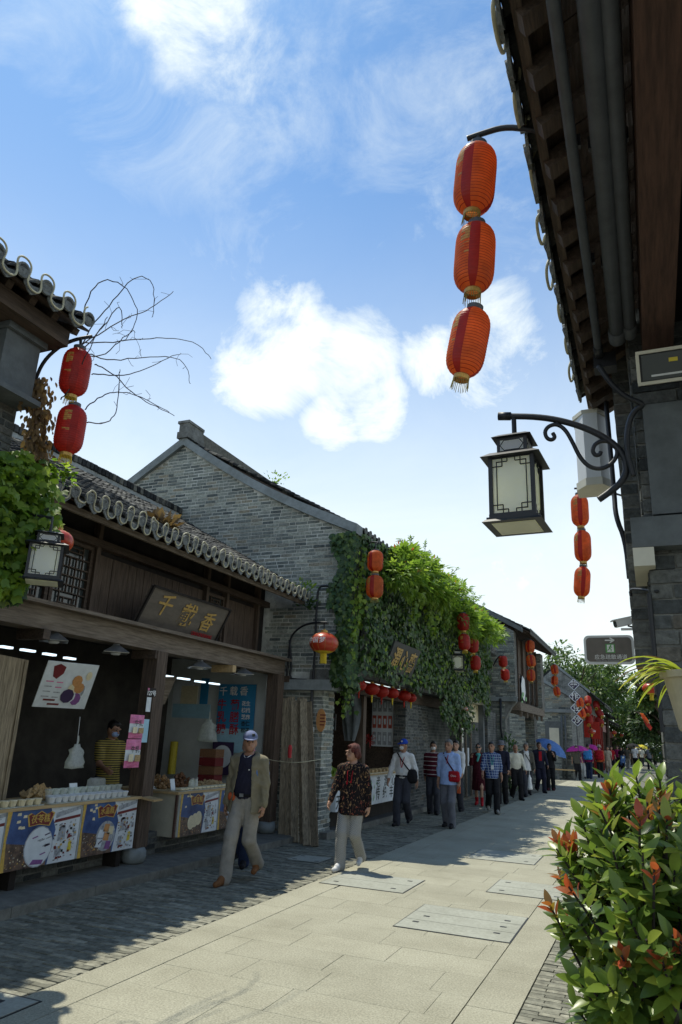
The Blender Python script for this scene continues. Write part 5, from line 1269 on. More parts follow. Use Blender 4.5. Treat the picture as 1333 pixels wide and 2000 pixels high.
ar = MB(); ar.box(xm-.032, xm+.02, SY-.008, SY-.005, za-.004, za+.004); ar.bar((xm+.0, SY-.0065, za+.016), (xm+.03, SY-.0065, za), .007, .003, (0, 1, 0)); ar.bar((xm+.0, SY-.0065, za-.016), (xm+.03, SY-.0065, za), .007, .003, (0, 1, 0)); ar.build('arrow', 'white_text', t)
text_mesh('应急疏散通道', .036, 'white_text', (xm, SY-.006, lerp(z0, z1, .23)), (1, 0, 0), (0, 0, 1), 'lettering', t, .0005)
text_mesh('Emergency Evacuation Route', .0165, 'ink_grey', (xm, SY-.006, lerp(z0, z1, .12)), (1, 0, 0), (0, 0, 1), 'small_lettering', t, .0004)
MB().box(x1, x1+.10, SY+.0, SY+.03, zm-.0, zm+.05).build('bracket', 'steel', t)
p = at(1218, 1216, Y=SY+.2); t = thing('security_camera', 'white security camera on a black arm above the evacuation sign', 'camera', p)
d = Vector((-.9, -.25, -.22)).normalized(); a_ = d.cross(Vector((0, 0, 1))).normalized(); b_ = a_.cross(d)
MB().obox(p+d*.0, (d, a_, b_), (.055, .028, .024)).build('housing', 'white_plastic', t); MB().obox(p+d*.01+b_*.028, (d, a_, b_), (.07, .033, .004)).build('sun_shield', 'white_plastic', t)
MB().lathe(p+d*.055, [(.022, 0), (.024, .012), (0, .014)], 14, axis=d).build('lens', 'glass', t); MB().tube(smooth_path([p-d*.03+Vector((0, 0, -.03)), p+Vector((.07, .0, -.035)), p+Vector((.13, .05, -.05)), p+Vector((.17, .1, -.06))], 1), .007, 6).build('arm', 'iron', t); MB().box(p.x-.02, p.x+.10, p.y-.02, p.y+.02, p.z-.055, p.z-.042).build('bracket', 'white_plastic', t)

# ------------------------------------------------------------------ lanterns
def lantern_proto(name, m_main, m_stripe, ribs=22, fringe='fringe', gold=True, seed=1):
    """barrel lantern, total body height 1, radius .29; hung from its top at z=0"""
    rg = random.Random(seed); t = thing(name, 'paper lantern', 'lantern', (0, 0, 0)); prof = []; n = 24
    for i in range(ribs*3+1):
        rib, k = divmod(i, 3); u = (rib+(0, .42, .84)[k])/ribs; v = abs(2*min(u, 1)-1); r_ = .29*(1-.62*v**5.5)*(.968, 1.0, .968)[k]; r_ = max(r_, .115)
        prof.append((r_, -.06-.88*u))
    def mf(i, j):
        row = i//3; seg = j % 8
        if i % 3 == 2: return 1
        if gold and j % 12 in (2, 3) and 4 <= row <= 8 and rg.random() < .8: return 2
        if gold and j % 12 in (2, 3) and 10 <= row <= 13 and rg.random() < .35: return 2
        return 1 if seg in (0, 1) else 0
    MB().lathe((0, 0, 0), prof, n, cap=False, matf=mf).build('body', [m_main, m_stripe, 'lan_gold'], t, smooth=True)
    MB().lathe((0, 0, 0), [(.118, -.075), (.125, -.05), (.125, -.005), (.10, 0), (0, 0)], 18, cap=False).build('top_cap', 'pipe', t)
    MB().lathe((0, 0, 0), [(.112, -.93), (.122, -.945), (.122, -.995), (.112, -1.0)], 18, cap=False).build('bottom_ring', 'gold', t)
    f = MB()
    for k in range(26):
        w = 2*math.pi*k/26; c = Vector((.115*math.cos(w), .115*math.sin(w), -.99)); f.bar(c, c+Vector((.012*math.cos(w)+rg.uniform(-.012, .012), .012*math.sin(w)+rg.uniform(-.012, .012), -rg.uniform(.09, .14))), .007, .007)
    f.build('fringe', fringe, t)
    return t
protos = {'orange': lantern_proto('barrel_lantern', 'lan_orange', 'lan_dark', 24, 'fringe', True, 1), 'red': lantern_proto('barrel_lantern', 'lan_red', 'lan_dark', 22, 'fringe_yellow', True, 2), 'dark': lantern_proto('barrel_lantern', 'lan_dark', 'lan_dark', 20, 'fringe_yellow', False, 3)}
used = set()
def lantern(kind, top, h, label, group, tilt=(0, 0), rz=0.0, wid=1.0):
    pr = protos[kind]
    if kind not in used:
        used.add(kind); o = pr; o.location = top; WL[o] = Vector(top); o['label'] = label; o['group'] = group
    else: o = dup(pr, top, label, group)
    o.rotation_euler = (tilt[0], tilt[1], rz); o.scale = (h*wid, h*wid, h)
    return o
def bracket(label, pts, r_=.016, group='lantern brackets', drop=None):
    t = thing('lantern_bracket', label, 'bracket', pts[0], group)
    MB().tube(smooth_path([Vector(p) for p in pts], 2), r_, 8).build('arm', 'iron', t, smooth=True)
    if drop: MB().tube([drop[0], drop[1]], r_*.8, 6).build('hook', 'iron', t)
    return t
def string_of(kind, spots, Y=None, X=None, who='', group='', ang=None, wid=1.0, rz0=.3):
    """spots: (px, top_py, bottom_py, px_bottom)"""
    pos = ('top', 'bottom') if len(spots) == 2 else ('top', 'middle', 'bottom')
    for (x, y0, y1, xb), nm in zip(spots, pos):
        a = at(x, y0, X=X, Y=Y); b = at(xb, y1, X=X, Y=Y); d = b-a; h = d.length
        tx = math.atan2(d.y, -d.z); ty = -math.atan2(d.x, -d.z)
        lantern(kind, a, h, nm+' '+who, group, (tx, ty), rz0+random.uniform(-.4, .4), wid)
# three orange lanterns under the right eaves
LY = at(1030, 255, Z=ZE-.05).y
string_of('orange', ((935, 280, 424, 922), (932, 434, 580, 923), (929, 598, 744, 901)), Y=LY, who='orange lantern of the large string of three under the right eaves', group='large orange lanterns at right', wid=.80)
bracket('curved iron arm holding the large orange lantern string under the right eaves', [at(1050, 255, Y=LY), at(1030, 252, Y=LY), at(985, 248, Y=LY), at(945, 260, Y=LY), at(913, 271, Y=LY)], .014, drop=(at(934, 265, Y=LY), at(935, 283, Y=LY)))
# two red lanterns at the corner house
string_of('red', ((157, 677, 779, 145), (147, 788, 892, 132)), X=AX+.05, who='red lantern of the pair hanging at the corner house', group='red lanterns at the corner house', rz0=.9, wid=.86)
a0 = at(158, 677, X=AX+.05)
bracket('bent iron arm holding the two red lanterns at the corner house', [at(68, 745, X=AX-.34), at(85, 705, X=AX-.25), at(118, 675, X=AX-.1), at(150, 662, X=AX+.03), at(180, 657, X=AX+.10)], .018, drop=(at(158, 662, X=AX+.05), a0))
# three small orange ones behind the bracket lamp
string_of('orange', ((1131, 963, 1032, 1135), (1137, 1033, 1101, 1140), (1139, 1104, 1170, 1135)), Y=8.2, who='orange lantern of the slim string of three under the bracket lamp', group='slim orange lanterns at right', wid=.80)
bracket('thin iron arm holding the slim orange lantern string', [at(1215, 968, Y=8.2), at(1180, 957, Y=8.2), at(1150, 954, Y=8.2), at(1122, 954, Y=8.2)], .012, drop=(at(1129, 954, Y=8.2), at(1131, 963, Y=8.2)))
# creeper house pairs
string_of('orange', ((734, 1073, 1119, 733), (733, 1121, 1171, 732)), X=-4.45, who='orange lantern of the pair at the near end of the creeper', group='lanterns along the creeper house', wid=1.15)
bracket('iron arm holding lantern pair at the near end of creeper', [at(715, 1064, X=-4.8), at(728, 1058, X=-4.6), at(740, 1060, X=-4.4)], .015, drop=(at(734, 1060, X=-4.45), at(734, 1073, X=-4.45)))
string_of('red', ((905, 1196, 1234, 906), (906, 1237, 1272, 905)), X=-4.2, who='red lantern of the pair before the far end of creeper', group='lanterns along the creeper house', wid=1.1)
string_of('red', ((926, 1243, 1277, 928), (929, 1279, 1311, 929)), X=-4.4, who='red lantern of the pair lowest beside the lattice balcony', group='lanterns along the creeper house', wid=1.1)
string_of('red', ((982, 1279, 1304, 984), (986, 1305, 1330, 988)), X=-4.15, who='red lantern of the tilted pair on the gate house gable', group='lanterns on the gate house', wid=1.2)
bracket('iron arm with lantern pair on gate house gable', [at(964, 1300, X=-4.55), at(972, 1284, X=-4.3), at(984, 1277, X=-4.15)], .02)
string_of('orange', ((1036, 1250, 1276, 1036), (1036, 1278, 1304, 1036), (1037, 1306, 1332, 1038)), X=-3.9, who='orange lantern of the string of three at the timber upper front', group='lanterns on the gate house', wid=1.1)
bracket('iron arm with lantern string at the timber upper front', [at(1018, 1252, X=-4.3), at(1028, 1247, X=-4.1), at(1037, 1249, X=-3.9)], .02)
string_of('orange', ((1082, 1298, 1318, 1082), (1084, 1320, 1339, 1084), (1086, 1341, 1360, 1086)), X=-3.75, who='orange lantern of the string of three before the low gable house', group='lanterns before the low gable house', wid=1.1)
string_of('orange', ((1131, 1363, 1382, 1131), (1133, 1383, 1403, 1133)), X=-3.2, who='orange lantern of the pair beside the diamond banner', group='lanterns beside the diamond banner', wid=1.15)
string_of('red', ((1148, 1360, 1376, 1148), (1149, 1378, 1396, 1149), (1151, 1398, 1416, 1151)), X=-3.1, who='red lantern of the string of three right of the diamond banner', group='lanterns right of the diamond banner', wid=1.1)
string_of('dark', ((1165, 1370, 1384, 1165), (1166, 1385, 1400, 1166), (1167, 1401, 1416, 1167)), X=-3.0, who='dark red lantern of the far string of three on the shop row', group='dark lanterns on the far shop row', wid=1.1)
# round lanterns
def globe_proto(name, m, text=None):
    t = thing(name, 'round lantern', 'lantern', (0, 0, 0)); n = 32; prof = []
    for i in range(19):
        w = math.pi*(.06+.88*i/18); prof.append((.50*math.sin(w)**.9, .36*math.cos(w)))
    def mf(i, j): return 1 if i >= 15 else 0
    MB().lathe((0, 0, 0), prof[::-1], n, cap=False, matf=lambda i, j: 1 if i <= 2 else 0).build('globe', [m, 'fringe_yellow'], t, smooth=True)
    rb = MB()
    for k in range(12):
        w = 2*math.pi*k/12; rb.tube([(r_*1.004*math.cos(w), r_*1.004*math.sin(w), z) for r_, z in prof], .004, 4)
    rb.build('rib', 'gold', t)
    MB().lathe((0, 0, 0), [(.10, .33), (.12, .36), (.12, .43), (.05, .45), (.02, .50)], 16, cap=False).build('top_cap', 'gold', t)
    f = MB()
    for k in range(22): w = 2*math.pi*k/22; c = Vector((.10*math.cos(w), .10*math.sin(w), -.33)); f.bar(c, c+Vector((.01*random.uniform(-1, 1), .01*random.uniform(-1, 1), -.36)), .022, .022)
    f.build('tassel', 'fringe_yellow', t); return t
gl = globe_proto('round_lantern', 'lan_gloss')
p = at(633, 1256, Y=11.25); gl.location = p; gl.scale = (.50,)*3; gl['label'] = 'round red lantern with white characters before the brick gable'; gl['group'] = 'round red lanterns'
for i, ch in enumerate('中国梦'):
    w = -2.20+.46*i; q = p+Vector((.50*.49*math.cos(w), .50*.49*math.sin(w), .035))*1.03
    WL[gl] = Vector((0, 0, 0)); o = text_mesh(ch, .215, 'white_text', (.515*math.cos(w), .515*math.sin(w), .04), (-math.sin(w), math.cos(w), 0), (.0, 0, 1), 'character', gl, .004, bold=.002, italic=.1)
WL[gl] = p
bracket('curved iron arm holding the round lantern on the brick gable', [at(560, 1330, Y=CY-.09), at(566, 1260, Y=CY-.09), at(570, 1240, Y=CY-.10), at(590, 1222, Y=11.5), at(612, 1216, Y=11.32), at(640, 1216, Y=11.2)], .019, drop=(at(634, 1217, Y=11.25), at(634, 1232, Y=11.25)))
def rnd(px, py, w_, label, X=None, Y=None, group='round red lanterns', mats=None):
    q = at(px, py, X=X, Y=Y); x_, y_, d_ = to_px(q); o = dup(gl, q, label, group, (0, 0, random.uniform(-3, 3)), w_*d_/FPX/1.0, mats); return o
rnd(112, 1057, 62, 'round red lantern half hidden behind the left wall lamp', X=-4.95)
rnd(1272, 1345, 32, 'round red lantern on the right before the trees', Y=15)
rnd(1262, 1306, 26, 'red lantern half hidden behind the spider plant', Y=14)
rnd(907, 1385, 15, 'small round lantern below the pale yellow balcony band', X=-4.7)
for i, (px, py, w_, X) in enumerate(((1156, 1429, 14, -3.0), (1200, 1431, 10, -3.0), (1214, 1436, 10, -2.9), (1226, 1436, 9, -2.8), (1229, 1444, 9, -2.75), (1235, 1442, 9, -2.7), (1239, 1436, 8, -2.7), (1241, 1445, 8, -2.6))):
    rnd(px, py, w_, 'largest of the round lanterns on the far shop row' if i == 0 else names[i-1 if i < 6 else 5].replace('rightmost', 'sixth from the left')+' small round lantern in the far row over the crowd' if i < 7 else 'last small round lantern of the far row over the crowd', X=X, group='round lanterns far down the street')

# ------------------------------------------------------------------ square lattice lamps
def box_lamp(name, label, base, w, h, rz, big=True):
    """lamp body: base = centre of its underside; w = width of body, h = height of glass part"""
    t = thing(name, label, 'lamp', base, 'lattice box lamps'); b = Vector(base); c_, s_ = math.cos(rz), math.sin(rz)
    U = Vector((c_, s_, 0)); V = Vector((-s_, c_, 0)); Z = Vector((0, 0, 1)); hw = w/2
    def frust(w0, w1, z0, z1, m, nm, par=t):
        mb = MB(); P = []
        for ww, zz in ((w0, z0), (w1, z1)):
            for sx, sy in ((-1, -1), (1, -1), (1, 1), (-1, 1)): P.append(b+U*(sx*ww/2)+V*(sy*ww/2)+Z*zz)
        mb.add(P, [(0, 3, 2, 1), (4, 5, 6, 7), (0, 1, 5, 4), (1, 2, 6, 5), (2, 3, 7, 6), (3, 0, 4, 7)]); return mb.build(nm, m, par)
    frust(w*1.34, w*1.20, .0, h*.05, 'iron', 'foot'); frust(w*1.16, w*1.16, h*.05, h*.09, 'iron', 'foot_step'); frust(w*1.06, w*1.06, h*.09, h*.15, 'iron', 'foot_step')
    frust(w*.98, w*.98, -.004, -.001, 'white_glass', 'bottom_glass')
    z0, z1 = h*.15, h*1.15
    gl_ = frust(w*.93, w*.93, z0, z1, 'white_glass', 'glass')
    for sx in (-1, 1):
        for sy in (-1, 1): MB().obox(b+U*(sx*hw*.96)+V*(sy*hw*.96)+Z*((z0+z1)/2), (U, V, Z), (w*.045, w*.045, (z1-z0)/2)).build('corner_post', 'iron', t)
    for A_, N_ in ((U, V), (U, -V), (V, U), (V, -U)):
        L = MB(); o = b+N_*(hw*.955); th = w*.022
        def seg(a, c, d, e): L.bar(o+A_*(a*hw)+Z*lerp(z0, z1, c), o+A_*(d*hw)+Z*lerp(z0, z1, e), th, th, N_)
        for s1 in (-1, 1):
            seg(s1*.68, .07, s1*.68, .93)
            for (za, sg) in ((0, 1), (1, -1)):
                f = lambda k: za+sg*k
                seg(s1*.92, f(.16), s1*.42, f(.16)); seg(s1*.42, f(.16), s1*.42, f(.08)); seg(s1*.68, f(.08), s1*.18, f(.08)); seg(s1*.18, f(.08), s1*.18, f(0)); seg(s1*.42, f(.08), s1*.42, f(0))
        for c1 in (.0, 1.0): L.bar(o+A_*(-hw*.95)+Z*lerp(z0, z1, c1), o+A_*(hw*.95)+Z*lerp(z0, z1, c1), w*.05, w*.05, N_)
        L.build('lattice', 'iron', t)
    frust(w*1.36, w*.98, z1, z1+h*.10, 'iron', 'roof')
    zz = z1+h*.10
    frust(w*.70, w*.70, zz, zz+h*.30, 'iron', 'neck')
    for A_, N_ in ((U, V), (U, -V), (V, U), (V, -U)):
        MB().obox(b+N_*(w*.351)+Z*(zz+h*.15), (A_, N_, Z), (w*.27, .002, h*.095)).build('neck_glass', 'white_glass', t)
        nb = MB(); o = b+N_*(w*.354)+Z*(zz+h*.15)
        for p_, q_ in (((-.27, 0), (-.18, .09)), ((-.18, .09), (.18, .09)), ((.18, .09), (.27, 0)), ((.27, 0), (.18, -.09)), ((.18, -.09), (-.18, -.09)), ((-.18, -.09), (-.27, 0))): nb.bar(o+A_*(p_[0]*w)+Z*(p_[1]*h), o+A_*(q_[0]*w)+Z*(q_[1]*h), w*.02, w*.02, N_)
        nb.build('neck_lattice', 'iron', t)
    frust(w*.92, w*.62, zz+h*.30, zz+h*.37, 'iron', 'cap')
    return t, zz+h*.37
LPY = RY-.02
bl = at(1012, 1030, Y=LPY); wl_ = (at(1060, 960, Y=LPY)-at(968, 960, Y=LPY)).length*.92
lz = at(1012, 900, Y=LPY).z-bl.z
t, topz = box_lamp('bracket_lamp', 'large black lattice lamp with white panes hanging from the scroll bracket', (bl.x, bl.y, bl.z), wl_, lz*.84, -.06)
tb = thing('scroll_bracket', 'black scroll iron bracket carrying the large lattice lamp on the right pier', 'bracket', at(1170, 975, Y=LPY))
def lp(pts): return [at(x, y, Y=LPY) for x, y in pts]
MB().tube(smooth_path(lp(((992, 813), (1050, 814), (1100, 822), (1150, 838), (1195, 862), (1220, 890), (1226, 920), (1212, 945), (1190, 962), (1170, 976))), 2), .022, 12).build('arm', 'iron', tb, smooth=True)
MB().tube(lp(((974, 813), (998, 813))), .030, 12).build('arm_end', 'iron', tb, smooth=True)
MB().tube(smooth_path(lp(((1080, 846), (1085, 854), (1078, 860), (1068, 856), (1064, 843), (1072, 832), (1088, 828), (1104, 838), (1118, 862), (1132, 892), (1150, 912), (1175, 917), (1197, 905), (1208, 885), (1200, 866), (1180, 860), (1163, 866), (1157, 880), (1163, 890), (1172, 888), (1174, 882))), 2), .014, 10).build('scroll', 'iron', tb, smooth=True)
MB().tube(lp(((1089, 820), (1089, 832))), .012, 8).build('tie', 'iron', tb)
MB().tube([Vector((bl.x, bl.y, bl.z+topz)), Vector((bl.x, bl.y, at(1020, 815, Y=LPY).z))], .017, 8).build('hanger', 'iron', tb)
bl2_ = at(82, 1138, X=AX+.02)
t, tz2 = box_lamp('wall_lamp', 'black lattice lamp with white panes hanging in front of the green creeper at left', bl2_, .26, .27, .75)
MB().tube([Vector((bl2_.x, bl2_.y, bl2_.z+tz2)), Vector((bl2_.x, bl2_.y, bl2_.z+tz2+.14)), Vector((bl2_.x-.3, bl2_.y-.1, bl2_.z+tz2+.18))], .014, 8).build('hanger', 'iron', t)
b3 = at(895, 1311, X=-4.55); t, tz3 = box_lamp('wall_lamp', 'small lattice lamp with white panes at the far edge of the creeper', b3, .30, .34, .2)
MB().tube([Vector((b3.x, b3.y, b3.z+tz3)), Vector((b3.x, b3.y, b3.z+tz3+.1)), Vector((b3.x-.4, b3.y, b3.z+tz3+.12))], .014, 8).build('hanger', 'iron', t)
# diamond banner, ribbons, flags, umbrellas
DY = 37.5
t = thing('diamond_banner', 'hanging string of four diamond-shaped shop signs over the crowd', 'sign', at(1131, 1470, Y=DY))
MB().tube([at(1120, 1325, Y=DY), at(1131, 1480, Y=DY)], .02, 6).build('cord', 'iron', t)
for i, (px, py) in enumerate(((1121, 1337), (1123, 1360), (1126, 1383), (1128, 1407))):
    q = at(px, py, Y=DY); s_ = .31
    MB().prism([q+Vector((-s_, 0, 0)), q+Vector((0, 0, -s_)), q+Vector((s_, 0, 0)), q+Vector((0, 0, s_))], (0, .03, 0)).build('plate', 'ink_dkpurple', t)
    fr = MB()
    for a, b in (((-1, 0), (0, -1)), ((0, -1), (1, 0)), ((1, 0), (0, 1)), ((0, 1), (-1, 0))): fr.bar(q+Vector((a[0]*s_*.86, -.012, a[1]*s_*.86)), q+Vector((b[0]*s_*.86, -.012, b[1]*s_*.86)), .035, .012, (0, 1, 0))
    fr.build('border', 'ink_white', t); text_mesh('手作豆沙'[i], .34, 'white_text', q+Vector((0, -.01, 0)), (1, 0, 0), (0, 0, 1), 'character', t, .002, bold=.006)
for i, (x0, y0, x1, y1, Y, lb) in enumerate(((1142, 1408, 1151, 1440, 46, 'left of two long red shop cloths beyond the diamond signs'), (1156, 1410, 1171, 1443, 46, 'right of two long red shop cloths beyond the diamond signs'))):
    a, b = at(x0, y1, Y=Y), at(x1, y0, Y=Y); MB().box(a.x, b.x, Y, Y+.05, a.z, b.z).build('shop_cloth', 'lan_red', label=lb, cat='cloth', group='red shop cloths')
for i, (px, py, lb) in enumerate(((1250, 1392, 'upper orange flag among the trees at right'), (1256, 1404, 'lower red flag among the trees at right'))):
    q = at(px, py, Y=30); mb = MB(); mb.add([q, q+Vector((.12, .03, -.02)), q+Vector((.30, .0, -.30)), q+Vector((.24, -.03, -.42)), q+Vector((.08, 0, -.22))], [(0, 1, 2, 3, 4)]); mb.prism([q+Vector((0, .01, 0)), q+Vector((.12, .04, -.02)), q+Vector((.30, .01, -.30)), q+Vector((.08, .01, -.22))], (0, .01, 0)); mb.build('flag', 'lan_orange' if i == 0 else 'lan_red', label=lb, cat='flag', group='flags in the trees')

# ------------------------------------------------------------------ creepers
def creeper(name, label, base): return thing(name, label, 'creeper', base)
tv = creeper('wall_creeper', 'dark green creeper covering the whole front of the brick house', (-4.8, 16, 2.6))
iv = Leaves('ivy'); yg = Leaves('ivy')
def hang(n=None): return Vector((random.gauss(.15, .25), random.gauss(0, .45), -1)).normalized()
stems = MB()
for i in range(9500):                                             # sheet on the front wall
    y = random.uniform(12.0, 23.0); u = (y-12)/11
    top = 5.35-.45*max(0, (y-15))/8; bot = 2.95-.25*random.random()+.10*math.sin(y*3.1)
    if y > 17.8: bot = 2.3-.6*math.sin((y-17.8)*1.2)
    if y > 18.2 and y < 21: bot = 1.55+.35*random.random()+.3*abs(y-19.6)
    z = random.uniform(bot, top); x = -4.90+.06+.16*random.random()+.10*max(0, math.sin(y*2.3+z*2.9))
    if y > 20.9: x += .1
    iv.put((x, y, z), hang(), Vector((1, random.gauss(0, .5), random.gauss(.35, .4))), random.uniform(.075, .135))
for i in range(1500):                                             # round the corner, on the gable edge
    z = random.uniform(2.55, 5.3); wdt = .16+.24*abs(math.sin(z*2.7))*(1 if z > 3.9 else .45); x = -4.86-wdt*random.random()**1.4
    iv.put((x, CY-.03-.12*random.random(), z), Vector((random.gauss(0, .4), -.2, -1)), Vector((random.gauss(0, .4), -1, random.gauss(.3, .4))), random.uniform(.07, .125))
    if random.random() < .8:
        iv.put((-4.88+.10*random.random(), CY-.05+random.uniform(-.1, .3), z), hang(), Vector((1, -1, .2)), random.uniform(.07, .125))
def strand(L_, p, ln, spread=.07, n=26, size=(.06, .11), lean=(0, 0)):
    P = [Vector(p)+Vector((lean[0]*k/8*ln+.02*math.sin(k*1.3), lean[1]*k/8*ln+.03*math.sin(k*.9+p[1]*5), -ln*k/8)) for k in range(9)]
    stems.tube(P, .006, 4)
    for i in range(n):
        u = random.random(); q = P[int(u*8)].lerp(P[min(8, int(u*8)+1)], u*8 % 1)
        L_.put(q+Vector((random.gauss(0, spread), random.gauss(0, spread), 0))*(1.1-u*.7), hang(), Vector((random.gauss(.7, .4), random.gauss(-.5, .5), random.gauss(.2, .3))), random.uniform(*size))
for i in range(9): strand(yg, (-4.78+.05*random.random(), CY-.1+random.uniform(0, .5), random.uniform(4.0, 5.2)), random.uniform(.8, 1.7), .07, 34)
for (px, y0, y1) in ((675, 1240, 1400), (684, 1290, 1395), (668, 1290, 1350), (690, 1320, 1350)):
    a = at(px, y0, Y=CY+.3); b = at(px, y1, Y=CY+.3); strand(yg if px % 2 else iv, a, a.z-b.z, .10, 60, (.06, .11))
for (px, y0, y1) in ((808, 1110, 1215), (815, 1120, 1195), (850, 1170, 1240), (842, 1150, 1225), (870, 1180, 1230), (828, 1120, 1180)):
    a = at(px, y0, X=-4.45); b = at(px, y1, X=-4.45); strand(yg, a, a.z-b.z, .10, 80, (.07, .12))
for i in range(700):                                              # fresh leaves scattered on the sheet
    y = random.uniform(12, 23); z = random.uniform(2.8, 5.0); yg.put((-4.66+.1*random.random(), y, z), hang(), Vector((1, random.gauss(0, .4), .5)), random.uniform(.06, .11))
iv.build('foliage', 'ivy', tv); yg.build('young_foliage', 'ivy_young', tv)
for i in range(8): y = 12.2+1.3*i; stems.tube([(-4.88, y, 2.7), (-4.87, y+.2, 3.6), (-4.87, y-.1, 4.6), (-4.87, y+.1, 5.3)], .014, 5)
stems.build('stem', 'twig', tv)
# trumpet creeper heaped on the eaves
tt = creeper('trumpet_creeper', 'bright green flowering creeper heaped over the eaves of the brick house', (-4.5, 19, 5.2))
tp = Leaves('pair'); fl = Leaves('oval')
heaps = []
for i in range(46):
    u = i/45; px = lerp(775, 965, u)+random.uniform(-8, 8); top = 1072+(u**1.15)*160; py = top+abs(random.gauss(18, 24))
    X = -4.55+random.uniform(-.35, .35); c = at(px, py, X=X); heaps.append((c, random.uniform(.22, .48)))
for c, r_ in heaps:
    for i in range(105):
        d = rvec(); q = c+Vector((d.x*r_*1.1, d.y*r_*1.3, d.z*r_*.75))*random.random()**.35
        tp.put(q, (d+Vector((.2, 0, -.25))).normalized(), Vector((random.gauss(.2, .4), random.gauss(0, .4), 1)), random.uniform(.13, .22))
sprout = MB()
for i in range(26):                                               # shoots against the sky
    px = random.uniform(790, 950); u = (px-775)/190; c = at(px, 1052+u**1.15*165+8, X=-4.6+random.uniform(-.3, .3)); ln = random.uniform(.2, .5); d = Vector((random.gauss(.1, .4), random.gauss(0, .4), 1)).normalized()
    sprout.tube([c-d*.2, c+d*ln], .006, 4)
    for k in range(9): q = c+d*ln*k/8; tp.put(q, (d*.5+rvec()*.8), Vector((0, 0, 1)), random.uniform(.08, .15))
for i in range(110):
    c, r_ = random.choice(heaps); d = rvec(); d.z = abs(d.z); fl.put(c+d*r_*.9, d+Vector((0, 0, .4)), rvec(), random.uniform(.06, .10))
tp.build('foliage', 'trumpet', tt); fl.build('blossom', 'flower', tt); sprout.build('stem', 'twig', tt)
# creeper on the corner house, dead vine and bare tendrils
tl2 = creeper('corner_creeper', 'bright green creeper hanging on the corner house beside the left lamp', (-4.9, 4.3, 2.7))
cv = Leaves('ivy')
for i in range(1500):
    py = random.uniform(880, 1165); 
    if py < 960: xm = 40+ (py-880)*.8+random.uniform(0, 28)
    else: xm = 112-(max(0, py-1040)/125)*85+random.uniform(-8, 10)
    px = random.uniform(-30, xm); dep = random.random(); X = AX-.30+.34*(1-dep)*random.random()
    p = at(px, py, X=X); cv.put(p, (Vector((random.gauss(.5, .4), random.gauss(0, .5), -.6))), Vector((random.gauss(.5, .4), random.gauss(-.4, .4), random.gauss(.7, .4))), random.uniform(.05, .11))
for i in range(70):                                               # sprays reaching right over the roof
    px = random.uniform(95, 150); p = at(px, 915+(px-95)*.30+random.gauss(0, 10), X=AX-.2); cv.put(p, rvec(), Vector((0, 0, 1)), random.uniform(.04, .08))
cv.build_split('ivy_young', tl2, 300)
dk = Leaves('ivy')
for i in range(900):
    py = random.uniform(900, 1170); px = random.uniform(-30, 95-(max(0, py-1040))*.45); p = at(px, py, X=AX-.34+.1*random.random()); dk.put(p, hang(), Vector((.8, -.4, .3)), random.uniform(.06, .11))
dk.build('dark_foliage', 'ivy', tl2)
td = creeper('dead_vine', 'withered brown vine clinging to the brick corner above the green creeper', (-4.9, 4.2, 3.6)); dl = Leaves('oval')
for i in range(620):
    py = random.uniform(735, 900); px = random.gauss(72, 13)+(py-735)*.02; p = at(px, py, X=AX-.32+.14*random.random()); dl.put(p, hang(), Vector((random.gauss(.6, .5), random.gauss(-.4, .5), .2)), random.uniform(.05, .09))
dl.build('dry_foliage', 'dryleaf', td)
ten = thing('bare_tendrils', 'tangle of bare leafless tendrils reaching into the sky from the eaves', 'vine', at(165, 680, X=AX+.1))
TP = [[(150, 690), (190, 620), (225, 585), (265, 535), (300, 548), (302, 590), (298, 620)], [(158, 640), (175, 570), (205, 543), (245, 558), (270, 600), (265, 640), (240, 668)], [(160, 675), (210, 640), (265, 615), (300, 600), (340, 570)], [(165, 670), (230, 668), (290, 660), (330, 660), (385, 668), (413, 700)], [(170, 690), (215, 705), (270, 698), (330, 695), (365, 708), (372, 750)], [(185, 712), (225, 730), (260, 770), (300, 792), (340, 812)], [(180, 730), (235, 735), (280, 725), (325, 700), (355, 690)], [(165, 800), (195, 775), (225, 763), (265, 770), (330, 805)], [(172, 826), (210, 826), (225, 812), (232, 770), (235, 720)], [(150, 690), (195, 650), (235, 590), (240, 630), (238, 640)], [(120, 780), (150, 740), (170, 690), (210, 620)], [(160, 690), (200, 700), (240, 660), (262, 645)]]
for k, P in enumerate(TP):
    d0 = random.uniform(-.25, .35); pts = [at(x, y, X=AX+.02+d0*j/len(P)) for j, (x, y) in enumerate(P)]; pts = smooth_path(pts, 2); n = len(pts)
    pts = [q+rvec()*.008 for q in pts]
    MB().tube(pts, [.0045*(1-.7*j/n)+.002 for j in range(n)], 5).build('tendril', 'twig', ten)
    for j in range(4):
        a = pts[random.randint(n//4, n-2)]; b = a+rvec()*random.uniform(.05, .2); MB().tube([a, (a+b)/2+rvec()*.03, b], .0022, 4).build('twig', 'twig', ten)
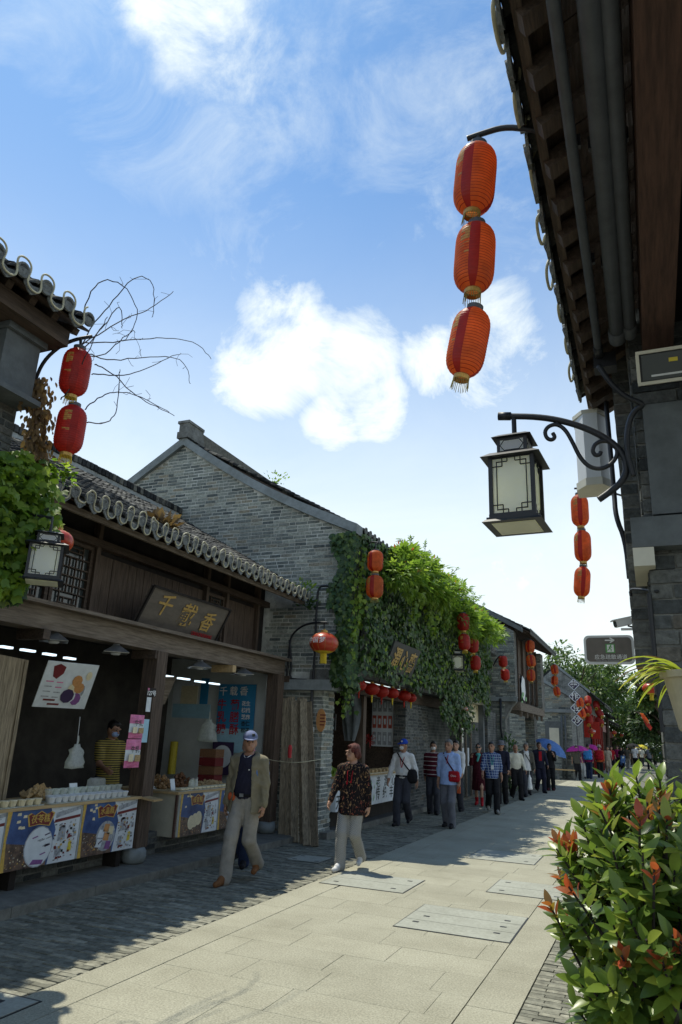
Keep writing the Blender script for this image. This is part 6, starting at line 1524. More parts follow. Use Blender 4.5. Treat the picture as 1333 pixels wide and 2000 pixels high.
# small weeds
def weed(label, c, r_, n, m='ivy_young', shape='oval', size=(.05, .1)):
    t = thing('roof_weed', label, 'plant', c, 'weeds rooted on roofs'); L = Leaves(shape)
    for i in range(n):
        d = rvec(); d.z = abs(d.z)+.2; d.normalize(); L.put(Vector(c)+d*r_*random.random(), d+rvec()*.5, rvec()+Vector((0, 0, 1)), random.uniform(*size))
    L.build('foliage', m, t)
weed('green weed sprouting on the far slope of gable roof', at(538, 945, Y=CY+1.2), .32, 60)
weed('green weed where the shop eaves meet the gable wall', at(592, 1160, Y=CY-.25), .28, 110, 'ivy_young')
weed('green fern hanging below the end of shop eaves', at(604, 1190, Y=CY-.15), .22, 80, 'ivy')
weed('tuft of dry yellow grass on the shop roof tiles', at(318, 1040, X=-6.2), .22, 150, 'dryleaf', 'x', (.10, .2))
# ------------------------------------------------------------------ photinia bush
pb = thing('photinia_bush', 'glossy green bush with orange-red shoot tips in the near right corner', 'bush', (.62, 2.75, .35))
cc = at(1300, 1800, Y=2.75); ed = at(1085, 1800, Y=2.75); tpz = at(1240, 1495, Y=2.75).z
RXs, RZs = (cc.x-ed.x)*1.02, tpz-cc.z
gr = Leaves('blade'); yr = Leaves('blade'); st = MB()
tips = []
for i in range(360):
    for _ in range(20):
        d = rvec()
        if d.y < .55: break
    rr = random.uniform(.62, 1.0) if i < 290 else random.uniform(.3, .6)
    bump_ = 1+.09*math.sin(d.x*7+1)*math.sin(d.z*6)
    tips.append((cc+Vector((d.x*RXs*rr*bump_, d.y*.55*rr, d.z*RZs*rr*bump_*(1.0 if d.z > 0 else 1.35))), d, rr))
for q, d, rr in tips:
    ax = (d*.8+Vector((0, -.1, .75))+rvec()*.25).normalized(); ln = random.uniform(.12, .2)
    st.tube([cc+(q-cc)*.35+Vector((0, 0, -.25)), q-ax*ln*1.2+Vector((0, 0, -.03)), q], [.008, .005, .003], 5)
    nl = random.randint(13, 18); young = (rr > .8 and d.z > -.15 and random.random() < .32)
    for k in range(nl):
        u = k/nl; w = k*2.4+random.random(); s_ = ax.orthogonal().normalized(); b_ = ax.cross(s_); rad = s_*math.cos(w)+b_*math.sin(w)
        open_ = lerp(1.25, .45, u)+random.gauss(0, .12)
        al = ax*math.cos(open_)+rad*math.sin(open_)+Vector((0, 0, -.18*(1-u)))
        pos = q-ax*ln*(1-u); size = random.uniform(.062, .095)*(1-.15*u)
        if young and u > .62: yr.put(pos, al+ax*.3, ax-rad*.2+rvec()*.15, size*.75)
        else: gr.put(pos, al, ax*.9+Vector((0, -.1, .3))+rvec()*.2, size)
gr.build_split('photinia', pb, 300); yr.build_split('photinia_young', pb, 120, name='young_leaf', mass='young_foliage'); st.build('stem', 'twig', pb)
MB().box(.10, 1.5, 2.2, 3.5, -.02, .34).build('stone_planter', 'greystone_dark', label='dark stone planter under the near bush', cat='planter')
# ------------------------------------------------------------------ spider plant in a wall pot
PY_ = 3.35
rim0 = at(1289, 1312, Y=PY_); rim = Vector((rim0.x+.13, PY_, rim0.z))
t = thing('hanging_pot', 'tan plastic flower pot fixed on the right pier', 'pot', rim-Vector((0, 0, .24)))
MB().lathe(rim, [(.07, -.24), (.078, -.23), (.115, -.04), (.118, -.03), (.132, -.028), (.134, 0), (.122, 0), (.11, -.03), (0, -.035)], 28).build('pot', 'pot', t, smooth=False); MB().lathe(rim, [(0, -.03), (.11, -.03), (.11, -.028), (0, -.02)], 20).build('soil', 'soil', t)
MB().tube([rim+Vector((.1, .1, -.05)), rim+Vector((.2, RY-PY_, -.02))], .01, 6).build('hook', 'iron', t)
t = thing('spider_plant', 'spider plant with long yellow-green arching leaves in the wall pot', 'plant', rim)
for i in range(46):
    a = random.uniform(0, 6.28) if i > 18 else random.uniform(2.3, 3.9); ln = random.uniform(.16, .33); el = random.uniform(.2, 1.2); d = Vector((math.cos(a), math.sin(a), 0)); p = rim+d*.03+Vector((0, 0, -.03)); v = d*math.cos(el)+Vector((0, 0, math.sin(el)))
    V = []; n = 8; side = Vector((-d.y, d.x, 0))
    for k in range(n+1):
        u = k/n; w = .0125*(math.sin(math.pi*(.18+.82*u))**.7)*(1 if u < 1 else .1)
        V += [p-side*w, p-Vector((0, 0, .004)), p+side*w]; p = p+v*(ln/n); v = (v+Vector((0, 0, -.17-.10*u))).normalized()
    mb = MB(); mb.add(V, [(k*3+j, k*3+j+1, k*3+j+4, k*3+j+3) for k in range(n) for j in range(2)]); mb.ct = random.random(); mb.build('leaf', 'spider' if i % 9 else 'dryleaf', t, smooth=True, tint=True)
# ------------------------------------------------------------------ trees
def tree(name, label, base, trunk_h, crown, radii, n_clump, per, size, m, group='trees at the street end', clump_r=.28, shape='oval', limbs=7):
    t = thing(name, label, 'tree', base, group); b = Vector(base); c = Vector(crown); r_ = Vector(radii)
    tr = MB(); top = Vector((c.x, c.y, c.z-.2*r_.z)); mid = (b+top)/2+Vector((random.uniform(-.3, .3), 0, 0))
    tr.tube(smooth_path([b, mid, top], 2), [lerp(.22, .08, k/9) for k in range(10)][:len(smooth_path([b, mid, top], 2))]+[.08]*max(0, len(smooth_path([b, mid, top], 2))-10), 8)
    ends = []
    for i in range(limbs):
        d = rvec(); d.z = abs(d.z)*.6; e = c+Vector((d.x*r_.x*.8, d.y*r_.y*.8, d.z*r_.z*.8)); s_ = b.lerp(top, random.uniform(.55, .95)); tr.tube(smooth_path([s_, (s_+e)/2+Vector((0, 0, .25)), e], 1), [.09, .08, .06, .05, .04, .03][:len(smooth_path([s_, s_, e], 1))], 6); ends.append(e)
    tr.build('trunk', 'bark', t); L = Leaves(shape)
    for i in range(n_clump):
        d = rvec(); q = c+Vector((d.x*r_.x, d.y*r_.y, d.z*r_.z))*random.random()**.45; cr_ = clump_r*random.uniform(.6, 1.3)*r_.x
        for k in range(per):
            e = rvec(); L.put(q+Vector((e.x*cr_, e.y*cr_, e.z*cr_*.55))*random.random()**.4, e+Vector((0, 0, -.4)), Vector((random.gauss(0, .5), random.gauss(0, .5), 1)), random.uniform(*size))
    L.build('crown', m, t); return t
def tree_px(name, label, Y, px, py, rpx, rpy, n, per, size, m, **kw):
    c = at(px, py, Y=Y); k = Y/FPX*1.05; return tree(name, label, (c.x+kw.pop('shift', random.uniform(-.3, .3)), Y, 0), c.z, c, (rpx*k, rpx*k*.8, rpy*k), n, per, size, m, **kw)
tree_px('street_tree', 'large loose-crowned tree behind the low gable house', 56, 1125, 1330, 72, 70, 60, 80, (.20, .38), 'treeleaf', clump_r=.26)
tree_px('street_tree', 'tree with wide spreading crown left of the exit sign', 62, 1180, 1350, 65, 50, 50, 80, (.22, .40), 'treeleaf', clump_r=.28)
tree_px('street_tree', 'light green tree in the gap beneath the evacuation sign', 75, 1225, 1400, 62, 52, 50, 80, (.25, .45), 'treeleaf', clump_r=.3)
tree_px('street_tree', 'dark tree closing the end of the street', 95, 1225, 1445, 90, 48, 60, 80, (.35, .6), 'treeleaf_dark', clump_r=.3)
tree_px('street_tree', 'dark leafy tree on the right side beside the red flags', 34, 1275, 1400, 34, 62, 46, 90, (.12, .24), 'treeleaf_dark', clump_r=.34, shift=2.6)
tree_px('street_tree', 'small green tree hanging behind the spider plant leaves', 22, 1262, 1345, 26, 30, 22, 80, (.08, .16), 'treeleaf', clump_r=.4, shift=2.2)
tree_px('street_tree', 'low dark tree rising behind the gate house roof', 50, 1075, 1345, 22, 45, 20, 60, (.18, .32), 'treeleaf_dark', clump_r=.4)
def bush(label, c, r_, n, m, size, name='bush'):
    t = thing(name, label, 'bush', c, 'low bushes along the walls'); L = Leaves('oval'); c = Vector(c); s2 = MB()
    for i in range(6): s2.tube([c, c+Vector((random.uniform(-.6, .6)*r_[0], random.uniform(-.6, .6)*r_[1], r_[2]*1.2))], .012, 5)
    for i in range(n): d = rvec(); L.put(c+Vector((0, 0, r_[2]))+Vector((d.x*r_[0], d.y*r_[1], d.z*r_[2]))*random.random()**.4, d+rvec()*.6, Vector((0, 0, 1))+rvec()*.6, random.uniform(*size))
    L.build('foliage', m, t); s2.build('stem', 'twig', t); return t
bush('shrub beside the gateway behind the walking men', (-4.45, 25.2, .02), (.35, .35, .95), 420, 'ivy', (.08, .16))
bush('low clipped green bush by the far right wall', (.35, 17, .0), (.4, .8, .3), 500, 'ivy_young', (.04, .08))
bush('dark bush along the far right wall', (.7, 26, 0), (.5, 2.0, .55), 600, 'ivy', (.08, .16))

# ------------------------------------------------------------------ people: bodies and clothes grown from distance fields
def surface_net(F, org, vox):
    S = F < 0; nx, ny, nz = F.shape
    c = np.zeros((nx-1, ny-1, nz-1), np.int8)
    for dx in (0, 1):
        for dy in (0, 1):
            for dz in (0, 1): c += S[dx:nx-1+dx, dy:ny-1+dy, dz:nz-1+dz]
    act = (c > 0) & (c < 8); ids = -np.ones(act.shape, np.int64); I = np.argwhere(act); ids[act] = np.arange(len(I))
    P = np.zeros((len(I), 3)); W = np.zeros(len(I))
    cor = [(a, b, d) for a in (0, 1) for b in (0, 1) for d in (0, 1)]
    for a in cor:
        for ax in range(3):
            if a[ax]: continue
            b = list(a); b[ax] = 1
            fa = F[I[:, 0]+a[0], I[:, 1]+a[1], I[:, 2]+a[2]]; fb = F[I[:, 0]+b[0], I[:, 1]+b[1], I[:, 2]+b[2]]
            m = (fa < 0) != (fb < 0); t = np.where(m, fa/np.where(m, fa-fb, 1), 0)
            q = np.array(a, float)[None, :].repeat(len(I), 0); q[:, ax] = t
            P += q*m[:, None]; W += m
    V = (I+P/np.maximum(W, 1)[:, None])*vox+org
    Q = []
    for ax in range(3):
        sl0 = [slice(1, -1)]*3; sl1 = [slice(1, -1)]*3; sl0[ax] = slice(0, F.shape[ax]-1); sl1[ax] = slice(1, F.shape[ax])
        a = S[tuple(sl0)]; b = S[tuple(sl1)]; E_ = np.argwhere(a != b); 
        if len(E_) == 0: continue
        sgn = a[tuple(E_.T)]
        base = E_.copy(); o1, o2 = [(1, 2), (2, 0), (0, 1)][ax]
        g_ = E_.copy(); g_[:, o1] += 1; g_[:, o2] += 1
        def cell(d1, d2):
            h = g_.copy(); h[:, o1] -= d1; h[:, o2] -= d2; return ids[h[:, 0], h[:, 1], h[:, 2]]
        q = np.stack([cell(1, 1), cell(0, 1), cell(0, 0), cell(1, 0)], 1)
        q[~sgn] = q[~sgn][:, ::-1]; Q.append(q)
    Q = np.concatenate(Q) if Q else np.zeros((0, 4), int); Q = Q[(Q >= 0).all(1)]
    return V, Q
class Field:
    """smooth union of capsules and ellipsoids; cut by half-spaces"""
    def __init__(s, k=.03): s.p = []; s.k = k; s.cuts = []; s.folds = 0.0
    def cap(s, a, b, r1, r2=None, sy=1.0): s.p.append(('c', np.array(a, float), np.array(b, float), r1, r1 if r2 is None else r2, sy)); return s
    def ell(s, c, r): s.p.append(('e', np.array(c, float), np.array(r, float))); return s
    def cut(s, n, d): s.cuts.append((np.array(n, float), d)); return s         # keeps n.x <= d
    def solve(s, vox):
        lo = np.min([(np.minimum(q[1], q[2])-max(q[3], q[4]) if q[0] == 'c' else q[1]-q[2]) for q in s.p], 0)-.05; hi = np.max([(np.maximum(q[1], q[2])+max(q[3], q[4]) if q[0] == 'c' else q[1]+q[2]) for q in s.p], 0)+.05
        n = np.ceil((hi-lo)/vox).astype(int)+2; F = np.full(n, .3)
        ax = [lo[i]+vox*np.arange(n[i]) for i in range(3)]
        for q in s.p:
            if q[0] == 'c': l, h = np.minimum(q[1], q[2])-max(q[3], q[4]), np.maximum(q[1], q[2])+max(q[3], q[4])
            else: l, h = q[1]-q[2], q[1]+q[2]
            i0 = np.clip(np.floor((l-.06-lo)/vox).astype(int), 0, n); i1 = np.clip(np.ceil((h+.06-lo)/vox).astype(int)+1, 0, n)
            X, Y, Z = np.meshgrid(ax[0][i0[0]:i1[0]], ax[1][i0[1]:i1[1]], ax[2][i0[2]:i1[2]], indexing='ij')
            if q[0] == 'c':
                a, b, sy = q[1], q[2], q[5]; d = b-a; L2 = max(d.dot(d), 1e-9); px, py, pz = X-a[0], Y-a[1], Z-a[2]
                t = np.clip((px*d[0]+py*d[1]+pz*d[2])/L2, 0, 1); D = np.sqrt((px-t*d[0])**2+((py-t*d[1])/sy)**2+(pz-t*d[2])**2)-(q[3]+(q[4]-q[3])*t)
                D = D*min(1, sy*1.2)
            else:
                c, r = q[1], q[2]; k0 = np.sqrt(((X-c[0])/r[0])**2+((Y-c[1])/r[1])**2+((Z-c[2])/r[2])**2); k1 = np.sqrt(((X-c[0])/r[0]**2)**2+((Y-c[1])/r[1]**2)**2+((Z-c[2])/r[2]**2)**2); D = k0*(k0-1)/np.maximum(k1, 1e-6)
            G = F[i0[0]:i1[0], i0[1]:i1[1], i0[2]:i1[2]]; h_ = np.maximum(s.k-np.abs(G-D), 0)/s.k; F[i0[0]:i1[0], i0[1]:i1[1], i0[2]:i1[2]] = np.minimum(G, D)-h_*h_*s.k*.25
        if s.folds or s.cuts:
            X, Y, Z = np.meshgrid(*ax, indexing='ij')
            if s.folds: F = F+s.folds*(np.sin(23*Z+9*np.sin(11*X+3)+9*Y+3*np.sin(5*Z))*np.sin(13*X+21*Y+4*Z)+.45*np.sin(41*Z-37*X+29*Y+4*np.sin(9*Z+12*X))*np.sin(7*Z+15*X))
            for nn_, d_ in s.cuts: F = np.maximum(F, X*nn_[0]+Y*nn_[1]+Z*nn_[2]-d_)
        return surface_net(F, lo, vox)
def field_mesh(name, parts, mats, parent, smooth=True):
    """parts: list of (Field, vox, material index) joined into one mesh"""
    V = []; Q = []; M_ = []; b = 0
    for f, vox, mi in parts:
        v, q = f.solve(vox); V.append(v); Q.append(q+b); M_ += [mi]*len(q); b += len(v)
    V = np.concatenate(V); Q = np.concatenate(Q); me = bpy.data.meshes.new(name)
    me.vertices.add(len(V)); me.vertices.foreach_set('co', V.reshape(-1)); me.loops.add(len(Q)*4); me.loops.foreach_set('vertex_index', Q.reshape(-1).astype(np.int32))
    me.polygons.add(len(Q)); me.polygons.foreach_set('loop_start', np.arange(0, len(Q)*4, 4, dtype=np.int32)); me.polygons.foreach_set('use_smooth', [smooth]*len(Q)); me.update(calc_edges=True)
    for m in mats: me.materials.append(MT[m])
    if len(mats) > 1: me.polygons.foreach_set('material_index', M_)
    o = bpy.data.objects.new(name, me); COL.objects.link(o); o.parent = parent; WL[o] = Vector((0, 0, 0)); return o
def ik(hip, ank, l1, l2, fwd):
    d = ank-hip; L = min(np.linalg.norm(d), l1+l2-.004); u = d/np.linalg.norm(d); a = (l1*l1-l2*l2+L*L)/(2*L); h = math.sqrt(max(l1*l1-a*a, 0)); f = fwd-u*fwd.dot(u); f = f/np.linalg.norm(f); return hip+u*a+f*h
def pattern(k, kind, c1, c2, c3=None, scale=1.0):
    m = bpy.data.materials.new(k); m.use_nodes = True; nt = m.node_tree; N = nt.nodes; L = nt.links; b = N['Principled BSDF']; b.inputs['Roughness'].default_value = .85; b.inputs['Specular IOR Level'].default_value = .2
    tc_ = N.new('ShaderNodeTexCoord'); sp = N.new('ShaderNodeSeparateXYZ'); L.new(tc_.outputs['Object'], sp.inputs[0])
    def mth(op, a, b_=None):
        n = N.new('ShaderNodeMath'); n.operation = op
        for i, v in enumerate((a, b_)):
            if v is None: continue
            if isinstance(v, (int, float)): n.inputs[i].default_value = v
            else: L.new(v, n.inputs[i])
        return n.outputs[0]
    def mix(f, a, b_):
        n = N.new('ShaderNodeMix'); n.data_type = 'RGBA'; L.new(f, n.inputs[0])
        for i, v in ((6, a), (7, b_)):
            if isinstance(v, tuple): n.inputs[i].default_value = (*v, 1)
            else: L.new(v, n.inputs[i])
        return n.outputs[2]
    hx = mth('ADD', sp.outputs['X'], mth('MULTIPLY', sp.outputs['Y'], .8))
    def band(v, per, duty): return mth('LESS_THAN', mth('FRACT', mth('MULTIPLY', v, 1/per)), duty)
    if kind == 'stripe': col = mix(band(sp.outputs['Z'], .034*scale, .5), c1, c2)
    elif kind == 'plaid': col = mix(band(hx, .062, .16), mix(band(sp.outputs['Z'], .062, .16), mix(band(mth('ADD', hx, .03), .062, .4), c1, c3), c2), c2)
    elif kind == 'check': col = mix(mth('ABSOLUTE', mth('SUBTRACT', band(hx, .022, .5), band(sp.outputs['Z'], .022, .5))), c1, c2)
    elif kind == 'vest': col = mix(band(sp.outputs['Z'], .10, .12), c1, c2)
    else:
        v = N.new('ShaderNodeTexVoronoi'); v.feature = 'DISTANCE_TO_EDGE'; v.inputs['Scale'].default_value = 22; mp = N.new('ShaderNodeMapping'); mp.inputs['Rotation'].default_value = (.6, .5, .4); mp.inputs['Scale'].default_value = (1.4, 1.4, .55); L.new(tc_.outputs['Object'], mp.inputs[0]); L.new(mp.outputs[0], v.inputs['Vector'])
        nz = N.new('ShaderNodeTexNoise'); nz.inputs['Scale'].default_value = 26; L.new(tc_.outputs['Object'], nz.inputs['Vector'])
        f = mth('MULTIPLY', mth('LESS_THAN', v.outputs['Distance'], .032), mth('GREATER_THAN', nz.outputs['Fac'], .52)); n2 = N.new('ShaderNodeTexNoise'); n2.inputs['Scale'].default_value = 7; L.new(tc_.outputs['Object'], n2.inputs['Vector'])
        col = mix(f, c1, mix(mth('GREATER_THAN', n2.outputs['Fac'], .52), c2, c3))
    L.new(col, b.inputs['Base Color']); MT[k] = m
for k, c in dict(c_navy=(.018, .018, .034), c_khaki=(.20, .175, .115), c_grey=(.27, .255, .225), c_dkgrey=(.045, .047, .058), c_midgrey=(.15, .155, .175), c_white=(.66, .66, .65), c_blue=(.33, .45, .72), c_maroon=(.060, .008, .014), c_black=(.014, .014, .016), c_cream=(.60, .58, .48), c_olive=(.085, .08, .065), c_jeans=(.022, .033, .075), c_royal=(.015, .06, .40), c_red=(.36, .012, .02), c_brown=(.19, .085, .035), c_teal=(.08, .35, .33), c_capblue=(.17, .20, .32), c_magenta=(.25, .02, .10), c_pink=(.42, .09, .30), c_orange=(.45, .09, .03), c_sky=(.06, .26, .62), c_beige=(.42, .36, .27), c_brownjkt=(.11, .06, .045), c_umbblue=(.10, .20, .45), c_umbpink=(.50, .04, .28), c_yellow=(.55, .45, .05)).items(): cloth(k, c)
pattern('p_blouse', 'lines', (.012, .009, .010), (.42, .25, .12), (.36, .10, .06)); pattern('p_check', 'check', (.20, .20, .19), (.42, .42, .40)); pattern('p_plaid', 'plaid', (.018, .035, .12), (.35, .42, .52), (.04, .08, .22))
pattern('p_stripe', 'stripe', (.34, .26, .06), (.05, .045, .03), scale=.9); pattern('p_rugby', 'vest', (.065, .008, .016), (.5, .48, .46))
NP = np.array
def person(label, foot, heading, h, stride=.22, lead=1, arms=((.35, .1, .3), (-.3, .1, .35)), head=(0, 0), top='c_white', sleeve='long', tuck=False, hem=.80, trousers='c_dkgrey', shoes='c_black', hair='hair_black', hairstyle='short', skin='skin', cap=None, hat=None, mask=None, jacket=None, dress=None, lod=0, build=1.0, group='people walking down the street', extra=None, belt=False, lift=0.0, glasses=False):
    """front faces -y at heading 0; lead=1: the figure's left (+x) leg is forward"""
    vox = (.0115, .017, .027)[lod]; t = thing('person', label, 'person', foot, group, heading); t.scale = (h/1.68,)*3; WL[t] = Vector((0, 0, 0))
    fwd = NP((0, -1., 0)); J = {}
    for s in (1, -1):
        f = stride*(1 if s == lead else -1); J['hip', s] = NP((.088*s, 0, .885)); back = f < 0
        J['ank', s] = NP((.085*s, -f, .085+(.05+.22*abs(f) if back and stride > .12 else 0)+lift)); J['knee', s] = ik(J['hip', s], J['ank', s], .425, .405, fwd)
        sw, ab, be = arms[0 if s == 1 else 1]; sh = NP((.172*s*build**.5, .01, 1.340)); J['sh', s] = sh
        u = NP((math.sin(ab)*s, -math.sin(sw)*math.cos(ab), -math.cos(sw)*math.cos(ab))); J['el', s] = sh+u*.262
        w = NP((math.sin(ab*.5)*s-(.25*s if be > 1 else 0), -math.sin(sw+be), -math.cos(sw+be))); w /= np.linalg.norm(w); J['wr', s] = J['el', s]+w*.235; J['hd', s] = w
    J['neck'] = NP((0, .012, 1.40)); hy, hp = head; ch, shh = math.cos(hy), math.sin(hy); hc = NP((0, -.012, 1.555))
    def H(x, y, z):      # head frame: turned by hy, nodding hp
        y2 = y*math.cos(hp)-z*math.sin(hp); z2 = y*math.sin(hp)+z*math.cos(hp); return hc+NP((x*ch-y2*shh, x*shh+y2*ch, z2))
    bd = Field(.035); bd.cap((0, .015, 1.36), H(0, .01, -.06), .050, .049)
    for s in (1, -1):
        bd.cap(J['sh', s], J['el', s], .047, .037).cap(J['el', s], J['wr', s], .037, .026).cap(J['hip', s], J['knee', s], .075, .05).cap(J['knee', s], J['ank', s], .05, .035).cap(J['wr', s], J['wr', s]+J['hd', s]*.05, .026, .028)
    bd.cap((0, 0, .92), (0, .0, 1.28), .125*build, .14*build, .66).cap((-.13, .01, 1.355), (.13, .01, 1.355), .05)
    hd = Field(.022); hd.ell(H(0, .005, .018), (.074, .088, .103)).ell(H(0, -.028, -.052), (.057, .062, .062)).ell(H(0, .02, -.03), (.066, .07, .07)).cap(H(0, -.085, .012), H(0, -.108, -.022), .009, .014).cap((0, .012, 1.40), H(0, .01, -.05), .050, .048)
    hd.cap(H(-.025, -.082, -.052), H(.025, -.082, -.052), .009).ell(H(0, -.075, -.085), (.025, .02, .02)).ell(H(0, -.076, .028), (.055, .016, .012))
    for s in (1, -1): hd.ell(H(.074*s, .012, -.01), (.011, .024, .032))
    parts = [(bd, vox*1.15, 0), (hd, vox*.62, 0)]
    for s in (1, -1):       # hands with four fingers and a thumb, slightly curled
        w = J['hd', s]; side = NP((1., 0, 0)); side = side-w*side.dot(w); side /= np.linalg.norm(side); fr_ = np.cross(side, w); fr_ = fr_ if fr_[1] < 0 else -fr_
        o = J['wr', s]+w*.02; f = Field(.010); inn = -side*s
        f.cap(J['wr', s]-w*.02, o+w*.02, .025, .026).cap(o+w*.02+fr_*.022, o+w*.065+fr_*.026, .016, .013).cap(o+w*.02-fr_*.022, o+w*.06-fr_*.024, .016, .013).cap(o+w*.01, o+w*.062, .021, .018)
        for q, ln in ((.028, .062), (.0095, .072), (-.0095, .068), (-.027, .052)):
            a = o+w*.066+fr_*q; b = a+(w*.93+inn*.36)*ln*.52; c = b+(w*.62+inn*.78)*ln*.48; f.cap(a, b, .0088, .0082).cap(b, c, .0082, .007)
        a = o+w*.012+fr_*.028; b = a+(w*.65+fr_*.62+inn*.35)*.042; f.cap(a, b, .0115, .0098).cap(b, b+(w*.85+fr_*.15+inn*.4)*.03, .0098, .0082)
        if lod < 2: parts.append((f, (.0058, .0075)[lod], 0))
        else: bd.ell(o+w*.05, (.025, .03, .05))
    body = field_mesh('body', parts, [skin], t)
    if lod < 2:
        for s in (1, -1):
            e = MB(); e.lathe(H(.031*s, -.083, .012), [(0, -.004), (.010, -.002), (.011, 0), (.008, .004), (0, .005)], 10, axis=H(0, -1, 0)-hc); e.build('eye', 'black_text', t)
            e = MB(); e.bar(H(.016*s, -.092, .036), H(.046*s, -.080, .036), .006, .007); e.build('eyebrow', 'hair_black' if hair != 'hair_white' else 'hair_grey', t)
        e = MB(); e.bar(H(-.022, -.0915, -.053), H(.022, -.0915, -.053), .006, .005); e.build('mouth', 'lan_faded', t)
    # hair
    if hairstyle:
        f = Field(.02)
        if hairstyle == 'bob':
            f.ell(H(0, .022, .040), (.092, .102, .103)); f.ell(H(0, .045, -.025), (.080, .065, .070)); f.ell(H(0, -.040, .090), (.060, .040, .030))
            for s in (1, -1): f.ell(H(.074*s, .02, -.015), (.022, .045, .055))
        elif hairstyle == 'thin': f.ell(H(0, .035, .01), (.079, .075, .085))
        elif hairstyle == 'bun': f.ell(H(0, .02, .03), (.084, .098, .10)); f.ell(H(0, .10, .03), (.05, .045, .05))
        else: f.ell(H(0, .020, .032), (.081, .092, .101)); f.ell(H(0, -.035, .085), (.060, .045, .032))
        if hairstyle != 'bob': n_ = H(0, -1, -.75)-hc; n_ = n_/np.linalg.norm(n_); f.cut(n_, n_.dot(H(0, -.040, -.012)))
        else: n_ = H(0, -1, -.35)-hc; n_ = n_/np.linalg.norm(n_); f.cut(n_, n_.dot(H(0, -.048, -.01)))
        f.folds = .0045 if hairstyle == 'bob' else .003; field_mesh('hair', [(f, vox*.7, 0)], [hair], t)
    if cap:
        f = Field(.012); f.ell(H(0, .008, .052), (.091, .104, .092)); n_ = H(0, .15, -1)-hc; n_ = n_/np.linalg.norm(n_); f.cut(n_, n_.dot(H(0, 0, .040))); o = field_mesh('cap', [(f, vox*.6, 0)], [cap], t)
        br = MB(); P = []
        for k in range(9):
            a = math.pi*(k/8); P.append((.078*math.cos(a), -.045-.115*math.sin(a), .046-.022*math.sin(a)))
        V = [Vector(H(*q)) for q in P]; V2 = [v+Vector((0, 0, .007)) for v in V]; br.add(V+V2, [tuple(range(9)), tuple(range(17, 8, -1))]+[(k, k+9, k+10, k+1) for k in range(8)]+[(8, 17, 9, 0)]); br.build('cap_peak', cap, t)
        if lod < 2: b_ = MB(); b_.bar(H(.02, -.096, .085), H(.055, -.085, .09), .004, .03); b_.build('cap_badge', 'black_text' if cap != 'c_royal' else 'white_text', t)
    if hat:
        hm = MB(); hm.lathe(Vector(H(0, .0, .05)), [(.16, -.03), (.15, -.022), (.098, .0), (.094, .07), (.07, .095), (0, .10)], 20); autosmooth(hm.build('hat', hat, t))
    if mask:
        f = Field(.015); f.ell(H(0, -.052, -.045), (.058, .056, .052)); f.cap(H(0, -.09, -.01), H(0, -.105, -.04), .014); n_ = H(0, 0, 1)-hc; f.cut(n_, n_.dot(H(0, 0, -.008))); field_mesh('face_mask', [(f, vox*.6, 0)], [mask], t)
        if lod < 2: b_ = MB(); [b_.bar(H(.05*s, -.075, -.02), H(.078*s, .01, -.005), .004, .004) for s in (1, -1)]; b_.build('mask_strap', mask, t)
    if glasses:
        g_ = MB(); [g_.lathe(H(.032*s, -.098, .012), [(0, 0), (.026, 0), (.026, .004), (0, .005)], 12, axis=H(0, -1, 0)-hc) for s in (1, -1)]; g_.bar(H(-.05, -.094, .018), H(.05, -.094, .018), .006, .006); [g_.bar(H(.055*s, -.09, .018), H(.078*s, .01, .015), .005, .005) for s in (1, -1)]; g_.build('sunglasses', 'black_text', t)
    # clothes
    def torso(f, g=0.0, hem_=hem):
        f.cap((0, .0, .90), (0, -.005, 1.08), .152*build+g, .158*build+g, .72).cap((0, -.005, 1.08), (0, 0, 1.285), .158*build+g, .158*build+g, .66)
        if hem_ < .88: f.cap((0, -.01, hem_-.02), (0, 0, .97), .186*build+g, .158*build+g, .88)
        f.cap((-.115*build**.5, .012, 1.322), (.115*build**.5, .012, 1.322), .064+g)
        for s in (1, -1): f.cap((.03*s, .016, 1.392), (.150*s*build**.5, .012, 1.338), .046+g, .052+g)
        f.cut((0, 0, -1), -hem_); f.cut((0, -.45, .9), .9*1.435)
    def sleeves(f, g=0.0, kind=sleeve):
        for s in (1, -1):
            a, e, w = J['sh', s], J['el', s], J['wr', s]
            if kind == 'short': f.cap(a, a+(e-a)*.72, .066+g, .064+g)
            else:
                q = e+(w-e)*(.45 if kind == 'rolled' else .98); f.cap(a, e, .064+g, .054+g).cap(e, q, .054+g, .044+g)
    if top:
        f = Field(.04); torso(f, 0, .90 if tuck else hem)
        if not jacket: sleeves(f)
        else: sleeves(f, -.008, 'short')
        f.folds = .0042 if lod < 2 else .003; sh_ = field_mesh('shirt' if not dress else 'dress_top', [(f, vox, 0)], [top], t)
        if lod == 0 or (lod == 1 and not dress):
            cl = Field(.012); cl.cap((-.055, .035, 1.425), (-.035, -.055, 1.395), .017, .015).cap((.055, .035, 1.425), (.035, -.055, 1.395), .017, .015).cap((-.055, .04, 1.428), (.055, .04, 1.428), .017); field_mesh('collar', [(cl, vox*.8, 0)], [top], t)
    if jacket:
        f = Field(.035); torso(f, .014, .76); sleeves(f, .006, 'long'); f.folds = .006
        # open front: carve by keeping only the sides and the back
        v, q = f.solve(vox); cen = v[q].mean(1); keep = ~((np.abs(cen[:, 0]) < .085+.10*np.clip(1.30-cen[:, 2], 0, 1)) & (cen[:, 1] < 0) & (cen[:, 2] < 1.43)); q = q[keep]
        me = bpy.data.meshes.new('open_jacket'); me.from_pydata([tuple(x) for x in v], [], [tuple(int(i) for i in x) for x in q]); me.polygons.foreach_set('use_smooth', [True]*len(q)); me.materials.append(MT[jacket]); o = bpy.data.objects.new('open_shirt', me); COL.objects.link(o); o.parent = t
        sm = o.modifiers.new('thick', 'SOLIDIFY'); sm.thickness = .006
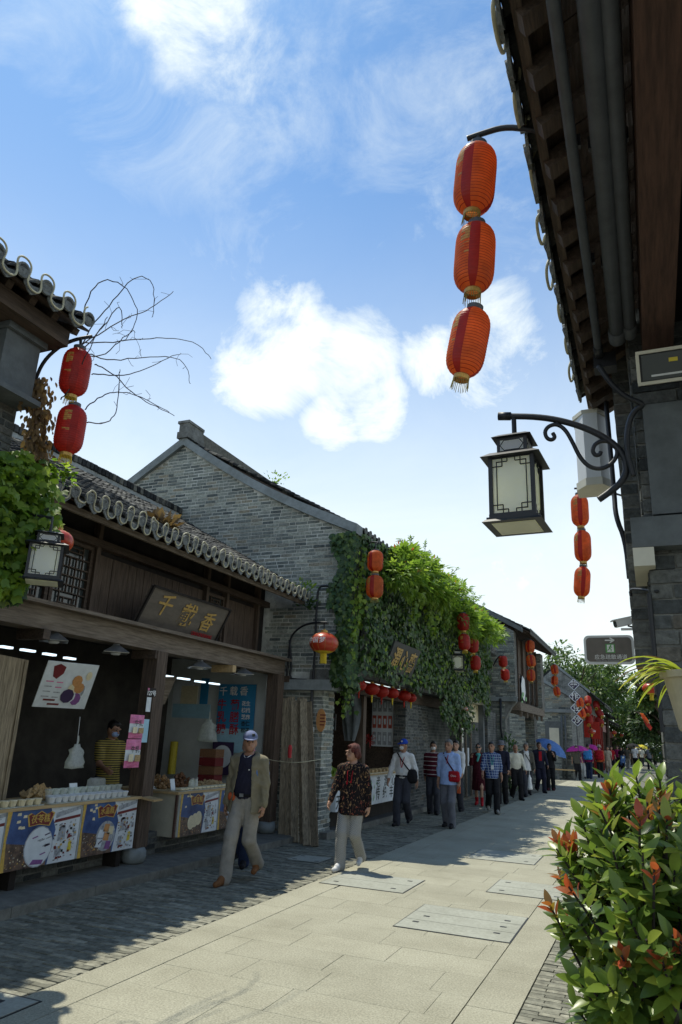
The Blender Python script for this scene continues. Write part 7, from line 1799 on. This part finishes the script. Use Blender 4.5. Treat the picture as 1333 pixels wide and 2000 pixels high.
    if dress:
        f = Field(.04)
        for s in (1, -1): f.cap((.03*s, 0, .95), NP((.06*s, -.3*stride*(1 if s == lead else -1), .42)), .15*build, .15)
        f.cap((0, 0, .95), (0, 0, 1.1), .155*build, .15*build, .72); f.cut((0, 0, -1), -.40); f.folds = .008; field_mesh('dress', [(f, vox, 0)], [dress], t)
        for s in (1, -1): bt_ = Field(.02).cap(J['knee', s]*.3+J['ank', s]*.7, J['ank', s], .05, .045); field_mesh('boot_leg', [(bt_, vox, 0)], [shoes], t)
    else:
        f = Field(.03); f.cap((0, .004, .86), (0, 0, .97 if tuck else .93), .150*build, .150*build, .74)
        for s in (1, -1): f.cap(J['hip', s], J['knee', s], .098*build**.5, .084).cap(J['knee', s], J['ank', s]+NP((0, .01, -.03)), .080, .077)
        f.cut((0, 0, 1), .985 if tuck else 1.0); f.folds = .0042 if lod < 2 else .003; field_mesh('trousers', [(f, vox, 0)], [trousers], t)
        if belt:
            b_ = MB(); n = 24; P = [Vector((.156*build*math.cos(2*math.pi*k/n), .004+.118*build*math.sin(2*math.pi*k/n), .955)) for k in range(n+1)]; b_.tube(P, .018, 6, False); b_.build('belt', 'c_black', t); MB.box(MB(), 0, 0, 0, 0, 0, 0); bk = MB().box(-.024, .024, -.142*build, -.128*build, .937, .973); bk.build('buckle', 'steel', t)
    for s in (1, -1):
        a = J['ank', s]; pitch = .5 if a[2] > .12 else 0.0
        f = Field(.02); toe = NP((0.02*s, -.165*math.cos(pitch), -.055-.165*math.sin(pitch)*.55)); heel = NP((0, .045, -.045)); f.cap(a+heel, a+toe, .040, .034).cap(a+NP((0, 0, .0)), a+toe*.45, .042, .040).cut((0, 0, -1), -(a[2]-.086 if pitch == 0 else -.0)); field_mesh('shoe', [(f, vox*.8, 0)], [shoes], t)
    if extra: extra(t, J, H)
    return t
def strap(t, a, b, m, r_=.012, name='bag_strap', bulge=.05):
    a = Vector(a); b = Vector(b); mid = (a+b)/2+Vector((0, -bulge, 0)); P = smooth_path([a, mid, b], 2); mb = MB()
    for p, q in zip(P, P[1:]): mb.bar(p, q, r_*2, .005, (0, 1, 0))
    return mb.build(name, m, t)
def soft_box(name, t, c, hx, hy, hz, m, vox=.012):
    f = Field(.02); c = NP(c); f.cap(c+NP((-hx*.7, 0, -hz*.6)), c+NP((hx*.7, 0, -hz*.6)), hy*.95).cap(c+NP((-hx*.7, 0, hz*.6)), c+NP((hx*.7, 0, hz*.6)), hy*.85).ell(c, (hx, hy, hz)).cap(c+NP((-hx*.7, 0, 0)), c+NP((hx*.7, 0, 0)), hy); f.folds = .003; return field_mesh(name, [(f, vox, 0)], [m], t)
def lanyard(t, m='c_red', card=True, z=1.02):
    strap(t, (-.06, -.04, 1.40), (-.005, -.135, z+.10), m, .006, 'lanyard', .055); strap(t, (.06, -.04, 1.40), (.005, -.135, z+.10), m, .006, 'lanyard', .055)
    if card: MB().box(-.035, .035, -.150, -.144, z, z+.10).build('badge', 'ink_white', t)
def gfoot(px, py): q = at(px, py, Z=0); return (q.x, q.y, 0)
# the two nearest
def ex_man(t, J, H):
    for s in (1,): strap(t, (.105*s, .02, 1.43), (.150*s, -.075, 1.16), 'c_umbblue', .015, 'backpack_strap', .06)
    soft_box('backpack', t, (0, .20, 1.18), .15, .09, .22, 'c_umbblue')
    for s in (1, -1): strap(t, (.05*s, -.055, 1.405), (.012*s, -.10, 1.375), 'c_white', .006, 'collar_stripe', .012)
    MB().box(.055, .068, -.128, -.118, 1.235, 1.25).build('shirt_badge', 'c_white', t); soft_box('orange_pouch', t, (-.15, -.10, .93), .035, .025, .04, 'c_orange')
person('man in pale blue cap, dark polo and open khaki shirt before the sweet shop', gfoot(470, 1722), .10, 1.68, .27, -1, ((.04, .17, .2), (-.06, .17, .22)), (.42, 0), 'c_navy', 'short', True, .9, 'c_grey', 'c_brown', 'hair_grey', 'short', 'skin_tan', cap='c_capblue', jacket='c_khaki', extra=ex_man, belt=True, build=1.14)
def ex_wom(t, J, H):
    for s in (1, -1): strap(t, (.045*s, -.06, 1.40), (.03*s, -.145, 1.16), 'c_red', .005, 'red_cord', .03)
    MB().box(-.04, -.02, -.160, -.150, 1.13, 1.16).build('cord_end', 'c_red', t); MB().box(.02, .04, -.160, -.150, 1.15, 1.18).build('cord_end', 'c_red', t)
person('woman with short red-brown hair in a black patterned blouse and grey checked trousers', gfoot(684, 1698), .02, 1.57, .19, -1, ((-.12, .16, .2), (.25, .22, .35)), (-.80, 0), 'p_blouse', 'long', False, .72, 'p_check', 'c_white', 'hair_red', 'bob', 'skin', build=1.12, extra=ex_wom)
person('person in blue jeans and brown jacket half hidden behind the man in a cap', gfoot(468, 1690), .3, 1.60, .14, 1, top='c_brownjkt', trousers='c_jeans', hair='hair_black', lod=1)
def ex_white(t, J, H):
    lanyard(t, 'c_red'); strap(t, (-.12, -.05, 1.41), (.19, -.06, 1.02), 'c_black', .014, 'bag_strap', .10); soft_box('sling_bag', t, (.20, -.03, .96), .04, .09, .10, 'c_black')
person('man in a bright blue cap and face mask wearing a white shirt and dark trousers', gfoot(787, 1612), .05, 1.64, .17, -1, ((-.15, .28, .15), (.15, .30, .2)), (-.5, 0), 'c_white', 'long', True, .9, 'c_dkgrey', 'c_black', 'hair_black', 'short', 'skin_tan', cap='c_royal', mask='c_white', extra=ex_white, belt=True)
def ex_blue(t, J, H):
    strap(t, (-.10, -.05, 1.41), (.14, -.11, 1.06), 'c_maroon', .014, 'bag_strap', .08); soft_box('red_bag', t, (.15, -.135, .97), .10, .05, .10, 'c_red'); text_mesh('China', .05, 'white_text', (.15, -.19, .98), (1, 0, 0), (0, 0, 1), 'bag_lettering', t, .001); strap(t, (.02, -.1, 1.38), (.0, -.14, 1.2), 'c_red', .006, 'lanyard', .02)
    w = J['wr', 1]; MB().box(w[0]-.03, w[0]+.03, w[1]-.05, w[1]+.0, w[2]-.20, w[2]-.07).build('tea_bottle', 'c_orange', t)
person('grey-haired man in a light blue shirt with a red shoulder bag', gfoot(878, 1616), -.05, 1.68, .10, 1, ((.05, .14, .2), (-.05, .12, .2)), (-.15, 0), 'c_blue', 'rolled', False, .80, 'c_midgrey', 'c_black', 'hair_grey', 'short', 'skin_tan', extra=ex_blue, build=1.05)
person('masked man in a maroon and white striped top behind the blue-shirted man', gfoot(847, 1590), .2, 1.62, .10, 1, top='p_rugby', sleeve='long', hem=.85, trousers='c_dkgrey', mask='c_white', skin='skin_tan', lod=1)
person('person in a white top hidden behind the blue-shirted man', gfoot(892, 1585), 0, 1.66, .12, -1, top='c_white', trousers='c_dkgrey', hair='hair_black', lod=1)
def ex_dress(t, J, H):
    f = Field(.02).ell((0, -.07, 1.36), (.075, .06, .05)).cap((.02, -.11, 1.33), (-.02, -.15, 1.20), .035, .03); field_mesh('scarf', [(f, .014, 0)], ['c_teal'], t)
person('woman in sunglasses with a teal scarf and long maroon dress and red boots', gfoot(937, 1573), .1, 1.60, .12, 1, ((.1, .1, .3), (.5, .15, 1.9)), (.15, 0), 'c_maroon', 'long', False, .85, 'c_maroon', 'c_red', 'hair_black', 'bun', 'skin', dress='c_maroon', glasses=True, extra=ex_dress, lod=1)
person('man in a blue and white plaid shirt and black trousers with a name badge', gfoot(963, 1588), .3, 1.66, .20, 1, ((-.2, .18, .25), (.25, .2, .3)), (-.4, 0), 'p_plaid', 'rolled', False, .80, 'c_black', 'c_grey', 'hair_black', 'short', 'skin_tan', lod=1, extra=lambda t, J, H: lanyard(t, 'c_teal'))
person('person in a dark top and bucket hat behind the plaid shirt', gfoot(982, 1570), .1, 1.68, .12, -1, top='c_navy', trousers='c_black', hat='c_midgrey', skin='skin_tan', lod=1)
person('bald old man in a cream shirt leaning forward on the sunny paving', gfoot(1010, 1562), .5, 1.60, .18, 1, ((.25, .2, .35), (-.1, .1, .3)), (.0, .15), 'c_cream', 'long', True, .9, 'c_black', 'c_black', 'hair_white', 'thin', 'skin_tan', lod=1, build=1.08)
def ex_bag(t, J, H):
    strap(t, (-.10, -.05, 1.41), (.16, -.10, .98), 'c_black', .012, 'bag_strap', .08)
person('grey-haired man in an open olive jacket with a black strap across his chest', gfoot(1031, 1556), .3, 1.66, .16, -1, ((.1, .15, .3), (-.15, .1, .3)), (-.2, 0), 'c_white', 'long', False, .8, 'c_dkgrey', 'c_black', 'hair_grey', 'short', 'skin_tan', jacket='c_olive', lod=1, extra=ex_bag)
q = at(1035, 1531, Y=23.4); plastic_bag('red and white plastic bag carried beside the cream-shirted man', Vector((q.x, q.y, q.z-.16)), .14, .42, .08, 'white_plastic', True)
person('man in a navy jacket over red left of the person in black', gfoot(1057, 1548), .4, 1.70, .16, 1, top='c_navy', hem=.78, trousers='c_navy', skin='skin_tan', lod=1, extra=lambda t, J, H: MB().box(-.05, .05, -.128, -.118, .85, 1.36).build('red_front', 'c_red', t))
person('person in black raising a phone in both hands near the blue umbrella', gfoot(1077, 1544), .1, 1.66, .08, -1, ((.5, .1, 1.9), (.5, .1, 1.9)), (0, .1), 'c_black', 'rolled', False, .78, 'c_black', 'c_maroon', 'hair_black', 'short', 'skin_tan', lod=1, extra=lambda t, J, H: MB().box(-.04, .04, -.33, -.315, 1.24, 1.38).build('phone', 'c_black', t))
# shopkeeper
q = at(212, 1500, X=-7.0)
person('shopkeeper in a yellow and black striped shirt bending inside the dark shop', (q.x, q.y, .1), 1.2, 1.66, .03, 1, ((.4, .1, .9), (.4, .1, .9)), (.3, .3), 'p_stripe', 'short', False, .8, 'c_black', 'c_black', 'hair_black', 'short', 'skin_tan', mask='c_blue', lod=0, group='shopkeepers')
# walkers seen from behind and far figures
def pack(m):
    return lambda t, J, H: (soft_box('backpack', t, (0, .20, 1.16), .17, .11, .25, m, .02), soft_box('backpack_pocket', t, (0, .30, 1.06), .11, .04, .11, m, .02))
walk = person('person with a bright blue backpack and magenta top walking away down the street', gfoot(1152, 1521), 3.1, 1.70, .08, 1, top='c_magenta', trousers='c_jeans', hair='hair_black', lod=2, extra=pack('c_sky'), group='people far down the street')
person('person in an orange-red top and sun hat with a red backpack walking away', gfoot(1174, 1519), 3.2, 1.66, .08, -1, top='c_orange', trousers='c_black', hat='c_beige', lod=2, extra=pack('c_red'), group='people far down the street')
pm = person('man in a white shirt and dark shorts far down the street', gfoot(1243, 1503), 3.0, 1.72, .14, 1, top='c_white', sleeve='short', trousers='c_black', lod=2, group='people far down the street')
def far(px, py, label, top, tr, hd=3.1, h=1.66, hairm='hair_black'):
    o = dup(pm, gfoot(px, py), label, 'people far down the street', (0, 0, hd), h/1.68, {'shirt': top, 'trousers': tr, 'hair': hairm}); return o
far(1271, 1503, 'man in a grey shirt farthest right in the street', 'c_midgrey', 'c_black', 3.4, 1.7)
far(1190, 1511, 'woman in a beige outfit behind the two backpacks', 'c_beige', 'c_beige', .2, 1.6)
far(1129, 1524, 'person in dark clothes under the pink umbrella', 'c_olive', 'c_black', .4, 1.6)
far(1139, 1520, 'person in a pink top beside the pink umbrella', 'c_pink', 'c_white', .2, 1.58)
far(1197, 1507, 'person in a red top between the beige woman and the scooter', 'c_red', 'c_black', .3, 1.6)
far(1228, 1503, 'person in an olive top just left of the white shirt', 'c_olive', 'c_grey', 3.0, 1.64)
far(1256, 1498, 'person in pale clothes between the white and the grey shirts', 'c_cream', 'c_dkgrey', 3.0, 1.6)
far(1296, 1500, 'person in a pale blue top beside the right wall', 'c_blue', 'c_dkgrey', 2.9, 1.6)
far(1165, 1512, 'person in a maroon top walking ahead of the backpacks', 'c_maroon', 'c_black', 3.0, 1.6)
far(1208, 1499, 'far person in magenta behind the scooter', 'c_magenta', 'c_black', .2, 1.62)
far(1281, 1495, 'tiny person in black near the vanishing point', 'c_black', 'c_black', 3.0, 1.62)
# umbrellas
def umbrella(label, px, py, Y, r_, m, tilt):
    c = at(px, py, Y=Y); t = thing('umbrella', label, 'umbrella', c, 'open umbrellas'); ax = Vector(tilt).normalized(); prof = [(r_*math.sin(w), r_*.75*(math.cos(w)-1)) for w in [k/8*1.15 for k in range(9)]]
    mb = MB(); mb.lathe(c, prof, 8, axis=ax, cap=False); mb.build('canopy', m, t); MB().tube([c+ax*.06, c-ax*.75], .01, 6).build('shaft', 'steel', t); rb = MB()
    a = ax.orthogonal().normalized(); b = ax.cross(a)
    for k in range(8): w = 2*math.pi*k/8; e = prof[-1]; rb.bar(c-ax*.45, c+ax*(e[1]+.02)+(a*math.cos(w)+b*math.sin(w))*e[0]*.95, .006, .006)
    rb.build('rib', 'steel', t)
umbrella('blue umbrella held behind the person in black', 1083, 1449, 30.2, .72, 'c_umbblue', (.55, -.1, 1))
umbrella('pink umbrella above the far crowd', 1126, 1456, 38.5, .60, 'c_umbpink', (-.1, 0, 1))
umbrella('second pink umbrella half hidden behind the blue backpack', 1163, 1456, 46, .55, 'c_umbpink', (.4, 0, 1))
umbrella('dark umbrella in the far crowd', 1236, 1452, 66, .6, 'c_black', (0, 0, 1)); umbrella('yellow umbrella at the end of the street', 1254, 1454, 72, .75, 'c_yellow', (.1, 0, 1))
# scooters
def scooter(label, px, py, m, hd):
    g_ = gfoot(px, py); t = thing('scooter', label, 'scooter', g_, 'scooters in the crowd', hd); WL[t] = Vector((0, 0, 0))
    for y, nm in ((-.62, 'wheel'), (.62, 'wheel')):
        mb = MB(); P = [(0, y+.2*math.cos(2*math.pi*k/16), .22+.2*math.sin(2*math.pi*k/16)) for k in range(17)]; mb.tube(P, .05, 8, False); w = mb.build('wheel', 'c_black', t); MB().lathe((-.03, y, .22), [(0, 0), (.12, 0), (.12, .06), (0, .06)], 12, axis=(1, 0, 0)).build('hub', 'steel', w)
    b = MB(); b.prism([(-.13, -.45, .28), (-.13, .0, .24), (-.13, .25, .3), (-.13, .7, .5), (-.13, .75, .68), (-.13, .1, .66), (-.13, .0, .34), (-.13, -.38, .36), (-.13, -.46, .85), (-.13, -.56, .85), (-.13, -.6, .45)], (.26, 0, 0)); b.build('body', m, t)
    MB().box(-.14, .14, .08, .78, .681, .76).build('seat', 'c_black', t); MB().tube([(-.34, -.42, 1.0), (0, -.5, .95), (.34, -.42, 1.0)], .018, 6).build('handlebar', 'iron', t); MB().box(-.16, .16, -.64, -.562, .62, .95).build('front_shield', m, t); MB().lathe((0, -.66, .84), [(0, 0), (.07, 0), (.06, .04)], 12, axis=(0, -1, 0)).build('headlight', 'white_glass', t); MB().tube([(0, -.5, .9), (0, -.62, .22)], .03, 6).build('fork', 'steel', t); return t
scooter('blue electric scooter ridden towards us in the far crowd', 1217, 1502, 'c_umbblue', .15)
far(1216, 1500, 'rider in a black sleeveless top on the blue scooter', 'c_black', 'c_black', .15, 1.55)
scooter('small dark scooter by the right wall', 1297, 1499, 'c_dkgrey', 2.9)
q = gfoot(1310, 1499); t = thing('orange_bin', 'orange box near the right wall at the end', 'box', q); MB().box(q[0]-.3, q[0]+.3, q[1]-.2, q[1]+.2, .1, .9).build('tub', 'c_orange', t); MB().box(q[0]-.33, q[0]+.33, q[1]-.23, q[1]+.23, .901, .98).build('lid', 'c_orange', t)
